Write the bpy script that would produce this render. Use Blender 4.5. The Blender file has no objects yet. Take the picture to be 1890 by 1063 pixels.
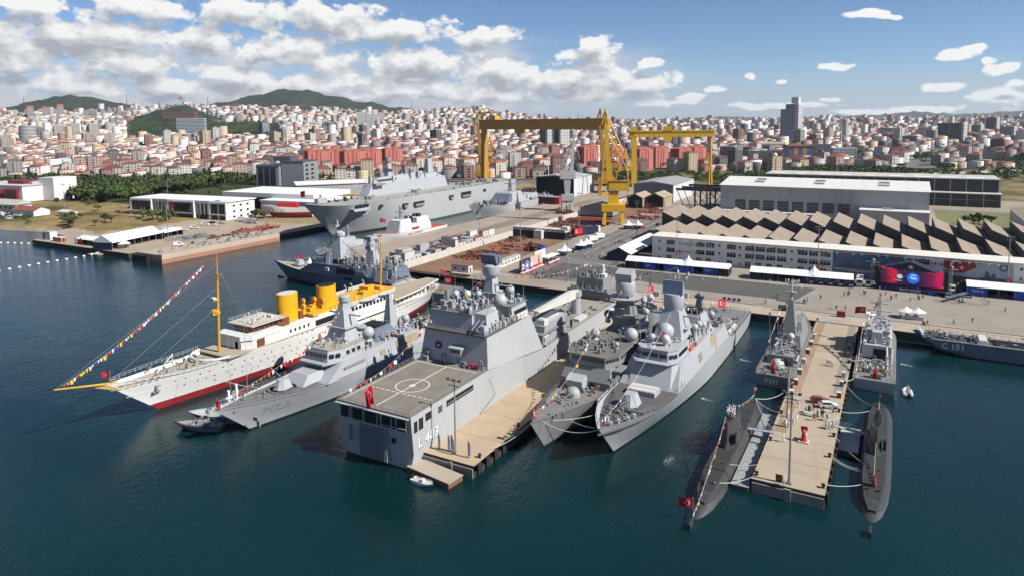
import bpy, math, random
import numpy as np
from mathutils import Matrix, Vector, Euler
random.seed(7)
rng = np.random.default_rng(7)
R = math.radians
C = bpy.context.scene.collection
SC = bpy.context.scene
PI = math.pi
# camera
cam_d = bpy.data.cameras.new('camera')
cam = bpy.data.objects.new('camera', cam_d); C.objects.link(cam)
cam_d.sensor_width = 36.0; cam_d.lens = 24.0; cam_d.shift_y = -0.0934
cam_d.clip_start = 1.0; cam_d.clip_end = 60000.0
YAW = 29.5
cam.matrix_world = (Matrix.Translation((0, 0, 69)) @ Matrix.Rotation(R(YAW), 4, 'Z')
     @ Matrix.Rotation(R(90 - 5.85), 4, 'X') @ Matrix.Rotation(R(-0.6), 4, 'Z'))
SC.camera = cam
SC.view_settings.view_transform = 'Standard'; SC.view_settings.look = 'None'
SC.view_settings.gamma = 1.0; SC.view_settings.use_curve_mapping = False
SC.view_settings.exposure = 0.70
SC.cycles.max_bounces = 6; SC.cycles.volume_bounces = 0
# sky and sun
SUN_AZ, SUN_EL = 4.0, 42.0            # direction the light comes from: angle from +X towards +Y, and height
W = bpy.data.worlds.new('World'); SC.world = W; W.use_nodes = True
wt = W.node_tree; wt.nodes.clear()
def mk(nt):
 def N(kind, *ins, **props):
  n = nt.nodes.new(kind)
  for k, v in props.items():
   if k == 'out': continue
   setattr(n, k, v)
  for i, v in enumerate(ins):
   if v is None: continue
   if isinstance(v, bpy.types.NodeSocket): nt.links.new(v, n.inputs[i])
   else: n.inputs[i].default_value = v
  return n.outputs[props.get('out', 0)]
 return N
def build_sky():
 N = mk(wt)
 def M(op, a, b=None, c=None): return N('ShaderNodeMath', a, b, c, operation=op)
 sky = wt.nodes.new('ShaderNodeTexSky'); sky.sky_type = 'NISHITA'; sky.sun_disc = False
 sky.sun_elevation = R(SUN_EL); sky.sun_rotation = R(90 - SUN_AZ)
 sky.air_density = 0.7; sky.dust_density = 0.0; sky.ozone_density = 5.0; sky.altitude = 0
 d = N('ShaderNodeTexCoord', out=0)
 sx = N('ShaderNodeSeparateXYZ', d)
 x, y, z = sx, wt.nodes[-1].outputs[1], wt.nodes[-1].outputs[2]
 h = M('SQRT', M('ADD', M('MULTIPLY', x, x), M('MULTIPLY', y, y)))
 a = M('ADD', M('ARCTAN2', x, y), R(YAW))
 e = M('DIVIDE', z, M('MAXIMUM', h, 0.05))
 P = N('ShaderNodeCombineXYZ', a, e, 0.0)
 dens = M('DIVIDE', 1.0, M('ADD', M('MAXIMUM', e, 0.0), 0.09))
# cloud field as a node group, evaluated twice (the second time a little towards the sun)
 g = bpy.data.node_groups.new('cloud_field', 'ShaderNodeTree')
 g.interface.new_socket('P', in_out='INPUT', socket_type='NodeSocketVector')
 g.interface.new_socket('D', in_out='OUTPUT', socket_type='NodeSocketFloat')
 G = mk(g); gi = g.nodes.new('NodeGroupInput'); go = g.nodes.new('NodeGroupOutput')
 def GM(op, a, b=None, c=None): return G('ShaderNodeMath', a, b, c, operation=op)
 p = gi.outputs[0]
 wn = G('ShaderNodeTexNoise', p, None, 11.0, 4.0, 0.6, noise_dimensions='2D', out=1)
 off = G('ShaderNodeVectorMath', wn, (0.5, 0.5, 0.5), operation='SUBTRACT')
 off = G('ShaderNodeVectorMath', off, (0.045, 0.014, 0.0), operation='MULTIPLY')
 q = G('ShaderNodeVectorMath', p, off, operation='ADD')
 blobs = [(-0.546,0.1086,0.125,0.0244),(-0.612,0.1009,0.064,0.0182),(-0.415,0.1088,0.050,0.0174),(-0.483,0.1525,0.056,0.0141),(-0.602,0.1460,0.049,0.0092),(-0.388,0.1480,0.065,0.0162),(-0.267,0.1421,0.111,0.0199),(-0.177,0.1300,0.115,0.0172),(-0.052,0.1218,0.067,0.0111),(-0.293,0.0957,0.073,0.0205),(-0.340,0.0978,0.042,0.0150),(-0.507,0.0738,0.079,0.0167),(-0.618,0.0747,0.040,0.0168),(-0.122,0.0801,0.090,0.0205),(-0.169,0.0863,0.046,0.0156),(-0.012,0.0700,0.087,0.0159),(0.107,0.0620,0.102,0.0189),(0.184,0.0511,0.061,0.0109),(0.044,0.0598,0.071,0.0159),(-0.374,0.0659,0.069,0.0133),(-0.441,0.0518,0.091,0.0115),(-0.574,0.0510,0.090,0.0120),(-0.267,0.0533,0.089,0.0122),(-0.146,0.0471,0.117,0.0126),(-0.020,0.0407,0.127,0.0111),(0.122,0.0350,0.117,0.0071),(-0.297,0.0365,0.189,0.0076),(0.118,0.0988,0.045,0.0142),(0.091,0.0939,0.031,0.0071),(0.203,0.0787,0.029,0.0078),(0.473,0.1316,0.033,0.0057),(0.504,0.1263,0.018,0.0035),(0.441,0.0680,0.038,0.0057),(0.327,0.0605,0.011,0.0068),(0.571,0.0744,0.034,0.0087),(0.591,0.0805,0.016,0.0046),(0.620,0.0559,0.024,0.0090),(0.607,0.0664,0.011,0.0059),(0.560,0.0361,0.038,0.0074),(0.618,0.0237,0.042,0.0091),(0.282,0.0413,0.021,0.0069),(0.260,0.0326,0.030,0.0061),(0.435,0.0258,0.021,0.0043),(0.367,0.0525,0.011,0.0030),(0.516,0.0093,0.108,0.0041),(0.374,0.0191,0.076,0.0037),(0.219,0.0256,0.068,0.0054),(0.638,0.0358,0.020,0.0051),(-0.702,0.1074,0.056,0.0206),(-0.715,0.0644,0.072,0.0180),(0.715,0.0926,0.041,0.0060),(0.706,0.0391,0.055,0.0097)]
 acc = None
 for bx, by, bw, bh in blobs:
  bw, bh = bw * (1.6 if bw > .04 else 1.35), bh * (2.15 if bw > .04 else 1.5); m = G('ShaderNodeMapping', q, (-bx / bw, -by / bh, 0), (0, 0, 0), (1 / bw, 1 / bh, 1), vector_type='POINT')
  gr = G('ShaderNodeTexGradient', m, gradient_type='SPHERICAL', out=1)
  acc = gr if acc is None else GM('SMOOTH_MAX', acc, gr, 0.12)
 far = G('ShaderNodeVectorMath', p, (3.4, 22.0, 1.0), operation='MULTIPLY')
 fn = G('ShaderNodeTexNoise', far, None, 1.0, 3.0, 0.5, noise_dimensions='2D')
 sxy = G('ShaderNodeSeparateXYZ', p)
 az = GM('ABSOLUTE', sxy)
 outside = G('ShaderNodeMapRange', az, .78, 1.05, 0.0, 1.0)
 el = g.nodes.new('ShaderNodeSeparateXYZ'); g.links.new(p, el.inputs[0])
 high = G('ShaderNodeMapRange', el.outputs[1], .2, .3, 0.0, 1.0)
 fmask = GM('MAXIMUM', outside, high)
 fcl = GM('MULTIPLY', GM('MAXIMUM', GM('MULTIPLY', GM('SUBTRACT', fn, .53), 3.2), 0.0), fmask)
 acc = GM('MAXIMUM', acc, fcl)
 lay = G('ShaderNodeVectorMath', p, (1.0, 1.7, 1.0), operation='MULTIPLY')
 n1 = G('ShaderNodeTexNoise', lay, None, 20.0, 8.0, 0.6, noise_dimensions='2D')
 n2 = G('ShaderNodeTexVoronoi', G('ShaderNodeVectorMath', lay, G('ShaderNodeVectorMath', wn, (.02, .02, 0), operation='MULTIPLY'), operation='ADD'), None, 34.0, 3.0, 0.55, voronoi_dimensions='2D', feature='SMOOTH_F1', out=0)
 tex = GM('ADD', GM('MULTIPLY', GM('SUBTRACT', n1, .5), 1.5), GM('MULTIPLY', GM('SUBTRACT', .42, n2), .7))
 D = GM('ADD', GM('MULTIPLY', acc, 1.15), GM('MULTIPLY', tex, GM('MINIMUM', GM('MULTIPLY', acc, 2.2), .75)))
 g.links.new(D, go.inputs[0])
 def field(pt):
  n = wt.nodes.new('ShaderNodeGroup'); n.node_tree = g; wt.links.new(pt, n.inputs[0]); return n.outputs[0]
 D0 = field(P)
 D1 = field(N('ShaderNodeVectorMath', P, (0.008, 0.0165, 0.0), operation='ADD'))
 alpha = N('ShaderNodeMapRange', D0, .24, .50, 0.0, 1.0, interpolation_type='SMOOTHSTEP')
 above = N('ShaderNodeMapRange', D1, .1, 1.05, 0.95, 0.0)
 lit = M('ADD', above, M('MULTIPLY', M('SUBTRACT', D0, D1), .45))
 ramp = wt.nodes.new('ShaderNodeValToRGB'); wt.links.new(lit, ramp.inputs[0])
 cr = ramp.color_ramp
 cr.elements[0].position = 0.0; cr.elements[0].color = (3.9, 4.1, 4.5, 1)
 cr.elements[1].position = 0.95; cr.elements[1].color = (9.2, 9.1, 8.9, 1)
 em = cr.elements.new(.45); em.color = (6.1, 6.25, 6.5, 1)
 lowh = N('ShaderNodeMapRange', e, .0, .075, .85, 0.0)
 lowc = N('ShaderNodeMix', lowh, None, None, None, None, None, sky.outputs[0], (4.2, 4.5, 5.1, 1), data_type='RGBA', out=2)
 dk = N('ShaderNodeTexNoise', N('ShaderNodeVectorMath', P, (1.0, 2.6, 1.0), operation='MULTIPLY'), None, 9.0, 5.0, .6, noise_dimensions='2D')
 dm = M('MULTIPLY', M('MULTIPLY', N('ShaderNodeMapRange', a, .0, .32, 1.0, 0.0, interpolation_type='SMOOTHSTEP'), N('ShaderNodeMapRange', e, .085, .135, 1.0, .0, interpolation_type='SMOOTHSTEP')), N('ShaderNodeMapRange', dk, .36, .6, .1, .95))
 dcol = N('ShaderNodeMix', N('ShaderNodeMapRange', dk, .35, .65), None, None, None, None, None, (4.6, 4.85, 5.4, 1), (6.6, 6.6, 6.8, 1), data_type='RGBA', out=2)
 lowc = N('ShaderNodeMix', dm, None, None, None, None, None, lowc, dcol, data_type='RGBA', out=2)
 mixn = N('ShaderNodeMix', M('MULTIPLY', alpha, .97), None, None, None, None, None, lowc, ramp.outputs[0], data_type='RGBA', out=2)
 below = M('GREATER_THAN', e, -0.02)
 bg = wt.nodes.new('ShaderNodeBackground'); bg.inputs[1].default_value = 0.066
 wt.links.new(mixn, bg.inputs[0])
 out = wt.nodes.new('ShaderNodeOutputWorld'); wt.links.new(bg.outputs[0], out.inputs[0])
build_sky()
W.cycles.sampling_method = 'MANUAL'; W.cycles.sample_map_resolution = 512
sun_d = bpy.data.lights.new('sun', 'SUN'); sun = bpy.data.objects.new('sun', sun_d); C.objects.link(sun)
sun_d.energy = 5.0; sun_d.angle = R(0.53); sun_d.color = (1.0, 0.955, 0.88)
sd = Vector((math.cos(R(SUN_EL)) * math.cos(R(SUN_AZ)), math.cos(R(SUN_EL)) * math.sin(R(SUN_AZ)), math.sin(R(SUN_EL))))
sun.rotation_euler = sd.to_track_quat('Z', 'Y').to_euler(); sun.location = (0, 0, 400)
# materials
MATS = {}
ALB = .74
def mat(name, col, rough=.6, metal=0.0, var=.12, scale=.25, stain=None, amt=.0, bump=0.0, bscale=2.0, objcol=False, spec=.4, streak=False):
 if name in MATS: return MATS[name]
 m = bpy.data.materials.new(name); m.use_nodes = True; nt = m.node_tree
 b = nt.nodes['Principled BSDF']; N = mk(nt)
 b.inputs['Roughness'].default_value = rough; b.inputs['Metallic'].default_value = metal
 b.inputs['Specular IOR Level'].default_value = spec
 co = N('ShaderNodeTexCoord', out=3)
 if streak: co = N('ShaderNodeVectorMath', co, (1, 1, .22), operation='MULTIPLY')
 n1 = N('ShaderNodeTexNoise', co, None, scale, 5.0, .65)
 f = N('ShaderNodeMapRange', n1, .25, .75, ALB * (1 - var), ALB * (1 + var))
 if objcol:
  oi = N('ShaderNodeObjectInfo', out=1); base = oi
 else: base = (col[0], col[1], col[2], 1)
 mul = N('ShaderNodeVectorMath', None, None, operation='SCALE')
 vm = nt.nodes[-1]
 if objcol: nt.links.new(base, vm.inputs[0])
 else: vm.inputs[0].default_value = col[:3]
 nt.links.new(f, vm.inputs['Scale'])
 cur = mul
 if stain:
  n2 = N('ShaderNodeTexNoise', co, None, scale * 2.7, 6.0, .7)
  k = N('ShaderNodeMapRange', n2, .52, .72, 0.0, amt); stain = tuple(c * ALB for c in stain)
  cur = N('ShaderNodeMix', k, None, None, None, None, None, cur, (*stain, 1), data_type='RGBA', out=2)
 if streak:
  n4 = N('ShaderNodeTexNoise', N('ShaderNodeVectorMath', co, (1, 1, .3), operation='MULTIPLY'), None, 1.5, 3.0, .6); big = N('ShaderNodeTexNoise', co, None, .3, 2.0, .5)
  k = N('ShaderNodeMath', N('ShaderNodeMapRange', n4, .56, .74, 0.0, .42), N('ShaderNodeMapRange', big, .45, .65, .1, 1.0), operation='MULTIPLY')
  cur = N('ShaderNodeMix', k, None, None, None, None, None, cur, (.16, .14, .12, 1), data_type='RGBA', out=2)
 nt.links.new(cur, b.inputs['Base Color'])
 if bump:
  n3 = N('ShaderNodeTexNoise', co, None, bscale, 4.0, .6)
  bp = nt.nodes.new('ShaderNodeBump'); bp.inputs['Strength'].default_value = bump; bp.inputs['Distance'].default_value = .15
  nt.links.new(n3, bp.inputs['Height']); nt.links.new(bp.outputs[0], b.inputs['Normal'])
 MATS[name] = m; return m
def emat(name, col, strength):
 if name in MATS: return MATS[name]
 m = bpy.data.materials.new(name); m.use_nodes = True
 b = m.node_tree.nodes['Principled BSDF']; b.inputs['Base Color'].default_value = (*[c * .3 for c in col], 1)
 b.inputs['Emission Color'].default_value = (*col, 1); b.inputs['Emission Strength'].default_value = strength
 MATS[name] = m; return m
NAVY = mat('navy_grey_paint', (.43, .445, .46), .5, var=.05, scale=.12, stain=(.36, .355, .345), amt=.2, streak=True)
NAVYD = mat('dark_navy_grey_paint', (.235, .245, .25), .55, var=.1, scale=.2, stain=(.15, .14, .12), amt=.35, streak=True)
NAVYB = mat('new_blue_grey_paint', (.41, .43, .46), .45, var=.05, scale=.1, stain=(.34, .35, .37), amt=.2, streak=True)
NAVYX = mat('dark_blue_grey_paint', (.135, .165, .225), .5, var=.1, scale=.12, stain=(.09, .10, .13), amt=.5)  # one dark blue grey tone with darker blotches
DECK = mat('grey_deck_paint', (.20, .195, .19), .8, var=.16, scale=.35, stain=(.27, .25, .21), amt=.4, bump=.2)
DECKD = mat('dark_deck_paint', (.105, .10, .105), .8, var=.16, scale=.3, stain=(.17, .15, .13), amt=.3)
DECKB = mat('brown_worn_deck', (.225, .20, .17), .85, var=.22, scale=.3, stain=(.13, .115, .10), amt=.5)
TEAK = mat('teak_deck', (.42, .35, .27), .75, var=.12, scale=.4, stain=(.3, .25, .2), amt=.4)
WHITE = mat('white_paint', (.78, .78, .76), .4, var=.04, scale=.1)
WHITED = mat('weathered_white_paint', (.62, .61, .58), .6, var=.1, scale=.15, stain=(.42, .39, .34), amt=.4, streak=True)
REDB = mat('red_boot_paint', (.30, .022, .025), .5, var=.15, scale=.3, stain=(.18, .03, .03), amt=.5)
BOOT = mat('black_boot_paint', (.02, .02, .022), .5, var=.2, scale=.3, stain=(.09, .06, .04), amt=.5)
KEEL = mat('weedy_underwater_paint', (.13, .045, .02), .8, var=.3, scale=.6)
YEL = mat('yellow_paint', (.78, .40, .015), .42, var=.06, scale=.2)
CRANE = mat('crane_yellow_paint', (.74, .43, .02), .45, var=.12, scale=.15, stain=(.36, .18, .03), amt=.35, streak=True)
CRANEO = mat('crane_ochre_paint', (.50, .255, .03), .5, var=.12, scale=.1, stain=(.30, .15, .04), amt=.4, streak=True)
CRANEG = mat('crane_grey_paint', (.42, .43, .44), .5, var=.1, scale=.2, stain=(.3, .26, .2), amt=.3)
BLACK = mat('black_opening', (.012, .012, .014), .6, var=.1)
RUBBER = mat('black_rubber', (.02, .02, .022), .85, var=.2, scale=1.)
GLASS = mat('dark_window_glass', (.02, .025, .03), .08, var=.1, spec=.6)
STEEL = mat('grey_steel', (.22, .22, .22), .5, .3, var=.15, scale=.6)
RAIL = mat('railing_steel', (.34, .34, .34), .5, var=.1)
WOOD = mat('varnished_teak_panel', (.19, .062, .03), .4, var=.2, scale=.6)
ROPE = mat('white_rope', (.62, .58, .5), .9, var=.15, scale=2.)
RED = mat('red_paint', (.48, .022, .025), .5, var=.1, scale=.5)
FLAGRED = mat('flag_red_cloth', (.62, .012, .03), .8, var=.08, scale=1.5)
FLAGW = mat('flag_white_cloth', (.8, .8, .8), .8, var=.05)
ORANGE = mat('orange_paint', (.75, .13, .02), .5, var=.1)
CONC = mat('pale_concrete', (.44, .37, .295), .85, var=.13, scale=.09, stain=(.27, .215, .165), amt=.5, bump=.15, bscale=1.2)
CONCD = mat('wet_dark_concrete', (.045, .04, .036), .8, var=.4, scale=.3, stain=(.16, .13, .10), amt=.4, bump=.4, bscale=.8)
CONCW = mat('light_concrete_wall', (.56, .525, .47), .85, var=.1, scale=.12, stain=(.38, .33, .28), amt=.45, streak=True)
ASPH = mat('grey_asphalt', (.155, .148, .138), .9, var=.16, scale=.05, stain=(.21, .195, .17), amt=.5)
ASPHD = mat('fresh_dark_asphalt', (.095, .093, .088), .9, var=.14, scale=.08, stain=(.13, .12, .11), amt=.4)
LINE = mat('white_road_paint', (.66, .65, .62), .8, var=.15, scale=.8)
RUST = mat('rusty_steel', (.17, .06, .032), .85, var=.35, scale=.5, stain=(.07, .03, .02), amt=.6)
RUSTL = mat('red_primer_steel', (.30, .085, .055), .8, var=.25, scale=.4, stain=(.16, .05, .035), amt=.5)
TENT = mat('white_tent_fabric', (.82, .82, .81), .7, var=.03, scale=.2)
BLUE = mat('blue_banner', (.012, .09, .48), .6, var=.08, scale=.4)
NAVBLUE = mat('navy_blue_banner', (.016, .018, .06), .6, var=.25, scale=.5)
SKIN = mat('skin', (.45, .27, .18), .6, var=.05)
OBJC = mat('cloth', (1, 1, 1), .85, var=.06, scale=3., objcol=True)
PAINT = mat('car_paint', (1, 1, 1), .3, var=.03, objcol=True)
TEXTW = mat('white_lettering', (.74, .75, .76), .6, var=.05)
TEXTD = mat('shadow_lettering', (.02, .02, .022), .6, var=.05)
# mesh builder
class MB:
 def __init__(s): s.v = []; s.f = []; s.m = []
 def add(s, vs, fs, mi=0):
  o = len(s.v); s.v.extend([tuple(map(float, p)) for p in vs])
  for f in fs: s.f.append([i + o for i in f]); s.m.append(mi)
  return s
 def fr(s, b, z0, t, z1, mi=0):
  return s.add([(b[0], b[2], z0), (b[1], b[2], z0), (b[1], b[3], z0), (b[0], b[3], z0),
                      (t[0], t[2], z1), (t[1], t[2], z1), (t[1], t[3], z1), (t[0], t[3], z1)],
                     [(3, 2, 1, 0), (4, 5, 6, 7), (0, 1, 5, 4), (1, 2, 6, 5), (2, 3, 7, 6), (3, 0, 4, 7)], mi)
 def box(s, x0, x1, y0, y1, z0, z1, mi=0):
  return s.fr((x0, x1, y0, y1), z0, (x0, x1, y0, y1), z1, mi)
 def cb(s, c, d, rz=0, mi=0):
  ca, sa = math.cos(rz), math.sin(rz); x, y, z = c; hx, hy = d[0] / 2, d[1] / 2
  q = [(x + u * ca - w * sa, y + u * sa + w * ca) for u, w in ((-hx, -hy), (hx, -hy), (hx, hy), (-hx, hy))]
  return s.prism(q, z, z + d[2], mi)
 def prism(s, q, z0, z1, mi=0, top=None):
  n = len(q); t = top or q
  return s.add([(a, b, z0) for a, b in q] + [(a, b, z1) for a, b in t],
                     [tuple(range(n - 1, -1, -1)), tuple(range(n, 2 * n))] + [(i, (i + 1) % n, n + (i + 1) % n, n + i) for i in range(n)], mi)
 def prof(s, q, y0, y1, mi=0):
  n = len(q)
  return s.add([(a, y0, b) for a, b in q] + [(a, y1, b) for a, b in q],
                     [tuple(range(n)), tuple(range(2 * n - 1, n - 1, -1))] + [((i + 1) % n, i, n + i, n + (i + 1) % n) for i in range(n)], mi)
 def profx(s, q, x0, x1, mi=0):
  n = len(q)
  return s.add([(x0, a, b) for a, b in q] + [(x1, a, b) for a, b in q],
                     [tuple(range(n - 1, -1, -1)), tuple(range(n, 2 * n))] + [(i, (i + 1) % n, n + (i + 1) % n, n + i) for i in range(n)], mi)
 def tube(s, pts, r, n=6, mi=0, r1=None, cap=True):
  pts = [Vector(p) for p in pts]; k = len(pts); vs = []
  for i, p in enumerate(pts):
   d = (pts[min(i + 1, k - 1)] - pts[max(i - 1, 0)]).normalized()
   u = d.cross(Vector((0, 0, 1)))
   if u.length < 1e-3: u = Vector((1, 0, 0))
   u.normalize(); w = u.cross(d)
   rr = r if r1 is None else r + (r1 - r) * i / (k - 1)
   vs += [p + (u * math.cos(2 * PI * j / n) + w * math.sin(2 * PI * j / n)) * rr for j in range(n)]
  fs = [(i * n + j, i * n + (j + 1) % n, (i + 1) * n + (j + 1) % n, (i + 1) * n + j) for i in range(k - 1) for j in range(n)]
  if cap: fs += [tuple(range(n - 1, -1, -1)), tuple(range((k - 1) * n, k * n))]
  return s.add(vs, fs, mi)
 def bar(s, a, b, w=.1, h=None, mi=0):
  return s.tube([a, b], w * .7071, 4, mi)
 def lathe(s, prof, c=(0, 0, 0), n=12, mi=0):
  vs = []; k = len(prof)
  for r, z in prof: vs += [(c[0] + r * math.cos(2 * PI * j / n), c[1] + r * math.sin(2 * PI * j / n), c[2] + z) for j in range(n)]
  fs = [(i * n + j, i * n + (j + 1) % n, (i + 1) * n + (j + 1) % n, (i + 1) * n + j) for i in range(k - 1) for j in range(n)]
  fs += [tuple(range(n - 1, -1, -1)), tuple(range((k - 1) * n, k * n))]
  return s.add(vs, fs, mi)
 def ball(s, c, r, n=12, k=7, sz=1.0, mi=0):
  return s.lathe([(max(r * math.sin(PI * i / k), .002), -r * sz * math.cos(PI * i / k)) for i in range(k + 1)], c, n, mi)
 def quad(s, a, b, c, d, mi=0): return s.add([a, b, c, d], [(0, 1, 2, 3)], mi)
 def loft(s, rows, mi=None, closed=False, capa=True, capb=True):
  n = len(rows[0]); k = len(rows); o = len(s.v)
  s.v.extend([tuple(map(float, p)) for r in rows for p in r])
  for i in range(k - 1):
   for j in range(n if closed else n - 1):
    a, b = j, (j + 1) % n
    s.f.append([o + i * n + a, o + i * n + b, o + (i + 1) * n + b, o + (i + 1) * n + a]); s.m.append(mi[j] if mi else 0)
  if capa: s.f.append([o + j for j in range(n - 1, -1, -1)]); s.m.append(mi[-1] if mi else 0)
  if capb: s.f.append([o + (k - 1) * n + j for j in range(n)]); s.m.append(mi[-1] if mi else 0)
  return s
 def xf(s, M, start=0):
  for i in range(start, len(s.v)): s.v[i] = tuple(M @ Vector(s.v[i]))
  return s
 def mesh(s, name, ms, smooth=False):
  me = bpy.data.meshes.new(name); me.from_pydata(s.v, [], s.f)
  ms = ms if isinstance(ms, (list, tuple)) else [ms]
  for m in ms: me.materials.append(m)
  if len(ms) > 1: me.polygons.foreach_set('material_index', s.m)
  if smooth: me.polygons.foreach_set('use_smooth', [True] * len(me.polygons)); me.set_sharp_from_angle(angle=R(38))
  me.update(); return me
 def obj(s, name, ms, parent=None, kind=None, smooth=False, label=None, col=None):
  o = bpy.data.objects.new(name, s.mesh(name, ms, smooth)); C.objects.link(o)
  if parent: o.parent = parent
  if kind: o['kind'] = kind
  if label: o['label'] = label
  if col: o.color = (*col, 1)
  return o
def tag(o, label=None, cat=None, group=None, kind=None):
 if label: o['label'] = label
 if cat: o['category'] = cat
 if group: o['group'] = group
 if kind: o['kind'] = kind
 return o
def thing(name, label, cat, loc=(0, 0, 0), rz=0, group=None):
 o = bpy.data.objects.new(name, None); C.objects.link(o); o.empty_display_size = .2
 o.location = loc; o.rotation_euler = (0, 0, rz)
 return tag(o, label, cat, group)
def inst(name, me, parent=None, loc=(0, 0, 0), rz=0, kind=None, col=None, sc=None):
 o = bpy.data.objects.new(name, me); C.objects.link(o); o.location = loc; o.rotation_euler = (0, 0, rz)
 if parent: o.parent = parent
 if kind: o['kind'] = kind
 if col: o.color = (*col, 1)
 if sc: o.scale = sc
 return o
def kids(o): return list(o.children)
def copy_tree(o, parent=None):
 c = o.copy(); C.objects.link(c)
 if parent: c.parent = parent
 for ch in kids(o): copy_tree(ch, c)
 return c
def dup(o, loc, rz=0, label=None, group=None, sc=None):
 c = copy_tree(o); c.location = loc; c.rotation_euler = (0, 0, rz)
 if sc: c.scale = sc
 if label: c['label'] = label
 if group: c['group'] = group
 return c
_fonts = {}
def letters(s, size, bold=.0, depth=.0):
 key = (s, bold)
 if key not in _fonts:
  cu = bpy.data.curves.new('lettering', 'FONT'); cu.body = s; cu.offset = bold; cu.resolution_u = 2
  ob = bpy.data.objects.new('lettering', cu); C.objects.link(ob)
  dg = bpy.context.evaluated_depsgraph_get(); me = ob.evaluated_get(dg).to_mesh()
  v = [tuple(p.co) for p in me.vertices]; f = [tuple(p.vertices) for p in me.polygons]
  ob.evaluated_get(dg).to_mesh_clear(); bpy.data.objects.remove(ob); bpy.data.curves.remove(cu)
  _fonts[key] = (v, f)
 v, f = _fonts[key]; k = size / .73
 return [(a * k, b * k) for a, b, c in v], f
# water
def water_mat():
 m = bpy.data.materials.new('harbour_water'); m.use_nodes = True; nt = m.node_tree; b = nt.nodes['Principled BSDF']; N = mk(nt)
 co = N('ShaderNodeTexCoord', out=3)
 b.inputs['IOR'].default_value = 1.333; b.inputs['Roughness'].default_value = .07
 big = N('ShaderNodeTexNoise', co, None, .012, 3.0, .5)
 k = N('ShaderNodeMapRange', big, .3, .7, 0.0, 1.0)
 col = N('ShaderNodeMix', k, None, None, None, None, None, (.0012, .012, .015, 1), (.0026, .022, .024, 1), data_type='RGBA', out=2)
 nt.links.new(col, b.inputs['Base Color'])
 st = N('ShaderNodeVectorMath', N('ShaderNodeVectorMath', co, (0, 0, R(25)), operation='ADD'), (1.0, .62, 1.0), operation='MULTIPLY')
 w1 = N('ShaderNodeTexNoise', st, None, .55, 3.0, .55); w2 = N('ShaderNodeTexNoise', st, None, 1.7, 3.0, .6); w3 = N('ShaderNodeTexNoise', co, None, .09, 2.0, .5)
 gust = N('ShaderNodeMapRange', N('ShaderNodeTexNoise', N('ShaderNodeVectorMath', co, (.6, 1.7, 1.0), operation='MULTIPLY'), None, .011, 4.0, .6), .35, .7, .35, 1.0)
 s = N('ShaderNodeMath', N('ShaderNodeMath', w1, .5, operation='MULTIPLY'), N('ShaderNodeMath', w2, .42, operation='MULTIPLY'), operation='ADD')
 s = N('ShaderNodeMath', s, N('ShaderNodeMath', w3, .5, operation='MULTIPLY'), operation='ADD')
 bp = nt.nodes.new('ShaderNodeBump'); bp.inputs['Distance'].default_value = .55
 nt.links.new(s, bp.inputs['Height']); nt.links.new(N('ShaderNodeMath', gust, .62, operation='MULTIPLY'), bp.inputs['Strength']); nt.links.new(bp.outputs[0], b.inputs['Normal'])
 return m
MB().quad((-9000, -3000, 0), (5000, -3000, 0), (5000, 1500, 0), (-9000, 1500, 0)).obj('water', water_mat(), kind='structure')
# terrain
F0 = 1260.0
def polar(u, D):
 az = math.atan2(u - 945, F0); r = D / math.cos(az); h = R(90 + YAW) - az
 return r * math.cos(h), r * math.sin(h)
def UD(X, Y):
 fx, fy = math.cos(R(90 + YAW)), math.sin(R(90 + YAW)); D = X * fx + Y * fy; s = X * fy - Y * fx
 return 945 + F0 * s / np.maximum(D, 1), D
def sm(x, a, b):
 t = np.clip((x - a) / (b - a), 0, 1); return t * t * (3 - 2 * t)
HILLS = [(545, 5300, 186, 140, 195, 1000), (140, 4800, 136, 125, 115, 800), (338, 3050, 80, 62, 50, 260), (880, 4300, 62, 80, 100, 500), (1690, 8500, 80, 70, 60, 900), (1330, 9000, 45, 50, 60, 800), (1860, 8800, 60, 70, 90, 900), (1560, 9000, 30, 90, 90, 900)]
def hfun(X, Y):
 X = np.asarray(X, float); Y = np.asarray(Y, float); u, D = UD(X, Y)
 w = sm(u, 420, 1150)
 hL = np.interp(D, [0, 620, 800, 900, 1500, 2350, 4000, 6000, 14000], [2, 3, 4, 6, 17, 44, 138, 150, 60])
 hR = np.interp(D, [0, 620, 900, 1400, 2000, 4000, 6000, 14000], [2, 2.4, 3.5, 6, 13, 42, 58, 50])
 h = hL * (1 - w) + hR * w
 for hu, hD, hh, sl, sr, dd in HILLS:
  lat = u - hu; s_ = np.where(lat < 0, sl, sr); h = h + hh * np.exp(-(np.abs(lat) / s_) ** 1.55 - ((D - hD) / dd) ** 2)
 h = h + 7 * np.exp(-((X + 560) / 90) ** 2 - ((Y - 430) / 90) ** 2) + 4 * np.exp(-((X + 470) / 60) ** 2 - ((Y - 500) / 70) ** 2)
 h = h + (.6 + .004 * np.maximum(D - 900, 0)) * (np.sin(X * .021 + 1.3) * np.sin(Y * .017) + .5 * np.sin(X * .051) * np.sin(Y * .043 + 2)) * sm(D, 520, 900)
 shore = 226 + 5 * np.sin(X * .05) + np.where(X < -520, (-520 - X) * -.03, 0)
 bank = np.clip(-3 + (Y - shore) * .42, -4, None)
 h = np.where(X < -430, np.minimum(h, bank), h)
 h = np.where((X >= -430) & (X < -325) & (Y < 430), np.minimum(h, np.where(Y > 232, 1.6, -4)), h)
 h = np.where((X >= -345) & (Y < 640), np.minimum(h, -4), h)
 return h
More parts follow.
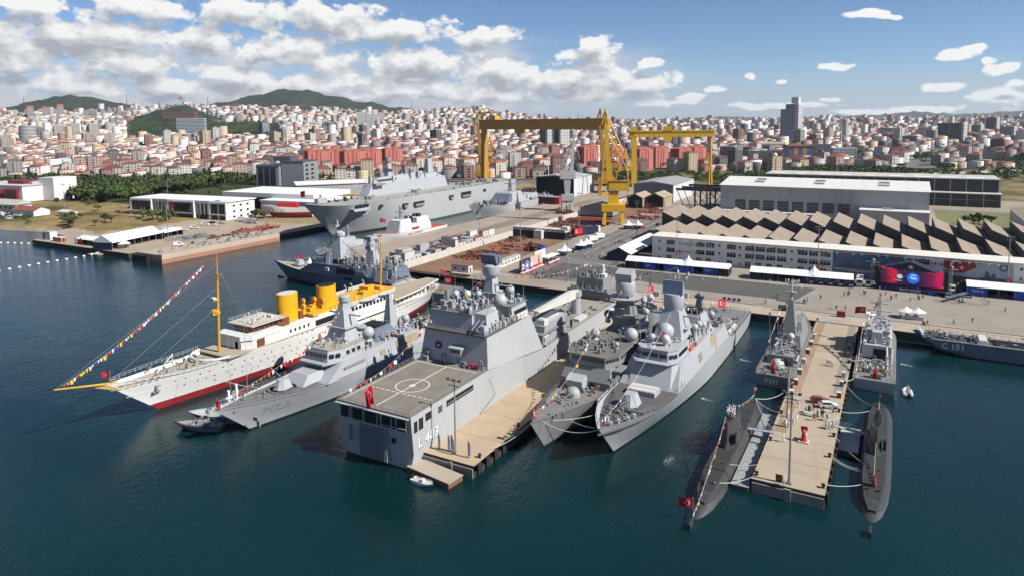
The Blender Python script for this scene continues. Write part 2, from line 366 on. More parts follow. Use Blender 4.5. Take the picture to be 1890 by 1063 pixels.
def land_mat():
 m = bpy.data.materials.new('land_cover'); m.use_nodes = True; nt = m.node_tree; b = nt.nodes['Principled BSDF']; N = mk(nt)
 co = N('ShaderNodeTexCoord', out=3); at = N('ShaderNodeVertexColor', layer_name='cover')
 n1 = N('ShaderNodeTexNoise', co, None, .06, 6.0, .7); n2 = N('ShaderNodeTexNoise', co, None, .012, 5.0, .6)
 f = N('ShaderNodeMath', N('ShaderNodeMapRange', n1, .3, .7, .45, 1.0), N('ShaderNodeMapRange', n2, .3, .7, .75, 1.25), operation='MULTIPLY')
 v = nt.nodes.new('ShaderNodeVectorMath'); v.operation = 'SCALE'; nt.links.new(at, v.inputs[0]); nt.links.new(f, v.inputs['Scale'])
 nt.links.new(v.outputs[0], b.inputs['Base Color']); b.inputs['Roughness'].default_value = .95; b.inputs['Specular IOR Level'].default_value = .1
 return m
def wood_mask(X, Y):
 u, D = UD(X, Y); n = np.sin(X * .013 + 2) * np.sin(Y * .015 + 1) + .6 * np.sin(X * .034) * np.sin(Y * .029 + 3)
 belt = ((D > 560 + 0 * u) & (D < 800 + 60 * np.sin(u * .02)) & (u < 600) & (Y > 330)) * (n > -.75)
 slope = (D > 1850) & (D < 2950) & (u > 235) & (u < 520)
 right = (D > 760) & (D < 1080) & (u > 1060) & (n > .25)
 right2 = (D > 1100) & (D < 1600) & (u > 1520) & (n > .05)
 h = np.zeros_like(u)
 for hu, hD, hh, sl, sr, dd in HILLS[:3]:
  lat = u - hu; s_ = np.where(lat < 0, sl, sr); h = h + np.exp(-(np.abs(lat) / s_) ** 1.9 - ((D - hD) / dd) ** 2) * (1 if hh > 50 else 0)
 return belt * 1.0, slope * 1.0, (right | right2) * 1.0, h
def build_terrain():
 ring = [395 * 1.0175 ** i for i in range(205)]; az = np.linspace(R(-56), R(56), 250); nr, na = len(ring), len(az)
 Rr, A = np.meshgrid(ring, az, indexing='ij'); ang = R(90 + YAW) - A; X = Rr * np.cos(ang); Y = Rr * np.sin(ang); Z = hfun(X, Y)
 Z[-1] -= 60
 vs = np.stack([X, Y, Z], -1).reshape(-1, 3)
 i, j = np.meshgrid(np.arange(nr - 1), np.arange(na - 1), indexing='ij'); a = (i * na + j).ravel()
 fs = np.stack([a, a + na, a + na + 1, a + 1], -1)
 me = bpy.data.meshes.new('ground'); me.from_pydata(vs.tolist(), [], fs.tolist()); me.update()
 u, D = UD(X, Y); belt, slope, right, hill = wood_mask(X, Y)
 n = np.sin(X * .03) * np.sin(Y * .026 + 1) + .7 * np.sin(X * .083 + 1) * np.sin(Y * .071)
 col = np.zeros(X.shape + (3,)); col[:] = (.17, .155, .135)
 dry = (D < 900) & (u < 700); col[dry] = (.27, .20, .09)
 grn = dry & (n > .6); col[grn] = (.095, .105, .04)
 meadow = (D < 900) & (u > 1060); col[meadow] = (.22, .18, .09)
 g2 = meadow & (n > .35); col[g2] = (.10, .105, .045)
 wd = (belt + slope + right) > .5; col[wd] = (.045, .065, .026)
 hl = hill > .16; col[hl] = (.045, .058, .036)
 hb = hl & (n > .85); col[hb] = (.085, .09, .06)
 sand = (Z < 2.2) & (X < -430); col[sand] = (.30, .26, .20)
 far = (D > 7000); col[far & ~hl] = (.10, .11, .10)
 ca = me.color_attributes.new('cover', 'FLOAT_COLOR', 'POINT'); c4 = np.ones((nr * na, 4), 'f'); c4[:, :3] = col.reshape(-1, 3); ca.data.foreach_set('color', c4.ravel())
 me.polygons.foreach_set('use_smooth', [True] * len(me.polygons)); me.materials.append(land_mat())
 o = bpy.data.objects.new('ground', me); C.objects.link(o); o['kind'] = 'structure'
build_terrain()
# quays and piers (top surface, dark wet sides)
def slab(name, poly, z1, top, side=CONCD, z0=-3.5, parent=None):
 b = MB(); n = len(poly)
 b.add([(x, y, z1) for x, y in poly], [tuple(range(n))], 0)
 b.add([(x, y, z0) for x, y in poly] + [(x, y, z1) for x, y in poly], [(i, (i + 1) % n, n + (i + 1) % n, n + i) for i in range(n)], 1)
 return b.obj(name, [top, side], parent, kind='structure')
def sheet(name, poly, z, m, kind='structure', parent=None):
 return MB().add([(x, y, z) for x, y in poly], [tuple(range(len(poly)))]).obj(name, m, parent, kind=kind)
def rect(x0, x1, y0, y1): return [(x0, y0), (x1, y0), (x1, y1), (x0, y1)]
YARDG = mat('yard_ground', (.33, .28, .225), .9, var=.16, scale=.03, stain=(.22, .175, .135), amt=.6)
SLIPG = mat('rusty_slip_ground', (.225, .125, .075), .95, var=.3, scale=.06, stain=(.12, .065, .04), amt=.7)
GRASSD = mat('dry_grass_ground', (.30, .225, .115), .95, var=.25, scale=.05, stain=(.12, .12, .05), amt=.8)
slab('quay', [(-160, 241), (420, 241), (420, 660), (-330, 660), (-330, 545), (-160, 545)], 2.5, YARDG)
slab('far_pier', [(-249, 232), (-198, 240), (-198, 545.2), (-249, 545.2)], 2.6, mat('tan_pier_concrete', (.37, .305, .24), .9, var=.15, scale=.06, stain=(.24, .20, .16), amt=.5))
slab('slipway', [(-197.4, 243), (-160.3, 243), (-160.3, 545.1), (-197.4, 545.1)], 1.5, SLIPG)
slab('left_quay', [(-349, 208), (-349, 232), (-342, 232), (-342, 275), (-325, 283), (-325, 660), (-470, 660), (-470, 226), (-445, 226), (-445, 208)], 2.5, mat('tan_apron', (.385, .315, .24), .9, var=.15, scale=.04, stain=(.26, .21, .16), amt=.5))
sheet('dry_ground', [(-469, 300), (-326, 330), (-326, 659), (-469, 659)], 2.512, GRASSD)
MB().box(-198.6, -197.5, 240.3, 545, -2, 4.7).obj('slip_wall', CONCW, kind='structure')
MB().box(-197.2, -160.6, 242.0, 242.9, -3, 2.0).obj('slip_gate', BLACK, kind='structure'); MB().box(-197.3, -160.5, 240.6, 244, 2.0, 2.4).obj('slip_gate_top', CONCD, kind='structure')
sheet('road', [(-146, 256), (-104, 256), (-104, 300), (-126, 326), (-128, 540), (-150, 540), (-146, 330)], 2.504, ASPH)
sheet('parade_ground', rect(-104.0, 120, 256, 303), 2.504, mat('worn_parade_asphalt', (.31, .275, .235), .9, var=.13, scale=.06, stain=(.22, .20, .175), amt=.6))
sheet('dark_asphalt_patch', [(-136, 262), (-104, 257.5), (-90, 266), (-78, 283), (-52, 284), (-30, 287), (-33, 262.5), (-64, 259.5), (-70, 289.5), (-136, 289.5)][:1] + [(-100, 262), (-92, 270), (-70, 264.5), (-31, 265), (-26, 289), (-136, 289.5)], 2.508, ASPHD)
sheet('quay_edge_strip', rect(-100, 130, 241.4, 252.6), 2.504, CONC)
for y in (246.2, 250.4): sheet('crane_rail', rect(-100, 130, y, y + .18), 2.508, STEEL)
MB().box(-100, 130, 252.8, 253.2, 2.4, 2.72).obj('kerb', CONC, kind='structure'); MB().box(-100, 130, 241.0, 241.5, 2.3, 2.8).obj('quay_coping', CONC, kind='structure')
rl = MB()
def stripe(b, pts, w, z):
 for (x0, y0), (x1, y1) in zip(pts, pts[1:]):
  d = math.hypot(x1 - x0, y1 - y0); nx, ny = -(y1 - y0) / d * w / 2, (x1 - x0) / d * w / 2
  b.add([(x0 + nx, y0 + ny, z), (x1 + nx, y1 + ny, z), (x1 - nx, y1 - ny, z), (x0 - nx, y0 - ny, z)], [(3, 2, 1, 0)])
def arc(cx, cy, r, a0, a1, n=12): return [(cx + r * math.cos(R(a0 + (a1 - a0) * i / n)), cy + r * math.sin(R(a0 + (a1 - a0) * i / n))) for i in range(n + 1)]
stripe(rl, [(-144, 530), (-142, 330)] + arc(-129, 309, 13, 180, 255) + [(-110, 292)], .28, 2.514)
stripe(rl, [(-137, 530), (-135.5, 330)] + arc(-124, 316, 11.5, 180, 260) + [(-108, 302)], .25, 2.514); stripe(rl, [(-129.5, 530), (-129, 340)] + arc(-120, 322, 9, 180, 260) + [(-106, 311)], .25, 2.514)
stripe(rl, [(-136, 289.5), (-31, 289.5)], .2, 2.514); rl.obj('road_marking', LINE, kind='structure')
def fenders(b, x, y0, y1, side, step=3.2):
 y = y0
 while y < y1: b.box(x if side > 0 else x - .45, x + .45 if side > 0 else x, y, y + 1.5, .3, 2.3); y += step
def pier(name, x0, x1, y0, y1, top, seg, label=None):
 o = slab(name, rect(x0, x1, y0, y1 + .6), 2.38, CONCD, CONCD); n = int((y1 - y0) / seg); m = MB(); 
 for i in range(n):
  ya, yb = y0 + (y1 - y0) * i / n, y0 + (y1 - y0) * (i + 1) / n
  MB().box(x0, x1, ya + .03, yb - .03, 1.2 if i == 0 else 1.9, 2.5 + .012 * ((i * 7) % 3)).obj('slab', top, o)
 f = MB(); fenders(f, x1, y0 + 1, y1, 1); fenders(f, x0, y0 + 1, y1, -1); f.obj('fender', RUBBER, o, kind='stuff')
 return o
PIERC = mat('pier_concrete', (.42, .345, .255), .88, var=.12, scale=.12, stain=(.30, .235, .165), amt=.55, bump=.12, bscale=.9)
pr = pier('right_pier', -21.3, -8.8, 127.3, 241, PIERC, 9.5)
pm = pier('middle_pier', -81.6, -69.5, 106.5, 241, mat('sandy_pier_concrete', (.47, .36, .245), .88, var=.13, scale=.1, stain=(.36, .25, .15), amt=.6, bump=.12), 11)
MB().box(-21.2, -8.9, 127.0, 127.32, -1, 1.9).box(-15.6, -14.4, 126.6, 127.0, -1, 2.3).obj('pier_end_wall', mat('pale_pier_face', (.27, .25, .22), .85, var=.2, scale=.3, stain=(.12, .1, .08), amt=.6), pr)
MB().box(-81.5, -69.6, 106.2, 106.5, -1, 1.9).box(-74.9, -74.3, 105.9, 106.2, -1, 2.3).obj('pier_end_wall', mat('pale_pier_face', (.3, .28, .25), .85), pm)
sheet('pier_side_track', rect(-20.6, -18.4, 150, 240.6), 2.532, mat('rust_stained_track', (.33, .225, .15), .9, var=.2, scale=.15, stain=(.22, .12, .07), amt=.7)); sheet('pier_side_track', rect(-11.4, -9.4, 178, 240.6), 2.532, mat('grey_track', (.27, .235, .195), .9, var=.15, scale=.2))
for n in range(2): sheet('access_plate', rect(-19.2, -13.6, 242.2 + n * 11.4, 244.6 + n * 11.4), 2.54, mat('pale_steel_plate', (.40, .40, .41), .5, .2))
sheet('crane_rail_track', rect(-240.6, -240.2, 240, 545), 2.608, STEEL); sheet('crane_rail_track', rect(-228.6, -228.2, 240, 545), 2.608, STEEL)
sheet('patched_strip', rect(-227, -216, 300, 540), 2.606, mat('dark_dirty_strip', (.25, .20, .16), .9, var=.2, scale=.08, stain=(.13, .10, .08), amt=.6))
# ship kit
class Hull:
 def __init__(s, L, B, zd, rake, wl=(.55, 1.7, .0), dk=(.72, 2.4, .0), keel=-1.6, zk=2.2, kf=.55, boot=.55, nst=26, dk_stern=.93, wl_stern=.85, bulb=0, counter=0):
  s.L, s.B = L, B; s.rows = []; ts = [1 - (1 - i / (nst - 1)) ** 1.35 for i in range(nst)]
  s.zd = zd if callable(zd) else (lambda t, z=zd: np.interp(t, [p[0] for p in z], [p[1] for p in z]))
  def f(t, tm, p, st, tsn):
   a = 1.0 if t < tm else 1 - ((t - tm) / (1 - tm)) ** p
   b = 1.0 if t > tsn else st + (1 - st) * (1 - (1 - t / tsn) ** 2)
   return a * b
  for t in ts:
   z1 = float(s.zd(t)); xd = t * L; xw = counter + t * (L - rake - counter)
   yd = max(B / 2 * f(t, dk[0], dk[1], dk_stern, .3), .12); yw = max(B / 2 * .96 * f(t, wl[0], wl[1], wl_stern, .35), .05)
   k = kf; yk = yw + (yd - yw) * k
   def X(z): return xw + (xd - xw) * max(min(z / z1, 1), -.3)
   half = [(X(keel), .7 * yw, keel), (X(0), yw, 0), (X(boot), yw + (yd - yw) * boot / z1 * .6, boot), (X(zk), yk, zk), (xd, yd, z1)]
   s.rows.append((t, half))
 def y_at(s, x, z):
  xs, ys = [], []
  for t, h in s.rows:
   zz = [p[2] for p in h]; xs.append(np.interp(z, zz, [p[0] for p in h])); ys.append(np.interp(z, zz, [p[1] for p in h]))
  return float(np.interp(x, xs, ys))
 def deck_y(s, x): return float(np.interp(x, [h[-1][0] for t, h in s.rows], [h[-1][1] for t, h in s.rows]))
 def deck_z(s, x): return float(s.zd(min(max(x / s.L, 0), 1)))
 def build(s, par, mside, mboot=BOOT, mkeel=KEEL, mdeck=DECK, bul=.0, deck=True, name='hull'):
  b = MB(); rings = []
  for t, h in s.rows: rings.append([(p[0], p[1], p[2]) for p in h[::-1]] + [(p[0], -p[1], p[2]) for p in h])
  n = len(rings[0]); mi = [0, 0, 1, 2, 2, 2, 1, 0, 0, 0]
  b.loft(rings, mi, capa=True, capb=True)
  o = b.obj(name, [mside, mboot, mkeel], par, smooth=True)
  if deck:
   d = MB(); rr = []
   for t, h in s.rows:
    x, y, z = h[-1]; w = max(y - .12, .05); rr.append([(x - .1, w, z - bul + .01), (x - .1, -w, z - bul + .01)])
   d.loft(rr, None, capa=False, capb=False); d.obj('deck', mdeck, par)
  return o
 def rail(s, par, x0, x1, step=1.8, h=1.05, sides=(1, -1), inset=.15, dz=0, name='railing'):
  b = MB(); n = max(2, int((x1 - x0) / step))
  for sg in sides:
   top = []
   for i in range(n + 1):
    x = x0 + (x1 - x0) * i / n; y = sg * (s.deck_y(x) - inset); z = s.deck_z(x) + dz
    b.bar((x, y, z), (x, y, z + h), .06); top.append((x, y, z + h))
   b.tube(top, .03, 3); b.tube([(a, c, e - h * .5) for a, c, e in top], .025, 3)
  b.obj(name, RAIL, par)
 def text(s, par, word, x, z, size, side=1, m=TEXTW, sh=True, bold=.02, name='hull_number'):
  v, f = letters(word, size, bold); w = max(p[0] for p in v)
  for dx, dz, off, mm, nm in (((size * .075, -size * .075, .03, TEXTD, 'number_shadow'),) if sh else ()) + ((0, 0, .06, m, name),):
   b = MB(); pts = []
   for a, c in v:
    xx = (x - a - dx) if side > 0 else (x + a + dx); zz = z + c + dz
    pts.append((xx, side * (s.y_at(xx, zz) + off), zz))
   b.add(pts, f); b.obj(nm, mm, par)
def railing(par, pts, h=1.05, step=1.6, m=RAIL, name='railing', closed=False):
 b = MB(); pts = [Vector(p) for p in pts]
 if closed: pts.append(pts[0])
 for a, c in zip(pts, pts[1:]):
  n = max(1, int((c - a).length / step))
  for i in range(n + 1):
   p = a.lerp(c, i / n); b.bar(p, p + Vector((0, 0, h)), .055)
  for k in (1, .52): b.bar(a + Vector((0, 0, h * k)), c + Vector((0, 0, h * k)), .045)
 return b.obj(name, m, par)
def radome(par, x, y, z, r, ped=1.0, m=None, name='radome'):
 m = m or mat('radome_shell', (.43, .45, .47), .5, var=.06, scale=.4)
 b = MB(); b.lathe([(r * .72, 0), (r * .55, ped * .5), (r * .62, ped + r * .35)], (x, y, z), 10, 0)
 o = b.obj('radome_pedestal', NAVY, par)
 b = MB(); b.ball((x, y, z + ped + r * .9), r, 16, 10); return b.obj(name, m, par, smooth=True)
def antenna(par, pts, r=.06, m=RAIL, name='whip_antenna'):
 b = MB()
 for (x, y, z, h, dx, dy) in pts: b.tube([(x, y, z), (x + dx, y + dy, z + h)], r, 4, r1=r * .4)
 return b.obj(name, m, par)
def stealth_gun(par, x, y, z, s=1.0, dirx=1, m=NAVYB, elev=.12):
 b = MB(); b.lathe([(1.9 * s, 0), (1.9 * s, .35 * s)], (x, y, z), 12); b.obj('gun_base', DECKD, par)
 b = MB(); k = [(-1.9, 1.55), (-1.2, 1.8), (1.0, 1.8), (2.0, .75), (2.0, -.75), (1.0, -1.8), (-1.2, -1.8), (-1.9, -1.55)]
 t = [(-1.3, .95), (-.9, 1.05), (.5, 1.05), (.95, .4), (.95, -.4), (.5, -1.05), (-.9, -1.05), (-1.3, -.95)]
 b.prism([(x + dirx * a * s, y + c * s) for a, c in k], z + .35 * s, z + 2.5 * s, 0, [(x + dirx * a * s, y + c * s) for a, c in t])
 g = b.obj('deck_gun', m, par)
 b = MB(); b.tube([(x + dirx * 1.0 * s, y, z + 1.5 * s), (x + dirx * 5.6 * s, y, z + (1.5 + 4.6 * elev) * s)], .16 * s, 8, r1=.09 * s)
 b.tube([(x + dirx * 1.0 * s, y, z + 1.5 * s), (x + dirx * 2.4 * s, y, z + (1.5 + 1.4 * elev) * s)], .3 * s, 8); b.obj('gun_barrel', STEEL, g)
def round_gun(par, x, y, z, r=2.0, dirx=1, m=NAVY, blen=5.5, elev=.1):
 b = MB(); b.lathe([(r * 1.02, 0), (r * 1.02, .4)], (x, y, z), 14); b.obj('gun_base', DECKD, par)
 b = MB(); b.lathe([(r, .4), (r * 1.02, r * .55), (r * .9, r * 1.05), (r * .6, r * 1.38), (.05, r * 1.5)], (x, y, z), 16); g = b.obj('deck_gun', m, par, smooth=True)
 b = MB(); b.tube([(x + dirx * r * .6, y, z + r * .8), (x + dirx * (r * .6 + blen), y, z + r * .8 + blen * elev)], .17, 8, r1=.09); b.obj('gun_barrel', STEEL, g)
def windows(par, a, c, n, w, h, nrm, m=GLASS, name='window', t=.06):
 a, c, nv = Vector(a), Vector(c), Vector(nrm).normalized(); d = (c - a); u = d.normalized(); up = nv.cross(u)
 if up.z < 0: up = -up
 for i in range(n):
  p = a + d * ((i + .5) / n) + nv * .02; b = MB()
  q = [p - u * w / 2 - up * h / 2, p + u * w / 2 - up * h / 2, p + u * w / 2 + up * h / 2, p - u * w / 2 + up * h / 2]
  b.add(q + [k + nv * t for k in q], [(3, 2, 1, 0), (4, 5, 6, 7), (0, 1, 5, 4), (1, 2, 6, 5), (2, 3, 7, 6), (3, 0, 4, 7)]); b.obj(name, m, par)
def rafts(par, pts, along=(1, 0), m=WHITED, r=.38, l=1.5):
 b = MB()
 for x, y, z in pts: b.tube([(x - along[0] * l / 2, y - along[1] * l / 2, z + r), (x + along[0] * l / 2, y + along[1] * l / 2, z + r)], r, 8)
 return b.obj('life_rafts', m, par)
def clutter(par, x0, x1, y0, y1, z, n, seed, smin=.3, smax=1.3, hmax=1.5, m=NAVY, name='deck_fittings'):
 r = random.Random(seed); b = MB()
 for _ in range(n):
  cx, cy = r.uniform(x0, x1), r.uniform(y0, y1); k = r.random()
  if k < .55: b.cb((cx, cy, z), (r.uniform(smin, smax), r.uniform(smin, smax), r.uniform(.3, hmax)), 0)
  elif k < .8: b.lathe([(r.uniform(.15, .4), 0), (r.uniform(.15, .4), r.uniform(.4, hmax))], (cx, cy, z), 7)
  else:
   hh = r.uniform(.8, hmax + .8); b.bar((cx, cy, z), (cx, cy, z + hh), .12); b.cb((cx, cy, z + hh), (.5, .5, .3))
 return b.obj(name, m, par, kind='stuff')
def doors(par, pts, m=BLACK):
 for x, y, z, w, h, ax in pts:
  b = MB()
  if ax == 'x': b.box(x - .05, x + .05, y - w / 2, y + w / 2, z, z + h)
  else: b.box(x - w / 2, x + w / 2, y - .05, y + .05, z, z + h)
  b.obj('doorway', m, par)
def boxpart(par, name, m, *boxes, **kw):
 b = MB()
 for q in boxes:
  if len(q) == 6: b.box(*q)
  else: b.fr(q[0], q[1], q[2], q[3])
 return b.obj(name, m, par, **kw)
def lattice(b, x, y, z0, z1, w0, w1, n=6, t=.1):
 c = lambda k, w: [(x - w, y - w, k), (x + w, y - w, k), (x + w, y + w, k), (x - w, y + w, k)]
 pr = None
 for i in range(n + 1):
  f = i / n; q = c(z0 + (z1 - z0) * f, w0 + (w1 - w0) * f)
  for j in range(4): b.bar(q[j], q[(j + 1) % 4], t * .7)
  if pr:
   for j in range(4): b.bar(pr[j], q[j], t); b.bar(pr[j], q[(j + 1) % 4] if i % 2 else q[j], t * .7); b.bar(pr[(j + 1) % 4], q[j], t * .7)
  pr = q
def crescent(cx, cy, r, n=18):
 a = math.acos((r * r + (.25 * r) ** 2 - (.8 * r) ** 2) / (2 * r * .25 * r))
 outer = [(cx + r * math.cos(a + (2 * PI - 2 * a) * i / n), cy + r * math.sin(a + (2 * PI - 2 * a) * i / n)) for i in range(n + 1)]
 ix = cx + .25 * r; b = math.atan2(r * math.sin(a), r * math.cos(a) - .25 * r)
 inner = [(ix + .8 * r * math.cos(b + (2 * PI - 2 * b) * i / n), cy + .8 * r * math.sin(b + (2 * PI - 2 * b) * i / n)) for i in range(n + 1)]
 sx = cx + r * 1.15; star = []
 for k in range(10): rr = (.5 if k % 2 == 0 else .2) * r; star.append((sx + rr * math.cos(PI + PI * k / 5), cy + rr * math.sin(PI + PI * k / 5)))
 return outer, inner, star
def flag_mesh_parts(w, h, sag=.25, seed=0, hang=False):
 r = random.Random(seed); ph = r.uniform(0, 6); nx, nz = 9, 5
 def pt(u, v):
  if hang: return (u * w * .42 * (1 - .35 * v), .18 * w * math.sin(u * 9 + ph) * (.3 + .7 * v), -v * h * 1.35 - u * h * .35)
  return (u * w * .93, .12 * w * math.sin(u * 5.5 + ph + v) * u, -v * h - sag * h * u * u)
 b = MB(); vs = [pt(i / (nx - 1), j / (nz - 1)) for j in range(nz) for i in range(nx)]
 b.add(vs, [(j * nx + i, j * nx + i + 1, (j + 1) * nx + i + 1, (j + 1) * nx + i) for j in range(nz - 1) for i in range(nx - 1)])
 e = MB(); o, i_, st = crescent(.36, .5, .25)
 for sgn in (1, -1):
  def P(x, y):
   q = pt(x, 1 - y); return (q[0], q[1] + sgn * .03, q[2])
  k = h / w
  f = lambda x, y: P(.36 + (x - .36) * k, y)
  n = len(o); vs = [f(*p) for p in o] + [f(*p) for p in i_]
  e.add(vs, [(q, q + 1, n + q + 1, n + q) for q in range(n - 1)])
  e.add([f(*p) for p in st] + [f(.36 + .25 * 1.15, .5)], [(q, (q + 1) % 10, 10) for q in range(10)])
 return b, e
_flagn = [0]
def flag(loc, rz, w, label, pole=0, hang=False, group=None):
 _flagn[0] += 1
 t = thing('national_flag', label, 'flag', loc, rz, group); h = w * .667
 b, e = flag_mesh_parts(w, h, seed=_flagn[0], hang=hang)
 top = pole or 0
 for o in (b.obj('flag_cloth', FLAGRED, t), e.obj('crescent_and_star', FLAGW, t)): o.location = (0.03, 0, top)
 if pole: MB().tube([(0, 0, 0), (0, 0, pole + .2)], .05, 6).obj('flagpole', RAIL, t)
 return t
SIGCOL = [(.62, .015, .03), (.8, .8, .8), (.75, .5, .02), (.02, .06, .3), (.7, .2, .02), (.8, .75, .6), (.6, .02, .04), (.78, .78, .8)]
_pen = None
def dressing_line(pts, label, n, size=.55, sag=.6, group='signal flag lines dressing the ships', seed=1):
 global _pen
 if _pen is None:
  _pen = []
  for k in range(3):
   b = MB()
   if k == 0: b.add([(0, 0, 0), (1, .05, 0), (.95, .12, -1), (.05, .1, -.95)], [(0, 1, 2, 3)])
   elif k == 1: b.add([(0, 0, 0), (1, 0, 0), (.5, .15, -1.15)], [(0, 1, 2)])
   else: b.add([(0, 0, 0), (.8, .05, 0), (.9, .2, -.55), (.75, .1, -1.1), (.05, .06, -1)], [(0, 1, 2, 3, 4)])
   _pen.append(b.mesh('pennant', OBJC))
 r = random.Random(seed); t = thing('dressing_line', label, 'flag line', pts[0], 0, group); o = Vector(pts[0])
 path = []
 for a, c in zip(pts, pts[1:]):
  a, c = Vector(a) - o, Vector(c) - o
  for i in range(13):
   f = i / 12; p = a.lerp(c, f); p.z -= sag * 4 * f * (1 - f); path.append(p)
 MB().tube(path, .025, 3).obj('rope', ROPE, t)
 seg = [(path[i + 1] - path[i]).length for i in range(len(path) - 1)]; tot = sum(seg)
 for i in range(n):
  d = tot * (i + .5) / n; k = 0
  while k < len(seg) - 1 and d > seg[k]: d -= seg[k]; k += 1
  p = path[k].lerp(path[k + 1], min(d / max(seg[k], 1e-6), 1)); dr = path[k + 1] - path[k]
  c = r.choice(SIGCOL); s = size * r.uniform(.75, 1.25)
  inst('pennant', r.choice(_pen), t, p, math.atan2(dr.y, dr.x) + r.uniform(-.5, .5), col=c, sc=(s, s, s * r.uniform(.8, 1.3)))
 return t
# office building with murals behind the tents
def office():
 t = thing('office_building', 'long white three storey office building with flat white roof and two murals', 'building', (-16, 315, 2.5))
 x0, x1 = -85.0, 88.0; wl = mat('office_plaster', (.78, .77, .75), .8, var=.05, scale=.1, stain=(.45, .45, .43), amt=.3, streak=True)
 boxpart(t, 'wall', wl, (x0, x1, 0, 11, 0, 11.2)); boxpart(t, 'roof', mat('cream_roof', (.74, .71, .64), .7, var=.06, scale=.15), (x0 - .6, x1 + .6, -.8, 12.6, 11.2, 11.6))
 for z in (3.5, 7.1): boxpart(t, 'floor_band', wl, (x0 - .05, x1, -.12, 0, z, z + .3))
 fr = mat('white_window_frame', (.6, .6, .6), .6); r = random.Random(3)
 def win(x, z, w, h, n):
  b = MB(); b.box(x, x + w, -.03, .2, z, z + h); o = b.obj('window', GLASS, t); m = MB()
  for i in range(n + 1): m.box(x + w * i / n - .06, x + w * i / n + .06, -.09, -.034, z, z + h)
  m.box(x - .06, x + w + .06, -.13, -.095, z - .1, z + .02); m.box(x, x + w, -.08, -.034, z + h * .62, z + h * .62 + .08); m.obj('window_frame', fr, o)
  if r.random() < .35: MB().box(x + w * .2, x + w * .2 + .9, -.55, -.1, z - .85, z - .2).obj('air_conditioner', WHITED, o)
 spans = [(-82, 0), (-78, 3), (-72, 2), (-67.5, 2), (-64, 3), (-59.5, 3), (-54.5, 1), (-50, 3), (-45.5, 1), (-42, 3), (-37.5, 3), (-33, 3), (-28.5, 3), (-23.6, 1), (-20, 3), (-15.5, 3), (-11, 3), (21, 3), (25, 3), (29.4, 2), (57.4, 1), (62, 3), (66.5, 3), (71, 3), (75.5, 3), (80, 3)]
 for x, k in spans:
  for z in (.4, 4.5, 8.1):
   if k == 3:
    if z > 1: win(x, z - .15, 3.9, 2.1, 3)
    else: win(x, z + .1, 2.4, 2.3, 2)
   elif k == 1: win(x + .6, z + .6, 1.0, 1.0, 1)
   elif k == 0: win(x, z + .6, 1.0, 1.0, 1)
   else:
    win(x, z + .2, .5, 1.0, 1); win(x + 1.2, z + .2, .5, 1.0, 1); win(x + 2.6, z + .4, 1.6, .5, 2)
 sea = mat('mural_sea_blue', (.10, .17, .26), .8, var=.35, scale=.22, stain=(.05, .10, .12), amt=.7); sky_ = mat('mural_pale_sky', (.34, .39, .44), .8, var=.12, scale=.2); dk = mat('mural_dark_ship', (.09, .11, .14), .8, var=.2); mr = mat('mural_red', (.30, .03, .035), .8, var=.1)
 a = MB(); a.box(-6.2, 20.2, -.25, -.13, .2, 10.9); m1 = a.obj('mural_panel', sea, t)
 s = MB(); s.add([(x, -.27, z) for x, z in ((-5.5, 4.4), (4.8, 4.0), (6.5, 5.4), (2.2, 5.6), (1.6, 6.6), (-.6, 6.6), (-1.2, 5.6), (-3, 5.2))], [tuple(range(7, -1, -1))]); s.add([(x, -.27, z) for x, z in ((7.5, 3.6), (18.8, 4.8), (19.4, 6.0), (14.2, 6.2), (13.2, 8.6), (11.6, 6.2), (8, 5.2))], [tuple(range(6, -1, -1))]); s.obj('mural_ships', dk, m1)
 s = MB(); s.add([(x, -.275, z) for x, z in ((-5.5, 3.2), (5.5, 2.6), (19, 4.2), (19.4, 4.8), (6, 3.6), (-5.8, 4.2))], [tuple(range(5, -1, -1))]); s.obj('mural_wave', sky_, m1)
 a = MB(); a.box(33.6, 56, -.25, -.13, .2, 10.9); m2 = a.obj('mural_panel', sky_, t)
 b = MB(); b.add([(x, -.27, z) for x, z in ((33.7, 6.2), (40, 6.0), (44.5, 8.6), (43.5, 10.8), (33.7, 10.8))], [(4, 3, 2, 1, 0)]); b.obj('mural_flag', mr, m2)
 o, i_, st = crescent(0, 0, 1.9); c = MB(); n = len(o); rot = lambda p: (37.6 + p[0] * .9 - p[1] * .45, -.29, 8.6 - p[0] * .45 - p[1] * .9 + .4)
 c.add([rot(p) for p in o] + [rot(p) for p in i_], [(n + q, n + q + 1, q + 1, q) for q in range(n - 1)]); c.add([rot(p) for p in st] + [rot((1.9 * 1.15, 0))], [((q + 1) % 10, q, 10) for q in range(10)]); c.obj('mural_crescent', TEXTW, m2)
 s = MB(); s.add([(x, -.27, z) for x, z in ((38, 1.6), (55.6, 2.2), (55.8, 4.6), (52, 4.9), (50.6, 5.0), (50.4, 6.6), (49.6, 6.6), (49.2, 5.2), (48, 7.4), (47.4, 7.4), (47, 5.0), (44, 4.4), (36.4, 4.8), (36, 4.0))], [tuple(range(13, -1, -1))]); s.obj('mural_ships', dk, m2)
 b = MB(); b.add([(53 + 1.5 * math.cos(2 * PI * k / 20), -.28, 9.2 + 1.5 * math.sin(2 * PI * k / 20)) for k in range(20)], [tuple(range(20))]); b.add([(53 + .9 * math.cos(2 * PI * k / 16), -.3, 9.2 + .9 * math.sin(2 * PI * k / 16)) for k in range(16)], [tuple(range(16))], 1); b.obj('mural_seal', [dk, sky_], m2)
 pn = MB()
 for k in range(46): x = x0 + 18 + k * 3.1; pn.add([(x, -1.0, 10.6), (x + .9, -1.0, 10.6), (x + .45, -1.0, 9.5)], [(0, 1, 2)], k % 3 == 0)
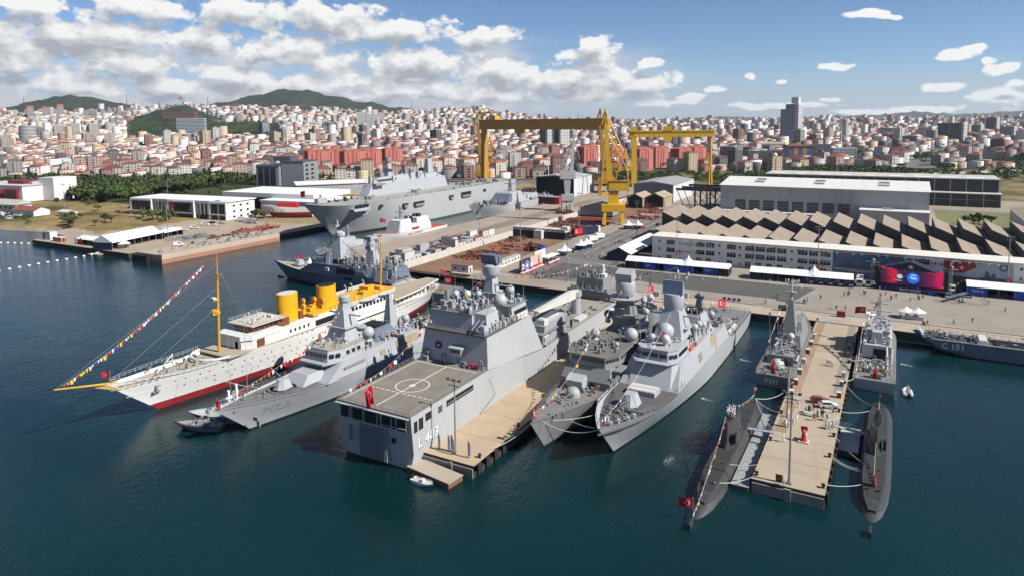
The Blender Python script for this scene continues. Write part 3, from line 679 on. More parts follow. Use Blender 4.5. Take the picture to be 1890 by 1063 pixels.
 pn.tube([(x0 + 15, -1.0, 10.65), (x1, -1.0, 10.65)], .03, 3); pn.obj('bunting', [FLAGW, FLAGRED], t, kind='stuff')
office()
def sawtooth(name, label, loc, n, w, depth, zg, rise, base):
 t = thing(name, label, 'building', loc); dk = mat('shade_dark_wall', (.085, .078, .07), .85, var=.2, scale=.2, stain=(.14, .12, .10), amt=.5, streak=True)  # wall colour darkened for the shade on the front faces; streaks are stains
 tan = mat('tan_sheet_roof', (.30, .245, .19), .85, var=.14, scale=.14, stain=(.19, .16, .125), amt=.6); r = random.Random(8)
 boxpart(t, 'wall', dk, (0, n * w, 0, depth, base, zg))
 for i in range(n):
  x = i * w; q = [(x, zg), (x + w - .15, zg), (x + w - .15, zg + .25), (x + .35, zg + rise), (x, zg + rise)]; b = MB(); b.prof(q, 0, depth); o = b.obj('roof_tooth', dk, t)
  dz = (rise - .25) / (w - .5); s = MB(); s.add([(x + .1, -.3, zg + rise + .12), (x + w - .2, -.3, zg + .3), (x + w - .2, depth + .2, zg + .3), (x + .1, depth + .2, zg + rise + .12)], [(0, 1, 2, 3)]); s.obj('roof_sheet', tan, o)
  m = MB()
  for k in range(1, 4): yk = depth * k / 4; m.add([(x + .1, yk, zg + rise + .15), (x + w - .2, yk, zg + .33), (x + w - .2, yk + .12, zg + .33), (x + .1, yk + .12, zg + rise + .15)], [(0, 1, 2, 3)])
  m.obj('roof_seam', CONCW, o)
sawtooth('workshop_hall', 'front row of tan sawtooth workshop roofs behind the white office', (-104, 329, 2.5), 17, 10.7, 34, 8.2, 4.4, 0)
sawtooth('workshop_hall', 'back row of taller tan sawtooth workshop roofs', (-112, 366, 2.5), 17, 10.7, 36, 11.6, 4.8, 0)
def big_hall():
 t = thing('assembly_hall', 'big grey assembly hall with white low pitched roof and eight tall windows', 'building', (-45, 486, 2.5)); wg = mat('hall_sheet_grey', (.46, .465, .465), .7, var=.05, scale=.06, stain=(.26, .265, .27), amt=.4, streak=True); rf = mat('white_sheet_roof', (.72, .72, .69), .6, var=.05, scale=.05, stain=(.55, .54, .5), amt=.3)
 x0, x1, d = -62, 63, 66
 b = MB(); b.profx([(0, 0), (d, 0), (d, 21), (d / 2, 24.5), (0, 21)], x0, x1); b.obj('wall', wg, t)
 b = MB()
 for (ya, za), (yb, zb) in (((-1, 21.0), (d / 2, 24.75)), ((d / 2, 24.75), (d + 1, 21.0))):
  for k in range(10): xa, xb = x0 - .8 + (x1 - x0 + 1.6) * k / 10, x0 - .8 + (x1 - x0 + 1.6) * (k + 1) / 10 - .06; b.add([(xa, ya, za), (xb, ya, za), (xb, yb, zb), (xa, yb, zb), (xa, ya, za + .35), (xb, ya, za + .35), (xb, yb, zb + .35), (xa, yb, zb + .35)], [(3, 2, 1, 0), (4, 5, 6, 7), (0, 1, 5, 4), (1, 2, 6, 5), (2, 3, 7, 6), (3, 0, 4, 7)])
 b.obj('roof', rf, t)
 for x in (-38, 0, 38):
  for y in (12, 21): boxpart(t, 'roof_vent', WHITED, (x - 3.2, x + 3.2, y, y + 1.4, 21.4 + y * .115, 22.6 + y * .115))
 for k in range(8):
  x = x0 + 10 + k * 9.2; o = boxpart(t, 'window', mat('dirty_hall_glazing', (.05, .055, .06), .3, var=.4, scale=.5), (x, x + 7, -.1, .2, 5.0, 11.6)); m = MB()
  for i in range(8): m.box(x + i, x + i + .1, -.2, -.104, 5, 11.6)
  for z in (7.2, 9.4): m.box(x, x + 7, -.19, -.104, z, z + .12)
  m.obj('glazing_bar', wg, o)
 boxpart(t, 'lower_annex', wg, (x0 + 1, 0, -7, -.2, 0, 4.2)); boxpart(t, 'annex_roof', rf, (x0 - 1, .6, -7.6, 0, 4.25, 4.6)); boxpart(t, 'side_annex', wg, (26, 63, -12, -.3, 0, 9.5)); boxpart(t, 'side_annex_roof', rf, (25.4, 63.4, -12.6, -.2, 9.55, 9.95)); boxpart(t, 'side_annex_vent', WHITED, (38, 44, -6, -4.6, 10, 11))
big_hall()
def grey_hall(name, label, loc, L, d, zl, zu, bays):
 t = thing(name, label, 'building', loc); dk = mat('dark_hall_glazing', (.05, .052, .055), .4, var=.3, scale=.3, stain=(.10, .10, .10), amt=.4); wg = mat('hall_sheet_dull', (.24, .235, .225), .7, var=.1); rf = mat('pale_sheet_roof', (.55, .53, .49), .7, var=.1, scale=.06, stain=(.36, .34, .3), amt=.5)
 boxpart(t, 'lower_wall', dk, (0, L, 0, d, 0, zl)); boxpart(t, 'lower_roof', rf, (-1, L + 1, -1, d * .3, zl, zl + .6)); boxpart(t, 'upper_wall', dk, (0, L - .5, d * .22, d, zl + .6, zu)); boxpart(t, 'roof', rf, (-1, L + .6, d * .22 - 1, d + 1, zu, zu + .7)); m = MB()
 for k in range(bays + 1): x = L * k / bays; m.box(x - .25, x + .25, -.3, -.02, 0, zl - .01); m.box(x - .25, x + .25, d * .22 - .3, d * .22 - .02, zl + .62, zu - .01)
 for z in (zl * .55,): m.box(0, L, -.2, -.03, z, z + .2)
 m.obj('wall_post', CONCW, t, kind='stuff'); r = random.Random(4)
 for k in range(9): x = 6 + k * L / 9.5; boxpart(t, 'roof_light', TENT, (x, x + r.uniform(6, 13), d * .3, d * .3 + 9, zu + .72, zu + .8))
grey_hall('plate_hall', 'long dark glazed hall with pale roof bands behind the assembly hall', (-98, 608, 2.5), 165, 52, 9.5, 19.5, 16)
def side_hall():
 t = thing('workshop', 'grey workshop with tan pitched roof at the right edge', 'building', (60, 410, 2.5)); b = MB(); b.prof([(0, 0), (70, 0), (70, 12), (35, 17), (0, 12)], 0, 90); b.obj('wall', CONCW, t); b = MB()
 for (xa, za), (xb, zb) in (((-1, 12.05), (35, 17.3)), ((35, 17.3), (71, 12.05))): b.add([(xa, -1, za), (xb, -1, zb), (xb, 91, zb), (xa, 91, za)], [(0, 1, 2, 3)])
 b.obj('roof', MATS['tan_sheet_roof'], t); boxpart(t, 'dark_door', BLACK, (-.1, .2, 12, 40, 0, 7))
side_hall()
# cranes
def jib_crane(name, label, loc, rz, m, s=1.0, tip=74):
 t = thing(name, label, 'crane', loc, rz)
 p = MB()
 for x in (-6, 6):
  for y in (-6, 6):
   p.fr((x - 1.3, x + 1.3, y - 2.6, y + 2.6), 0, (x - 1.1, x + 1.1, y - 2.0, y + 2.0), 2.6); p.fr((x - 1, x + 1, y - 1.6, y + 1.6), 2.6, (x * .86 - 1, x * .86 + 1, y * .8 - 1.4, y * .8 + 1.4), 9)
 p.obj('portal_leg', m, t); boxpart(t, 'portal_beam', m, (-7.6, 7.6, -6.8, 6.8, 8.2, 12.8)); c = MB(); c.fr((-3.6, 3.6, -3.4, 3.4), 12.8, (-3.0, 3.0, -3, 3), 20.5); c.obj('column', m, t); boxpart(t, 'slew_ring', STEEL, (-3.4, 3.4, -3.4, 3.4, 20.5, 21.4))
 boxpart(t, 'machinery_house', m, (-3, 10, -3.4, 3.4, 21.4, 28)); boxpart(t, 'cab', m, (-4.6, -3, -3, 3, 21.6, 25.2)); boxpart(t, 'cab_window', GLASS, (-4.68, -4.58, -2.6, 2.6, 23, 24.6))
 b = MB(); b.fr((-3.8, .6, -2.6, 2.6), 21.4, (-6.2, -4.2, -1.1, 1.1), tip - 10); b.obj('jib', m, t)
 h = MB(); h.bar((-5.2, 0, tip - 12), (-5.2, 0, tip), .9); h.bar((-7.6, -1, tip - 10), (-5.2, 0, tip), .6); h.bar((-7.6, 1, tip - 10), (-5.2, 0, tip), .6); h.bar((-9.4, 0, tip - 12), (-4, 0, tip - 13), .6); h.bar((-9.4, 0, tip - 12), (-5.2, 0, tip), .45); h.bar((-9.2, 0, tip - 12), (-8, 0, tip - 38), .3); h.obj('jib_head', m, t)
 st = MB()
 for y in (-1.4, 1.4): st.bar((-5.2, y * .3, tip - 1), (6, y, 47), .5); st.bar((-4.6, y * .4, tip - 14), (4.6, y, 44), .35)
 st.obj('luffing_stays', m, t)
 a = MB()
 for y in (-2.4, 2.4):
  a.bar((9.5, y, 28), (7.4, y * .5, 48), .5); a.bar((1, y, 28), (7.4, y * .5, 48), .5); a.bar((7.4, y * .5, 48), (11, y * .6, 37), .5); a.bar((1.2, y, 33), (11, y * .6, 37), .35); a.bar((9, y, 30), (11, y * .6, 37), .35); a.bar((9.4, y, 34), (5, y * .7, 42), .3); a.bar((2.4, y, 34), (8.6, y, 38), .3); a.bar((11, y * .6, 37), (9, y * .5, 43), .4)
 for z, x in ((33, 8.9), (38, 8.4), (43, 7.9)): a.bar((x, -2.2, z), (x, 2.2, z), .3)
 a.obj('rear_frame', m, t); boxpart(t, 'counterweight', m, (9.6, 12.6, -2.4, 2.4, 34.4, 37.4)); ra = MB()
 for z in (21.5, 28.05): ra.box(-4, 10.4, -3.9, -3.84, z + .9, z + 1.0); ra.box(-4, 10.4, -4.0, -3.5, z, z + .1)
 ra.obj('walkway', STEEL, t); ld = MB(); ld.bar((10.4, 2, 21.4), (6, 2, 12.8), .35); ld.obj('stair', m, t)
 t.scale = (s, s, s); return t
jib_crane('level_luffing_crane', 'bright yellow tower crane with upright jib nearest the road', (-160.5, 418, 2.5), R(22), CRANE)
jib_crane('level_luffing_crane', 'ochre crane with upright jib behind the bright yellow crane', (-237, 598, 2.5), R(24), CRANEO, 1.06, 74)
jib_crane('level_luffing_crane', 'ochre crane with upright jib standing behind the carrier stern', (-391, 628, 2.5), R(24), CRANEO, 1.06, 73)
def grey_crane():
 t = thing('harbour_crane', 'slim grey harbour crane with raised jib in the middle of the yard', 'crane', (-213.5, 461, 2.5), R(30)); m = CRANEG; p = MB()
 for x in (-3.6, 3.6):
  for y in (-3.6, 3.6): p.fr((x - 1, x + 1, y - 1.6, y + 1.6), 0, (x * .8 - .9, x * .8 + .9, y * .7 - .9, y * .7 + .9), 8)
 p.obj('portal_leg', m, t); boxpart(t, 'portal_beam', m, (-4.4, 4.4, -4.2, 4.2, 8, 12.4)); c = MB(); c.fr((-1.8, 1.8, -1.8, 1.8), 12.4, (-2.6, 2.6, -2.4, 2.4), 24); c.obj('column', m, t); boxpart(t, 'machinery_house', m, (-5.4, 6, -2.8, 2.8, 24, 30)); b = MB(); b.fr((1.6, 4.6, -1.2, 1.2), 30, (4.6, 5.6, -.5, .5), 54); b.obj('jib', m, t); a = MB()
 for y in (-1.6, 1.6): a.bar((-3, y, 30), (5, y * .3, 54), .5); a.bar((-4, y, 30), (-2.6, y, 40), .4); a.bar((-6.6, y, 34), (-2.6, y, 40), .4); a.bar((-6.6, y, 34), (.4, y, 36), .3); a.bar((-2.6, y, 40), (3.2, y * .4, 48), .25)
 a.obj('rear_frame', m, t); boxpart(t, 'counterweight', m, (-8, -5, -1.8, 1.8, 32.6, 34.4)); h = MB(); h.bar((5, 0, 53), (5.6, 0, 57), .5); h.bar((5, 0, 54), (9.5, .4, 38), .3); h.obj('jib_head', CRANEG, t)
grey_crane()
def gantry(name, label, p0, p1, zb, zt, m, wide, house, twin):
 d = Vector((p1[0] - p0[0], p1[1] - p0[1], 0)); L = d.length; rz = math.atan2(d.y, d.x); t = thing(name, label, 'gantry crane', (p0[0], p0[1], 2.5), rz)
 zb -= 2.5; zt -= 2.5; g = MB(); g.box(-5, L + 3, -2.6, 2.6, zb, zt); g.obj('bridge_girder', m, t); rb = MB()
 for k in range(int(L / 5)): rb.box(k * 5, k * 5 + .3, -2.75, -2.62, zb + .1, zt - .1)
 rb.box(-5, L + 3, -3.2, -2.6, zt - .3, zt); rb.box(-5, L + 3, -3.15, -3.1, zt, zt + 1.1); rb.obj('girder_rib', m, t, kind='stuff')
 l = MB(); l.fr((-2.6, 2.6, -wide * 1.2, wide * 1.2), 2, (-2.6, 2.6, -wide * .55, wide * .55), zb); l.obj('rigid_leg', m, t); boxpart(t, 'bogie', m, (-2, 2, -wide * 1.7, wide * 1.7, 0, 2))
 f = MB()
 for y in (-1, 1): f.tube([(L, y * 9, 2), (L, y * .8, zb)], .95, 8, r1=.7)
 f.box(L - .8, L + .8, -9.4, 9.4, .4, 2.2); f.obj('shear_leg', m, t); h = MB(); h.box(L * house - 4, L * house + 4, -3.6, 3.6, zt + .8, zt + 5.2); h.box(L * house - 3, L * house + 3, -3, 3, zt, zt + .8); h.obj('trolley_house', mat('crane_house_yellow', (.68, .37, .02), .5), t)
 lo = MB(); lo.box(L * twin - 4, L * twin + 4, -3.4, 3.4, zb - 4.2, zb - .1); lo.bar((L * twin, 0, zb - 4), (L * twin, 0, zb - 9), .5); lo.obj('lower_trolley', m, t); mm = MB(); mm.bar((L * house - 1, 0, zt + 5), (L * house - 1, 0, zt + 9), .4); mm.bar((L * house - 3, 0, zt + 8), (L * house + 1.4, 0, zt + 8.6), .3); mm.obj('service_davit', m, t)
 if wide < 3.5: MB().bar((-2, 0, zt), (-2, 0, zt + 7.5), 2.4).bar((-9, 0, zt + 7.4), (11, 0, zt + 8.4), .8).bar((4, 0, zt + 8.6), (9, 0, zt + 9.6), 1.2).obj('service_crane', m, t)
 else: boxpart(t, 'leg_head', m, (-4.4, 2.8, -4, 4, zt + .05, zt + 5))
gantry('gantry_crane', 'huge ochre gantry crane spanning the back of the yard', (-379, 612), (-229, 578), 61.5, 70.5, CRANEO, 3.2, .1, .33)
gantry('gantry_crane', 'smaller yellow gantry crane near the pink blocks', (-233, 664), (-163, 692), 52.5, 58, CRANE, 4.2, .44, .44)
# sheds, steel frame, stores of the yard
def gable(name, label, cat, loc, rz, w, d, he, hr, wm, rm, front=None, doors_=None):
 t = thing(name, label, cat, loc, rz); b = MB(); b.prof([(-w / 2, 0), (w / 2, 0), (w / 2, he), (0, hr), (-w / 2, he)], 0, d); b.obj('wall', wm, t); b = MB()
 for sg in (-1, 1): q = [(sg * (w / 2 + .5), -.5, he - .15), (0, -.5, hr + .12), (0, d + .5, hr + .12), (sg * (w / 2 + .5), d + .5, he - .15)]; b.add(q + [(x, y, z + .2) for x, y, z in q], [(0, 1, 2, 3), (7, 6, 5, 4), (0, 4, 5, 1), (1, 5, 6, 2), (2, 6, 7, 3), (3, 7, 4, 0)])
 b.obj('roof', rm, t)
 if front: b = MB(); b.prof([(-w / 2 + .6, 0), (w / 2 - .6, 0), (w / 2 - .6, he - .4), (0, hr - .8), (-w / 2 + .6, he - .4)], -.06, .3); b.obj('open_front', front, t)
 return t
TAN = mat('tan_canvas', (.38, .31, .22), .85, var=.1, scale=.2, stain=(.26, .21, .16), amt=.4); WSH = mat('white_shed_sheet', (.60, .61, .62), .6, var=.08, scale=.08, stain=(.42, .43, .44), amt=.4, streak=True); GSH = mat('grey_shed_sheet', (.24, .255, .28), .6, var=.06)
gable('boat_shed', 'large pale shed with open dark front left of the gantry leg', 'shed', (-268, 552, 2.5), 0, 38, 46, 16.5, 18.5, WSH, mat('pale_grey_roof', (.5, .5, .5), .6), BLACK)
gable('warehouse', 'grey and white warehouse left of the steel frame', 'shed', (-175.5, 548, 2.5), 0, 34, 64, 14, 16.2, WSH, mat('grey_flat_roof', (.33, .33, .32), .7), GSH)
gable('tent_shed', 'left tan canvas shed with open front', 'shed', (-176, 505, 2.5), 0, 12, 24, 7, 10, TAN, TAN, BLACK); gable('tent_shed', 'right tan canvas shed with open front', 'shed', (-162, 510, 2.5), 0, 14, 24, 7.4, 10.6, TAN, TAN, BLACK)
gable('dark_tent', 'low black and grey shelter behind the yellow crane base', 'shed', (-184, 446, 2.5), R(6), 24, 15, 5, 8.5, mat('grey_tent_wall', (.3, .31, .32), .8), mat('black_tent_roof', (.025, .025, .028), .6), None)
def frame_():
 t = thing('crane_runway', 'dark blue steel crane runway frame beside the assembly hall', 'frame', (-128, 498, 2.5)); m = mat('blue_black_steel', (.045, .052, .07), .6, var=.2)
 for y in (0, 16, 36):
  for x in (0, 11, 20):
   b = MB(); b.box(x - .5, x + .5, y - .5, y + .5, 0, 15); b.obj('column', m, t)
  boxpart(t, 'runway_beam', m, (-14, 22, y - .7, y + .7, 15, 16.6)); b = MB(); b.bar((0, y, 2), (11, y, 14), .3); b.bar((11, y, 2), (0, y, 14), .3); b.bar((11, y, 2), (20, y, 14), .3); b.bar((20, y, 2), (11, y, 14), .3); b.bar((-13, y, 15), (-7, y, 0), .4); b.obj('brace', m, t)
frame_()
def container(name, label, loc, rz, l, w, h, col, roofcol=None, group='site cabins on the far pier', win=True):
 t = thing(name, label, 'container', loc, rz, group); MB().box(-l / 2, l / 2, -w / 2, w / 2, 0, h).obj('wall', PAINT, t, col=col); MB().box(-l / 2 - .1, l / 2 + .1, -w / 2 - .1, w / 2 + .1, h + .003, h + .14).obj('roof', PAINT, t, col=roofcol or tuple(c * .75 for c in col))
 if win:
  MB().box(l / 2 + .004, l / 2 + .05, -.5, .4, 0.05, 2.0).obj('door', GLASS, t)
  for x in (-l * .28, l * .22): MB().box(x - .5, x + .5, -w / 2 - .05, -w / 2 - .004, 1.0, 2.0).obj('window', GLASS, t)
 return t
rc = random.Random(12); cc = [((.66, .66, .63), 'white'), ((.55, .52, .45), 'cream'), ((.40, .42, .44), 'grey'), ((.66, .66, .63), 'white'), ((.60, .58, .52), 'off white'), ((.58, .58, .56), 'white')]
k = 0
for row, x in enumerate((-202.5, -208.5, -214.5)):
 y = 246 + row * 8
 while y < (334, 330, 326)[row]:
  col, nm = cc[rc.randrange(6)] if k != 14 else ((.70, .22, .03), 'orange'); rcn = rc.choice(['dark', 'grey', 'red']) if col[0] > .5 else 'grey'; l = rc.choice([5.2, 6.2, 7.4]); rcol = {'dark': (.12, .12, .13), 'grey': (.45, .44, .41), 'red': (.30, .12, .08)}[rcn]
  container('site_cabin', '%s site cabin with %s roof in the %s row on the far pier' % (nm, rcn, ('wall side', 'middle', 'water side')[row]), (x + rc.uniform(-.8, .8), y, 2.6), R(90) if rc.random() < .5 else 0, l, 2.6 if rc.random() < .7 else 4.6, rc.choice([2.7, 2.7, 5.3]) if row < 2 else 2.7, col, rcol); y += l * rc.uniform(.95, 1.5); k += 1
for i, y in enumerate((262, 268.6, 275.2, 281.8)): container('site_cabin', ['white cabin with window next to the slip, closest to the quay', 'second white cabin along the slip edge', 'third white cabin along the slip edge', 'white cabin behind the big picture boards'][i], (-157.6 - i * .2, y, 2.5), R(90), 6, 2.6, 2.8, (.66, .66, .64), (.5, .5, .48), 'white cabins along the slip')
container('site_cabin', 'white cabin with red roof at the head of the slip', (-168.5, 251.5, 2.5), R(0), 9, 3.4, 3.0, (.64, .64, .62), (.32, .07, .05), 'white cabins along the slip')
MB().box(-172, -161, 247, 256, -2, 2.497).obj('slip_head_slab', CONC, kind='structure')
def long_barge():
 t = thing('work_pontoon', 'long black steel pontoon with white upper edge lying across the slip', 'pontoon', (-181, 353, 1.5)); boxpart(t, 'hull', BLACK, (-16.5, 17.5, -3, 3, 0, 4.2)); boxpart(t, 'deck_edge', WHITED, (-16.6, 17.6, -3.05, 3.05, 4.2, 5.8)); p = MB()
 for i in range(11): p.box(-15 + i * 3, -14.1 + i * 3, -3.15, -3.04, 4.7, 5.4)
 p.obj('edge_port', BLACK, t, kind='stuff'); boxpart(t, 'deck_cabin', WHITED, (-1, 4, -6.5, -3.2, 0, 5), (14.5, 18.5, -2, 2, 5.82, 7.4))
long_barge()
def scrap(name, label, loc, w, d, h, n, seed, m, group=None, cat='steel stack', rz=0):
 r = random.Random(seed); b = MB()
 for _ in range(n):
  x, y = r.uniform(-w / 2, w / 2), r.uniform(-d / 2, d / 2); L = r.uniform(.12, .4) * max(w, d); q = r.random(); z = r.uniform(0, h * .5)
  if q < .45: b.cb((x, y, z), (L, r.uniform(.3, .9), r.uniform(.2, .8)), r.choice([0, 0, PI / 2, r.uniform(0, 3)]))
  elif q < .75: b.cb((x, y, z * .4), (L * .6, L * .4, r.uniform(.1, .5)), r.uniform(0, 3))
  else: b.cb((x, y, 0), (r.uniform(.3, .8), r.uniform(.3, .8), r.uniform(.5, 1) * h), r.uniform(0, 3))
 o = b.obj(name, m, None); o.location = loc; o.rotation_euler = (0, 0, rz); return tag(o, label, cat, group)
SC_ = [(-183, 290, 20, 26, 1.0, 60, RUST, 'scattered rusty plates on the slip floor nearest the gate'), (-178, 318, 24, 18, 1.0, 46, RUSTL, 'reddish steel beams lying on the slip floor'), (-166.5, 316, 7, 10, 4.6, 60, RUST, 'dark heap of machinery beside the slip cabins'), (-190, 338, 10, 12, 1.4, 26, RUST, 'small rusty scrap heap near the slip wall'), (-178, 376, 28, 20, 1.6, 70, RUST, 'wide field of rusty steel parts behind the black pontoon'), (-186, 402, 24, 16, 1.8, 60, RUST, 'dark steel parts laid out below the yellow crane'), (-208, 447, 12, 8, 5.5, 50, RUST, 'tall rusty stack beside the grey crane'), (-199, 466, 9, 8, 4.5, 40, RUSTL, 'reddish stack behind the grey crane'), (-150, 448, 18, 16, 2.2, 60, RUSTL, 'red primed plates right of the yellow crane'), (-156, 480, 16, 18, 2.2, 50, RUSTL, 'red beams in front of the tan sheds'), (-160, 498, 10, 6, 4.5, 30, RUST, 'dark round scrap before the tan sheds'), (-255, 507, 40, 10, 4, 60, RUST, 'rusty steel rows at the back of the carrier basin'), (-300, 590, 40, 20, 4, 70, RUST, 'dark machinery heap behind the carrier stern'), (-352, 292, 12, 30, 3, 70, RUSTL, 'red and brown steel laid on the left quay'), (-346, 265, 10, 18, 2.4, 40, RUST, 'rusty frames near the left dock edge'), (-364, 255, 12, 26, 1.4, 50, NAVYD, 'grey lifting gear along the left quay')]
for i, (x, y, w, d, h, n, m, lb) in enumerate(SC_): scrap('steel_stack', lb, (x, y, 1.5 if -197 < x < -160.5 and y < 545 else 2.5), w, d, h, n, 200 + i, m)
for i in range(5): tag(MB().cb((0, 0, 0), (34 - i * 3, 1.6, .9)).obj('primed_beam', RUSTL, None), 'long red primed beam %s under the grey crane' % ['nearest', 'second', 'third', 'fourth', 'farthest'][i], 'beam', 'long red beams by the slip').location = (-188 + i * 2, 424 + i * 3.4, 1.5 if 1 else 2.5)
tag(scrap('blue_machine', 'blue machine by the slip cabins', (-162.6, 318.5, 1.5), 5, 5, 3.2, 26, 301, BLUE), cat='machine')
def red_shed():
 t = thing('store_shed', 'long low dark store with red ends and a red flag banner', 'shed', (-258, 497, 2.5), R(-3)); boxpart(t, 'wall', mat('dark_red_wall', (.10, .018, .02), .7), (-21, 20, -4, 4, 0, 5.6)); boxpart(t, 'roof', mat('grey_low_roof', (.3, .3, .3), .7), (-21.4, 20, -4.4, 4.4, 5.6, 5.9)); boxpart(t, 'red_end', mat('bright_red_end', (.5, .05, .03), .6), (20, 23.4, -4, 4, 0, 5.8)); o, i_, s = crescent(-9, 2.9, 1.4); b = MB(); n = len(o); b.add([(x, -4.06, z) for x, z in o] + [(x, -4.06, z) for x, z in i_], [(n + q, n + q + 1, q + 1, q) for q in range(n - 1)]); b.add([(x, -4.06, z) for x, z in s] + [(-9 + 1.61, -4.06, 2.9)], [((q + 1) % 10, q, 10) for q in range(10)]); b.obj('flag_emblem', TEXTW, t)
red_shed()
# show structures on the quay
def marquee(name, label, loc, rz, L, d, he, hr, walls, peaks=(), m=TENT, lean=0, legs=True):
 t = thing(name, label, 'marquee', loc, rz, 'white marquees'); b = MB()
 for ya, za, yb, zb in ((-.4, he, d * .5, hr), (d * .5, hr, d + .4, he)): b.add([(0, ya, za), (L, ya, za), (L, yb, zb), (0, yb, zb), (0, ya, za + .1), (L, ya, za + .1), (L, yb, zb + .1), (0, yb, zb + .1)], [(3, 2, 1, 0), (4, 5, 6, 7), (0, 1, 5, 4), (1, 2, 6, 5), (2, 3, 7, 6), (3, 0, 4, 7)])
 b.add([(0.05, 0, he), (0.05, d, he), (0.05, d / 2, hr)], [(0, 2, 1)]); b.add([(L - .05, 0, he), (L - .05, d, he), (L - .05, d / 2, hr)], [(0, 1, 2)]); b.obj('canopy', m, t)
 for x in peaks: p = MB(); p.lathe([(d * .5, hr - 1.2), (d * .25, hr - .1), (d * .1, hr + 1.0), (.05, hr + 2.4)], (x, d * .5, 0), 8); p.obj('canopy_peak', m, t)
 for x0, x1, wm in walls: MB().box(x0, x1, .1, .2, 0, he - .05).obj('front_panel', wm, t)
 MB().box(.1, L - .1, d - .2, d - .1, 0, he - .1).obj('back_wall', NAVBLUE, t); MB().box(.1, .2, .3, d - .3, 0, he - .1).box(L - .2, L - .1, .3, d - .3, 0, he - .1).obj('end_wall', m if lean else NAVBLUE, t)
 if legs:
  l = MB(); n = max(1, int(L / 5))
  for i in range(n + 1): l.box(L * i / n - .08, L * i / n + .08, -.12, .04, 0, he); 
  l.obj('pole', RAIL, t, kind='stuff')
 return t
def panel_text(par, s, x, z, size, y=.08, m=TEXTW, bold=.01): v, f = letters(s, size, bold); b = MB(); b.add([(x + a, y, z + c) for a, c in v], f); b.obj('banner_lettering', m, par)
a = marquee('marquee', 'long white marquee with bright blue booth fronts', (-106, 291.5, 2.5), R(2.5), 45.5, 8, 3.3, 4.9, [(1, 8, NAVBLUE), (8.4, 14, BLUE), (17.6, 26, BLUE), (26.05, 31, BLUE), (34.6, 39.8, BLUE), (40, 45.2, NAVBLUE)], (27.5,))
for x in (9.4, 22, 35.8): panel_text(a, '#SSB', x, 1.6, .75)
a = marquee('marquee', 'white marquee with dark printed fronts left of the stage', (-52, 293.5, 2.5), R(4), 39, 8, 3.1, 4.8, [(0.1, 4.6, NAVBLUE), (6.4, 9.6, NAVBLUE), (20, 38.8, NAVBLUE)], (24.5,))
for k in range(5):
 x = 21 + k * 3.6; b = MB(); b.add([(x + .9 + .55 * math.cos(2 * PI * i / 14), .08, 2.0 + .6 * math.sin(2 * PI * i / 14)) for i in range(14)], [tuple(range(14))]); b.obj('banner_seal', mat('violet_print', (.14, .10, .34), .7), a); MB().box(x + 2, x + 3.4, .05, .09, 1.1, 1.35).box(x + 1.9, x + 3.3, .05, .09, .7, .95).box(x + 2, x + 2.3, .05, .09, 2.1, 2.4).obj('banner_print', TEXTW, a)
a = marquee('marquee', 'white marquee with blue front at the right edge', (24.6, 303, 2.5), R(0), 40, 8.5, 3.4, 5.0, [(.1, 6.6, BLUE), (14.4, 20, BLUE), (27, 33, BLUE)])
b = MB()
for k in range(3): b.add([(1.6 + k * .8, .07, 2.4), (2.0 + k * .8, .07, 2.4), (2.4 + k * .8, .07, 1.5), (2.1 + k * .8, .07, 1.5)], [(0, 3, 2, 1)])
b.obj('banner_logo', TEXTW, a); MB().box(4.2, 5.6, .06, .09, 2.1, 2.25).box(4.2, 5.4, .06, .09, 1.75, 1.9).obj('banner_print', TEXTW, a)
marquee('marquee', 'long white marquee standing end on beside the office', (-108.2, 304, 2.5), R(90), 47, 11.5, 3.6, 6.6, [], legs=False, lean=1)
MB().prof([(-119.6, 2.5), (-108.3, 2.5), (-108.3, 6.0), (-114, 9.0), (-119.6, 6.0)], 303.3, 303.7).obj('marquee_gable', NAVBLUE, None); tag(bpy.data.objects['marquee_gable'], 'dark blue printed gable wall of the end-on marquee', 'banner wall')
def pagoda(label, loc, s=5, h=2.6, col=TENT, group='small peaked tents', skirt=None):
 t = thing('peaked_tent', label, 'tent', loc, R(8), group); b = MB(); b.lathe([(s * .74, h), (s * .42, h + .7), (s * .15, h + 1.9), (.06, h + 3)], (0, 0, 0), 8); b.obj('canopy', col, t); l = MB()
 for x in (-1, 1):
  for y in (-1, 1): l.box(x * s * .46 - .06, x * s * .46 + .06, y * s * .46 - .06, y * s * .46 + .06, 0, h)
 l.obj('pole', RAIL, t, kind='stuff'); MB().box(-s * .46, s * .46, s * .42, s * .46, 0, h - .1).box(-s * .46, -s * .42, -s * .4, s * .4, 0, h - .1).obj('back_wall', skirt or TENT, t); return t
pagoda('left one of the two white peaked tents below the yellow crane', (-143.5, 399, 2.5)); pagoda('right one of the two white peaked tents below the yellow crane', (-138.2, 401.5, 2.5)); pagoda('left white peaked tent with blue skirt by the road', (-141.5, 322, 2.5), 5, 2.8, TENT, 'small peaked tents', BLUE); pagoda('right white peaked tent with blue skirt by the road', (-140.6, 327.6, 2.5), 5, 2.8, TENT, 'small peaked tents', BLUE); pagoda('single white peaked tent behind the picture boards', (-143, 305.5, 2.5), 5.4); pagoda('small white peaked tent on the left quay', (-367, 216.5, 2.5), 4.6)
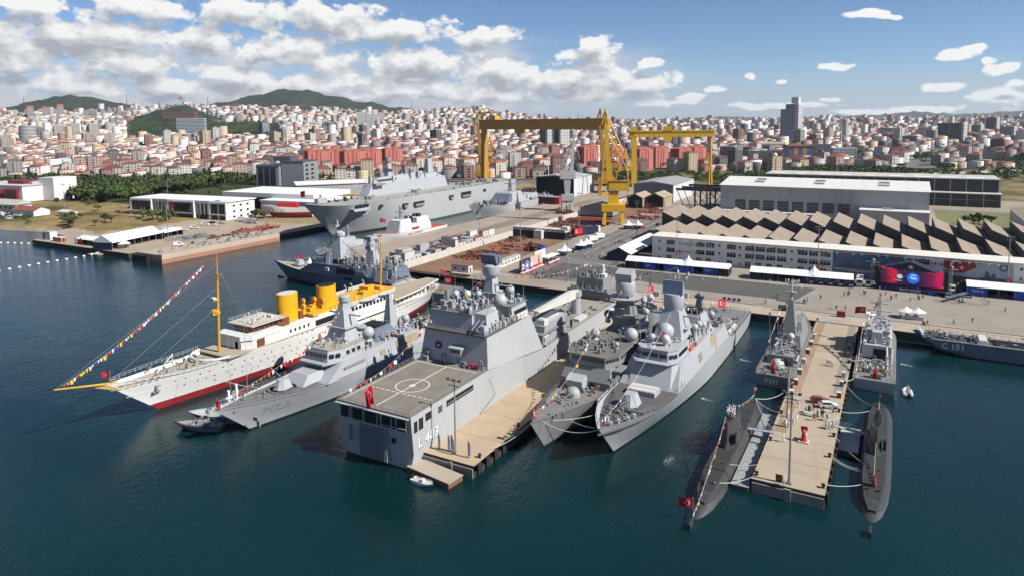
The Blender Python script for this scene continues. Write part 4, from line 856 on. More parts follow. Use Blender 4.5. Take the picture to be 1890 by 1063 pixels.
def picture_boards():
 t = thing('picture_wall', 'row of big picture boards with round seals facing the road', 'display wall', (-142.6, 258.5, 2.5), R(90)); pk = mat('sunset_print', (.62, .42, .36), .8, var=.12, scale=.2); dk = mat('dark_red_print', (.045, .022, .06), .7, var=.2)
 boxpart(t, 'seal_board', dk, (0, 8.6, -.3, .3, 0, 5.8)); boxpart(t, 'photo_board', pk, (9.4, 20.4, -.3, .3, .6, 5.8)); boxpart(t, 'side_board', WHITED, (15, 26, .6, 1.2, 0, 7)); boxpart(t, 'step', WHITED, (-1, 9, -1.6, -.35, 0, .5), (9.5, 20.5, -1.6, -.35, 0, .55)); boxpart(t, 'red_edge', RED, (-1, 9, -1.9, -1.62, 0, .3), (9.5, 31, -1.9, -1.62, 0, .3), (9.4, 20.4, -.36, -.31, .62, 1.6))
 for x, r, m in ((2.0, 1.25, TEXTW), (5.9, 1.9, mat('seal_blue', (.02, .12, .5), .6)), (10.4, 1.4, mat('seal_pale_blue', (.3, .45, .6), .6))):
  b = MB(); b.add([(x + r * math.cos(2 * PI * i / 20), -.42, 2.7 + r * math.sin(2 * PI * i / 20)) for i in range(20)], [tuple(range(20))]); b.add([(x + r * .55 * math.cos(2 * PI * i / 5 + 1), -.44, 2.7 + r * .55 * math.sin(2 * PI * i / 5 + 1)) for i in range(5)], [tuple(range(5))], 1); b.add([(x + r * 1.12 * math.cos(2 * PI * i / 20), -.40, 2.7 + r * 1.12 * math.sin(2 * PI * i / 20)) for i in range(20)], [tuple(range(20))], 1); b.obj('round_seal', [m, TEXTW if r > 1.3 else RED], t)
 b = MB(); b.add([(x, -.34, z) for x, z in ((16.2, 1.8), (18.6, 1.8), (18.3, 3.6), (17.9, 4.2), (17.9, 5.0), (17.2, 5.2), (16.7, 4.8), (16.8, 4.1), (16.4, 3.6))], [tuple(range(9))]); b.obj('figure_print', mat('grey_print', (.2, .18, .2), .8), t)
 s = thing('display_stand', 'white display stand with canopy beside the picture boards', 'stand', (-141.2, 281.5, 2.5), R(90)); boxpart(s, 'canopy', TENT, (0, 12, -1, 3, 3.0, 3.3)); boxpart(s, 'counter', WHITED, (0, 12, -1.4, -.8, 0, 1.0)); boxpart(s, 'red_rail', RED, (-.4, 12.6, -1.8, -1.5, 0, .5)); clutter(s, .5, 11.5, -.4, 2.4, 0, 26, 401, .3, .8, 1.6, NAVYX); l = MB()
 for x in (0, 4, 8, 11.9): l.box(x, x + .12, -1, -.88, 0, 3); l.box(x, x + .12, 2.9, 3, 0, 3)
 l.obj('pole', RAIL, s, kind='stuff')
picture_boards()
def truck_trailer():
 t = thing('display_trailer', 'dark display trailer with red flag end beside the slip', 'trailer', (-158, 367.5, 2.5), R(64)); boxpart(t, 'body', NAVBLUE, (-10, 8.6, -1.3, 1.3, 1.0, 4.6)); boxpart(t, 'red_flag_panel', FLAGRED, (-10.05, -4, -1.38, -1.31, 1.1, 4.5)); boxpart(t, 'white_end', WHITE, (8.6, 10, -1.3, 1.3, 1.0, 4.6)); o, i_, s = crescent(-8.2, 2.9, .85); b = MB(); n = len(o); b.add([(x, -1.42, z) for x, z in o] + [(x, -1.42, z) for x, z in i_], [(n + q, n + q + 1, q + 1, q) for q in range(n - 1)]); b.obj('flag_emblem', TEXTW, t); w = MB()
 for x in (-8, -6.6, 6): w.tube([(x, -1.3, .5), (x, 1.3, .5)], .5, 10)
 w.obj('wheel', RUBBER, t)
truck_trailer()
def stage():
 t = thing('event_stage', 'black event stage with red and blue picture screen and peaked roof', 'stage', (-5.4, 300.5, 2.5), R(-6)); L = 23.2
 boxpart(t, 'platform', NAVBLUE, (0, L, -1, 7, 0, 1.5)); scr = bpy.data.materials.new('stage_screen'); scr.use_nodes = True; nt = scr.node_tree; N = mk(nt); bs = nt.nodes['Principled BSDF']; co = N('ShaderNodeTexCoord', out=3); x = N('ShaderNodeSeparateXYZ', co); w = N('ShaderNodeTexNoise', co, None, .6, 4.0, .7); u = N('ShaderNodeMath', N('ShaderNodeMath', x, L, operation='DIVIDE'), N('ShaderNodeMath', N('ShaderNodeMath', w, .5, operation='SUBTRACT'), .16, operation='MULTIPLY'), operation='ADD'); rp = nt.nodes.new('ShaderNodeValToRGB'); nt.links.new(u, rp.inputs[0]); cr = rp.color_ramp
 cr.elements[0].position = 0; cr.elements[0].color = (.015, .01, .03, 1); cr.elements[1].position = 1; cr.elements[1].color = (.75, .008, .09, 1)
 for p, c in ((.12, (.10, .01, .05, 1)), (.25, (.72, .01, .06, 1)), (.3, (.03, .012, .05, 1)), (.6, (.02, .012, .06, 1)), (.78, (.16, .008, .06, 1)), (.9, (.65, .008, .11, 1))): e = cr.elements.new(p); e.color = c
 nt.links.new(rp.outputs[0], bs.inputs['Emission Color']); bs.inputs['Emission Strength'].default_value = .55; bs.inputs['Base Color'].default_value = (.01, .01, .012, 1)
 boxpart(t, 'screen', scr, (1.2, L - 1.2, 4.6, 4.9, 1.7, 7.2)); globe = emat('globe_blue', (.02, .16, .75), .6); b = MB(); b.add([(12.2 + 2.1 * math.cos(2 * PI * i / 26), 4.55, 4.4 + 2.1 * math.sin(2 * PI * i / 26)) for i in range(26)], [tuple(range(26))]); b.obj('screen_globe', globe, t); pl = emat('globe_pale', (.45, .62, .9), .6); b = MB(); b.add([(12.2 + a, 4.53, 4.4 + c) for a, c in ((-1.2, .2), (-.5, .6), (.2, .1), (1.0, .4), (1.3, -.2), (.3, -.6), (-.6, -.3))], [tuple(range(7))]); b.box(11.4, 13.2, 4.5, 4.54, 5.3, 5.7); b.obj('screen_globe_land', pl, t)
 b = MB(); st = [(7.6 + (1.25 if k % 2 == 0 else .75) * math.cos(PI * k / 9), 4.53, 4.6 + (1.1 if k % 2 == 0 else .7) * math.sin(PI * k / 9)) for k in range(18)]; b.add(st, [tuple(range(18))]); b.box(6.0, 8.4, 4.5, 4.54, 2.9, 3.1); b.obj('screen_emblem', emat('emblem_white', (.6, .6, .68), .55), t)
 rd = emat('screen_red_band', (.7, .012, .06), .55); boxpart(t, 'red_band', rd, (1.2, 5.4, 4.3, 4.58, 7.3, 8.2), (17, 22, 4.3, 4.58, 7.0, 8.0)); boxpart(t, 'band_print', TEXTW, (1.6, 4, 4.24, 4.29, 7.6, 7.9), (17.4, 20.4, 4.24, 4.29, 7.35, 7.7))
 tr = MB()
 for xx in (0, L): tr.box(xx - .6, xx + .6, 1, 5, 1.5, 8.6)
 tr.obj('side_tower', BLACK, t); rf = MB(); rf.prof([(2.4, 8.6), (L - 2.4, 8.0), (L / 2, 11.4)], 0, 6); rf.obj('peaked_roof', NAVBLUE, t); b = MB(); b.add([(L / 2 + (.9 if k % 2 == 0 else .5) * math.cos(PI * k / 8), -.06, 9.6 + (.8 if k % 2 == 0 else .45) * math.sin(PI * k / 8)) for k in range(16)], [tuple(range(16))]); b.box(L / 2 - .9, L / 2 + .9, -.08, -.04, 8.9, 9.1); b.obj('roof_emblem', TEXTW, t)
 panel_text(t, 'MAVİ VATAN', 8.2, .45, .85, -1.06, TEXTW, .03); boxpart(t, 'front_banner', mat('stage_navy_print', (.02, .022, .10), .6), (4, 16.5, -1.04, -1.005, .1, 1.45)); boxpart(t, 'blue_box', BLUE, (17.8, 19.8, -1.8, -1.1, 0, 1.1), (3.0, 4, -1.6, -1.1, 0, 1.1)); clutter(t, 19.5, 24, -2, 0, 0, 16, 402, .3, 1.2, 1.4, BLACK)
 tw = MB()
 for xx in (-2, L + 1.2): lattice(tw, xx, 4, 0, 9.5, .45, .45, 7, .09); tw.ball((xx + .3, 4, 10.2), .6, 8, 5); tw.bar((xx - 2.4, 4, 9.4), (xx + 2.4, 4, 9.4), .2)
 tw.obj('lighting_tower', RAIL, t)
stage()
# left shore buildings
def museum():
 t = thing('museum_building', 'white modern building with dark glass bays on the left shore', 'building', (-500, 303, 2.5), R(7)); W_ = mat('bright_white_wall', (.76, .76, .75), .6, var=.03); L = 94
 boxpart(t, 'wall', W_, (0, L, 1.2, 26, 0, 12.6)); boxpart(t, 'roof', TENT, (-1, L + 1, -.6, 27, 12.6, 13.2)); boxpart(t, 'ground_floor_shade', GLASS, (1, L - 1, .9, 1.19, .2, 3.0))
 for x0, x1 in ((0, 22), (38, 64), (78, L)):
  fr = boxpart(t, 'bay_frame', W_, (x0, x0 + .9, -1.6, 1.18, 0, 12.59), (x1 - .9, x1, -1.6, 1.18, 0, 12.59), (x0 + .9, x1 - .9, -1.6, 1.18, 11.4, 12.59), (x0 + .9, x1 - .9, -1.6, 1.18, 3.4, 4.2)); boxpart(fr, 'bay_glass', mat('curtain_glass', (.02, .022, .026), .12, var=.3, scale=.4, spec=.6), (x0 + .9, x1 - .9, .2, .6, 4.2, 11.4))
 for x0 in (23.5, 65): 
  for k in range(4 if x0 < 30 else 3): boxpart(t, 'tall_window', GLASS, (x0 + k * 3.6, x0 + k * 3.6 + 1.6, 1.0, 1.22, 1.6, 10.8))
 boxpart(t, 'flag_banner', FLAGRED, (39.4, 44.6, -.2, .15, 4.4, 11.2)); o, i_, s = crescent(41.4, 8.2, 1.3); b = MB(); n = len(o); b.add([(x, -.24, z) for x, z in o] + [(x, -.24, z) for x, z in i_], [(n + q, n + q + 1, q + 1, q) for q in range(n - 1)]); b.add([(x, -.24, z) for x, z in s] + [(41.4 + 1.5, -.24, 8.2)], [((q + 1) % 10, q, 10) for q in range(10)]); b.obj('flag_emblem', TEXTW, t)
 b = MB(); b.add([(x, -.2, z) for x, z in ((58, 4.4), (62.6, 4.4), (62.4, 7.4), (61.4, 8.4), (61.6, 9.8), (60.4, 10.8), (59.2, 9.8), (59.4, 8.4), (58.2, 7.4))], [tuple(range(9))]); b.obj('figure_print', mat('grey_figure_print', (.3, .28, .27), .8), t)
 for y in (5, 11.5, 18): 
  for z in (1.2, 5, 9): boxpart(t, 'window', GLASS, (L + .0, L + .12, y, y + 2, z, z + 1.4))
 h = thing('factory_hall', 'white factory hall with strip windows behind the museum building', 'building', (-408, 352, 2.5), R(7)); boxpart(h, 'wall', W_, (-8, 74, 0, 40, 0, 9.5)); boxpart(h, 'roof', TENT, (-9, 75, -.6, 41, 9.5, 10.2)); 
 for k in range(9): boxpart(h, 'window', GLASS, (4 + k * 7, 9 + k * 7, -.1, .1, 5.4, 7.2))
 boxpart(h, 'second_roof', TENT, (-60, 30, 14, 60, 10.3, 13.6)); h2 = thing('factory_hall', 'grey sided hall with white roof behind the carrier bow', 'building', (-462, 430, 2.5), R(50)); boxpart(h2, 'wall', mat('hall_sheet_grey2', (.36, .37, .39), .7), (0, 78, 0, 34, 0, 12.5)); boxpart(h2, 'roof', TENT, (-1, 79, -1, 35, 12.5, 13.4))
museum()
def dark_block():
 t = thing('office_tower', 'grey and black stepped office block behind the left halls', 'building', (-520, 462, 4), R(18)); g = mat('grey_cladding', (.26, .27, .29), .5, var=.05); boxpart(t, 'wall', g, (-24, 0, 0, 26, 0, 25), (1, 24, 4, 34, 0, 29)); boxpart(t, 'roof', mat('dark_roof', (.1, .1, .11), .6), (-24.6, .6, -.6, 26.6, 25, 25.6), (.6, 24.6, 3.4, 34.6, 29, 29.6), (-10, 8, 8, 24, 29.6, 34)); 
 for x in (-22, -15.4, -8.8): boxpart(t, 'glass_bay', GLASS, (x, x + 5.4, -.2, .1, 1, 23.5))
 for k in range(6): boxpart(t, 'window', GLASS, (24.0, 24.15, 8, 13, 3 + k * 4.2, 5 + k * 4.2), (24.0, 24.15, 19, 24, 3 + k * 4.2, 5 + k * 4.2))
dark_block()
def red_block():
 cr = mat('crimson_cladding', (.24, .02, .035), .5, var=.08); t = thing('campus_building', 'red and white office building at the left edge', 'building', (-672, 302, 4), R(10)); boxpart(t, 'wall', WHITE, (-60, 12, 0, 34, 0, 14), (8, 26, 18, 40, 0, 20)); boxpart(t, 'red_bay', cr, (-40, -12, -2, -.003, 2, 10), (-8, 8, -2.4, -.003, 3, 11)); boxpart(t, 'strip_window', GLASS, (-38, -14, -2.15, -2.003, 4.4, 7), (-7, 7, -2.55, -2.403, 5.4, 8)); boxpart(t, 'roof', WHITED, (-61, 13, -1, 35, 14, 14.6)); boxpart(t, 'grey_tower', NAVYB, (4, 8, 12, 30, 0, 17)); boxpart(t, 'roof_house', cr, (-20, 0, 10, 24, 14.6, 17.6)); l = thing('long_store', 'long low white building below the red and white offices', 'building', (-622, 264, 3.2), R(6)); boxpart(l, 'wall', WHITED, (-60, 30, 0, 12, 0, 6)); b = MB(); b.profx([(-1, 6), (13, 6), (6, 9.4)], -61, 31); b.obj('roof', mat('pale_tile_roof', (.5, .47, .42), .8), l); 
 for k in range(14): boxpart(l, 'window', GLASS, (-56 + k * 6, -53 + k * 6, -.1, .1, 2.6, 4.4))
 gable('guard_house', 'small white house with red roof on the left shore', 'house', (-556, 268, 3.0), R(96), 12, 26, 4, 6.4, WHITE, mat('red_tile_roof', (.28, .09, .055), .8, var=.15)); gable('guard_house', 'tiny white kiosk beside the red roofed house', 'house', (-530, 276, 3.0), R(90), 8, 12, 3.4, 4.4, WHITED, WHITED)
red_block()
marquee('marquee', 'long white marquee on the left quay', (-366, 209.5, 2.5), R(103), 35, 13.5, 4, 7.8, [], legs=True); marquee('marquee', 'low white tent at the head of the left quay', (-405, 212, 2.5), R(2), 24, 8, 3, 4.6, [(1, 5, FLAGRED), (9, 13, BLACK), (16, 23, BLACK)]); marquee('marquee', 'small open white canopy beyond the long left marquee', (-375.5, 246, 2.5), R(103), 15, 8, 3.4, 4.6, [])
container('site_cabin', 'white cabin at the tip of the left quay', (-436, 214, 2.5), 0, 6, 4, 4.8, (.68, .68, .68), None, 'cabins on the left quay'); container('site_cabin', 'orange kiosk under a pale canopy on the left quay', (-424, 212.6, 2.5), 0, 9, 3, 2.4, (.5, .14, .06), (.66, .66, .64), 'cabins on the left quay')
for i, (x, y) in enumerate(((-403, 210), (-397.5, 210), (-386, 212), (-379.4, 213))): tag(MB().box(-.06, .06, -.06, .06, 0, 4.2).box(.06, 1.3, -.03, .03, .4, 4.2).obj('feather_banner', FLAGRED if i % 2 else FLAGW), ['white feather banner first on the left quay', 'red feather banner second on the left quay', 'white feather banner before the long left marquee', 'red feather banner before the long left marquee'][i], 'banner', 'feather banners on the left quay').location = (x, y, 2.5)
def dock_barge():
 t = thing('dock_pontoon', 'long rust red floating pontoon with pale upper side, beside the left quay', 'pontoon', (-331, 241.5, 0), 0); lo = mat('rust_pink_side', (.36, .185, .125), .8, var=.15, scale=.08, stain=(.25, .13, .09), amt=.5); up = mat('pale_tan_side', (.46, .37, .29), .8, var=.12, scale=.08, stain=(.33, .26, .2), amt=.5); b = MB(); b.fr((-8.5, 12.5, -35, 40), -1, (-8.5, 12.5, -35, 40), 2.2); b.obj('lower_hull', lo, t); boxpart(t, 'upper_hull', up, (-8.4, 12.4, -34.9, 40, 2.2, 4.4)); boxpart(t, 'side_walkway', up, (8.6, 12.3, -34.8, 40, 4.403, 4.7)); boxpart(t, 'stern_step', BLACK, (-9.4, 3, -37, -35.02, -1, 3.4)); railing(t, [(12, -34, 4.7), (12, 39, 4.7)], 1.1, 3); railing(t, [(8.8, -34, 4.7), (8.8, 39, 4.7)], 1.1, 3); clutter(t, -7, 8, -30, 38, 4.4, 60, 403, .4, 1.8, 1.6, NAVYD); clutter(t, 8, 12, -34, 38, 4.7, 16, 404, .3, .9, 1.0, STEEL)
dock_barge()
def red_boat():
 t = thing('patrol_boat', 'white and red coastguard boat standing on shore beside the carrier bow', 'boat', (-364, 353, 4.6), R(212)); H = Hull(36, 7.4, [(0, 4.6), (1, 7)], 6, keel=-1.5, zk=2.2, boot=2.0); H.build(t, WHITE, REDB, REDB, mat('grey_boat_deck', (.4, .4, .4), .7)); boxpart(t, 'superstructure', RED, ((10, 26, -3, 3), 5, (11, 24, -2.6, 2.6), 8.6)); b = MB(); b.prof([(29, 2.2), (32.5, 2.2), (34, 5.8), (30.5, 5.8)], 0, .02); o = MB(); o.add([(x, H.y_at(x, z) + .06, z) for x, z in ((23, 2.2), (27, 2.2), (28.5, 5.2), (24.5, 5.2))], [(3, 2, 1, 0)]); o.obj('red_bow_stripe', ORANGE, t); c = MB()
 for x in (6, 16, 26): c.box(x - .6, x + .6, -2.6, 2.6, -2.1, -1.0)
 c.obj('keel_block', RUST, t)
red_boat()
# landing ship (stern to the camera) beside the middle pier
def landing_ship():
 t = thing('landing_ship', 'big grey landing ship moored stern first with a marked helicopter deck', 'warship', (-90.8, 102, 0), R(90))
 H = Hull(138, 19.4, [(0, 11.6), (.22, 11.6), (.4, 8.5), (.47, 8.4), (.85, 8.4), (1, 10.5)], 7, wl=(.7, 1.8), dk=(.8, 2.6), zk=3.6, kf=.92, dk_stern=1, wl_stern=.93, counter=1.2, boot=.3)
 H.build(t, NAVY, deck=False)
 boxpart(t, 'flight_deck', DECKB, (-.25, 29.5, -9.72, 9.72, 11.6, 11.78))
 rr = [[(x, H.deck_y(x) - .1, H.deck_z(x) + .01), (x, -H.deck_y(x) + .1, H.deck_z(x) + .01)] for x in (60, 64, 66, 72, 80, 90, 100, 108, 114, 120, 126, 131, 135, 137.6)]
 MB().loft(rr, None, capa=False, capb=False).obj('fore_deck', mat('tan_grey_deck', (.33, .30, .26), .85, var=.15, scale=.25, stain=(.2, .18, .16), amt=.5), t)
 b = MB(); z = 11.786
 for x0, x1, y0, y1 in ((.6, 26.3, 8.5, 8.75), (26.05, 26.3, -8.75, 8.5), (1.2, 26, -.15, .15), ): b.add([(x0, y0, z), (x1, y0, z), (x1, y1, z), (x0, y1, z)], [(0, 1, 2, 3)])
 for i in range(12):
  y0 = -8.7 + i * 1.42; b.add([(8.5, y0, z), (8.8, y0, z), (8.8, y0 + 1.0, z), (8.5, y0 + 1.0, z)], [(0, 1, 2, 3)])
 n = 40
 for i in range(n):
  a, c = 2 * PI * i / n, 2 * PI * (i + 1) / n
  b.add([(13.2 + r_ * math.cos(q), r_ * math.sin(q), z + .004) for r_, q in ((3.85, a), (3.55, a), (3.55, c), (3.85, c))][::-1], [(0, 1, 2, 3)])
 b.add([(13.2 + .75 * math.cos(2 * PI * i / 14), .75 * math.sin(2 * PI * i / 14), z + .008) for i in range(14)], [tuple(range(14))])
 b.obj('deck_markings', mat('white_deck_marking', (.66, .64, .6), .8, var=.25, scale=1.5), t)
 railing(t, [(29, -9.6, 11.75), (.0, -9.6, 11.75), (.0, 9.6, 11.75), (29, 9.6, 11.75)], .95, 1.7, name='deck_edge_railing')
 boxpart(t, 'deck_edge_net', NAVY, (-.9, -.25, -9.6, 9.6, 11.3, 11.45))
 for y0, y1 in ((6.2, 8.6), (2.6, 5.4), (-1.6, 2.0), (-5.6, -2.4), (-8.6, -6.3)):
  o = boxpart(t, 'stern_opening', BLACK, (-.1, .4, y0, y1, 8.4, 10.7))
 y_ = MB()
 for k in range(5): y_.box(-.16, -.1, -8.7 + k * 3.7, -8.5 + k * 3.7, 8.4, 10.7)
 y_.obj('stern_frames', NAVY, t)
 MB().bar((-.25, -8.6, 9.0), (-.25, -2.2, 8.8), .16).obj('mooring_boom', RAIL, t)
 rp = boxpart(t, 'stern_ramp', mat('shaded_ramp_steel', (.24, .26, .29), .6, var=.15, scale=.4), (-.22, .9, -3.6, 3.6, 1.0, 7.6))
 bars = MB()
 for i in range(11): bars.box(-.36, -.22, -3.1 + i * .62, -2.9 + i * .62, 1.2, 7.1)
 for zz in (1.1, 2.8, 4.6, 6.4): bars.box(-.34, -.22, -3.4, 3.4, zz, zz + .14)
 bars.box(-.3, -.22, -2.9, 2.9, 7.15, 7.35); bars.obj('ramp_bar', NAVYX, rp, kind='stuff')
 boxpart(t, 'stern_hook', NAVYD, (-.35, .3, 5.9, 6.3, 4.0, 6.8), (-.6, -.3, 5.4, 6.4, 3.8, 4.1))
 boxpart(t, 'stern_hatch', BLACK, (-.08, .4, -5.4, -4.8, 5.4, 6.3))
 for x0, x1, z0, z1 in ((1.0, 2.0, 8.0, 10.3), (2.6, 3.9, 8.0, 10.4), (4.8, 6.6, 9.0, 10.6), (12.2, 22.6, 9.3, 10.6)):
  o = MB().box(x0, x1, -9.8, -9.2, z0, z1).obj('side_opening', BLACK, t)
  MB().box(x0 - .15, x1 + .15, -9.76, -9.3, z0 - .15, z0 - .003).box(x0 - .15, x1 + .15, -9.76, -9.3, z1 + .003, z1 + .15).obj('opening_rim', NAVY, o)
 MB().box(12.4, 22.4, -9.9, -9.82, 9.75, 9.85).obj('slot_rail', RAIL, t)
 vv = MB()
 for k in range(4): vv.box(9.2, 10.6, -9.79, -9.4, 9.0 + k * .36, 9.2 + k * .36)
 vv.obj('side_vent', BLACK, t)
 H.text(t, 'L', 2.2, 4.4, 2.3, -1); H.text(t, '403', 4.6, 4.4, 2.3, -1)
 ss = MB(); prof = [(29, 11.7), (57.5, 8.45), (51.8, 19.0), (30.2, 19.4)]
 ss.add([(x, s * y, z) for s in (1, -1) for (x, z), y in zip(prof, (9.72, 9.66, 8.8, 8.8))], [(0, 1, 2, 3), (7, 6, 5, 4), (0, 4, 5, 1), (1, 5, 6, 2), (2, 6, 7, 3), (3, 7, 4, 0)])
 ss.obj('superstructure', NAVY, t)
 boxpart(t, 'bridge_deck_ledge', DECKD, (28.6, 46, -9.3, 9.3, 19.4, 19.7))
 railing(t, [(46, -9.2, 19.7), (28.7, -9.2, 19.7), (28.7, 9.2, 19.7), (46, 9.2, 19.7)], 1.0, 1.6)
 boxpart(t, 'upper_house', NAVY, ((31, 43, -4.2, 8.4), 19.7, (31.6, 43, -3.9, 8.0), 23.4))
 boxpart(t, 'side_house', NAVY, ((32, 38, -7.8, -4.1), 19.7, (32.6, 38, -7.2, -4.1), 23.6))
 boxpart(t, 'bridge_house', NAVY, ((43, 51.6, -8.6, 8.6), 19.0, (43, 50.4, -8.2, 8.2), 23.0))
 boxpart(t, 'bridge_roof', DECK, (42.6, 51, -8.4, 8.4, 23.0, 23.25)); boxpart(t, 'upper_roof', DECK, (31.2, 42.5, -4.1, 8.2, 23.4, 23.6))
 windows(t, (44, -8.48, 21.4), (50.6, -8.48, 21.4), 5, 1.0, 1.0, (0, -1, .08)); windows(t, (51.1, -7.6, 21.4), (51.1, 7.6, 21.4), 9, 1.2, 1.0, (1, 0, .2))
 railing(t, [(44, -8.2, 23.25), (50.6, -8.2, 23.25), (50.6, 8.2, 23.25)], 1.0, 1.6); railing(t, [(42, -3.9, 23.6), (31.5, -3.9, 23.6), (31.5, 8.0, 23.6), (42, 8.0, 23.6)], 1.0, 1.6)
 MB().box(38.2, 42, -4.4, -4.22, 20, 23).obj('folded_net_panel', WHITED, t)
 boxpart(t, 'aft_locker', NAVY, ((29.2, 30.6, -8.8, -7.4), 19.7, (29.4, 30.6, -8.6, -7.6), 21.8))
 tt = MB()
 for yy in (-5.4, -6.7): tt.tube([(28.9, yy, 20.6), (32.4, yy, 22.2)], .32, 8)
 tt.obj('torpedo_tubes', NAVYX, t)
 cab = MB(); cab.fr((28.2, 29.8, -2.6, -.8), 13.8, (27.2, 30, -3.4, 0), 16.0); cab.box(27, 30, -3.6, .2, 16.0, 16.3)
 cb = cab.obj('flight_control_cab', NAVY, t); windows(cb, (27.4, -3.1, 15.4), (27.4, -.3, 15.4), 3, .8, .8, (-1, 0, -.35))
 cr = MB(); cr.lathe([(1.05, 0), (1.05, .06)], n=20); cr.lathe([(.8, .06), (.8, .1)], n=20, mi=1); cr.lathe([(.3, .1), (.3, .13)], n=8, mi=2)
 o = cr.obj('crest', [mat('crest_red', (.25, .02, .03), .6), mat('crest_blue', (.03, .04, .2), .6), TEXTW], t); o.rotation_euler = (0, R(-86.5), 0); o.location = (29.56, 4.6, 15.4)
 doors(t, [(29.02, -1.5, 11.8, 1.0, 2.0, 'x'), (29.02, 2.8, 11.8, 1.0, 2.0, 'x'), (29.02, 8.2, 11.8, 1.6, 2.4, 'x')], NAVYD)
 clutter(t, 27.6, 28.8, -9, -3.2, 11.78, 26, 3, .3, .8, 1.1, mat('deck_stores', (.22, .2, .22), .7)); clutter(t, 27.4, 28.8, 6.5, 9.4, 11.78, 14, 4, .3, .8, 1.3, NAVYD)
 boxpart(t, 'red_fire_gear', RED, (27.6, 28.4, -6.3, -5.2, 11.78, 12.9), (27.9, 28.6, -7.6, -7.0, 11.78, 12.6)); boxpart(t, 'blue_locker', BLUE, (27.8, 28.6, -4.6, -2.8, 11.78, 12.5))
 clutter(t, 32, 42, -3.6, 7.6, 23.6, 50, 5, .3, 1.3, 2.2, NAVY); clutter(t, 32, 42, -3.6, 7.6, 23.6, 26, 105, .3, .9, 2.4, NAVYX); clutter(t, 44, 50, -7.8, 7.8, 23.25, 40, 6, .3, 1.4, 2.0); clutter(t, 29, 46, -9.0, -8.0, 19.7, 30, 7, .3, .7, 1.4); clutter(t, 38.4, 43, -8, -5, 19.7, 26, 8, .4, 1.2, 2.6, NAVYD)
 boxpart(t, 'mast', NAVY, ((45, 49, -1.6, 1.6), 23.2, (46, 48.4, -.9, .9), 30))
 m2 = MB(); m2.lathe([(1.0, 28.6), (2.1, 29.6), (2.3, 30.2), (2.3, 32), (1.7, 32.6)], (47, 0, 0), 14); m2.obj('radar_drum', NAVYB, t, smooth=True)
 m3 = MB(); m3.fr((46.0, 48.3, -2.4, 2.4), 32.6, (45.4, 47.8, -2.1, 2.1), 35.0); m3.box(46.8, 48.4, -2.5, 2.5, 32.7, 34.6); m3.obj('air_search_radar', NAVYX, t)
 y = MB(); y.box(46.6, 47.2, -6.5, 5.5, 27, 27.3); y.box(45, 49.5, -2.6, 2.6, 25.2, 25.4)
 for yv in (-5.8, -3.2, 3, 5): y.bar((47, yv, 27.2), (47, yv, 29.4), .12)
 y.obj('yardarm', NAVY, t)
 radome(t, 43.6, -4.6, 22.4, 1.75, .3); radome(t, 39.5, 6.0, 23.6, .8, 1.4, WHITED); radome(t, 41.4, 3.8, 23.6, .95, 1.0, WHITED); radome(t, 42, .8, 23.6, .9, 1.2)
 ci = MB(); ci.lathe([(.9, 0), (.9, 1.2), (.55, 1.5), (.6, 3.6), (.5, 4.2)], (35, 5.6, 23.6), 10); ci.tube([(34.2, 5.6, 25.4), (32.2, 5.6, 25.6)], .15, 6); ci.obj('close_in_gun', NAVYD, t, smooth=True)
 sb = MB(); sb.ball((49.5, -4.2, 25.6), 1.2, 12, 7); sb.box(48.7, 50.3, -4.9, -3.5, 23.2, 24.8); sb.obj('director', NAVY, t, smooth=True)
 antenna(t, [(32, 7.6, 23.6, 7, -.5, .4), (41.8, 7.6, 23.6, 8, 0, .4), (33, -7.4, 23.6, 6, 0, -.4), (50, -7.8, 23.2, 7, .4, 0), (50, 7.8, 23.2, 7, .4, 0)])
 for k in range(6): b = rafts(t, [(45.5 + (k % 3) * 1.7, -8.7, 19.0 + (k // 3) * .8)], r=.5, l=1.45); b.name = 'life_raft'
 boxpart(t, 'orange_lifebuoy_rack', ORANGE, (43.2, 43.6, -8.95, -8.7, 20, 20.7))
 boxpart(t, 'boat_platform', NAVYD, (58, 79, -9.3, -4.8, 11.4, 11.7), (58.5, 59.3, -9, -8.2, 8.4, 11.4), (78, 78.8, -9, -8.2, 8.4, 11.4), (66.6, 67.6, -6, -5, 8.4, 11.4))
 for z0 in (8.5, 11.8):
  c = MB(); q = [(60.3, 1.75), (73, 1.75), (75.6, 1.2), (75.6, -1.2), (73, -1.75), (60.3, -1.75)]
  c.prism([(a if a < 75 else a - .9, v * .85 - 7.1) for a, v in q], z0, z0 + 1.7, 0, [(a, v - 7.1) for a, v in q])
  cr_ = c.obj('landing_craft', NAVYB, t)
  MB().box(65, 74.5, -8.4, -5.8, z0 + 1.72, z0 + 1.74).obj('craft_deck', WHITED, cr_)
  MB().box(61, 63.6, -8.3, -5.9, z0 + 1.7, z0 + 3.1).box(61.4, 63, -8, -6.2, z0 + 3.1, z0 + 3.3).obj('craft_wheelhouse', WHITED, cr_)
  railing(cr_, [(64, -8.75, z0 + 1.7), (73, -8.75, z0 + 1.7), (75.4, -8.2, z0 + 1.7), (75.4, -6, z0 + 1.7), (73, -5.4, z0 + 1.7), (64, -5.4, z0 + 1.7)], 1.1, .7, NAVYB, 'craft_side_frames')
 cp = MB(); cp.lathe([(1.6, 7.6), (1.5, 13.6), (1.9, 14.0), (1.9, 15.6)], (93, -3.4, 0), 12); cn = cp.obj('crane_pedestal', NAVYB, t)
 j = MB(); j.prof([(92.6, 15.8), (94.6, 15.6), (94.2, 13.6), (88, 13.6), (66, 15.2), (65, 16.0), (89, 16.4)], -4.2, -2.6); j.bar((93, -2.4, 9.8), (88.5, -2.4, 13.2), .5); j.obj('crane_jib', WHITED, cn)
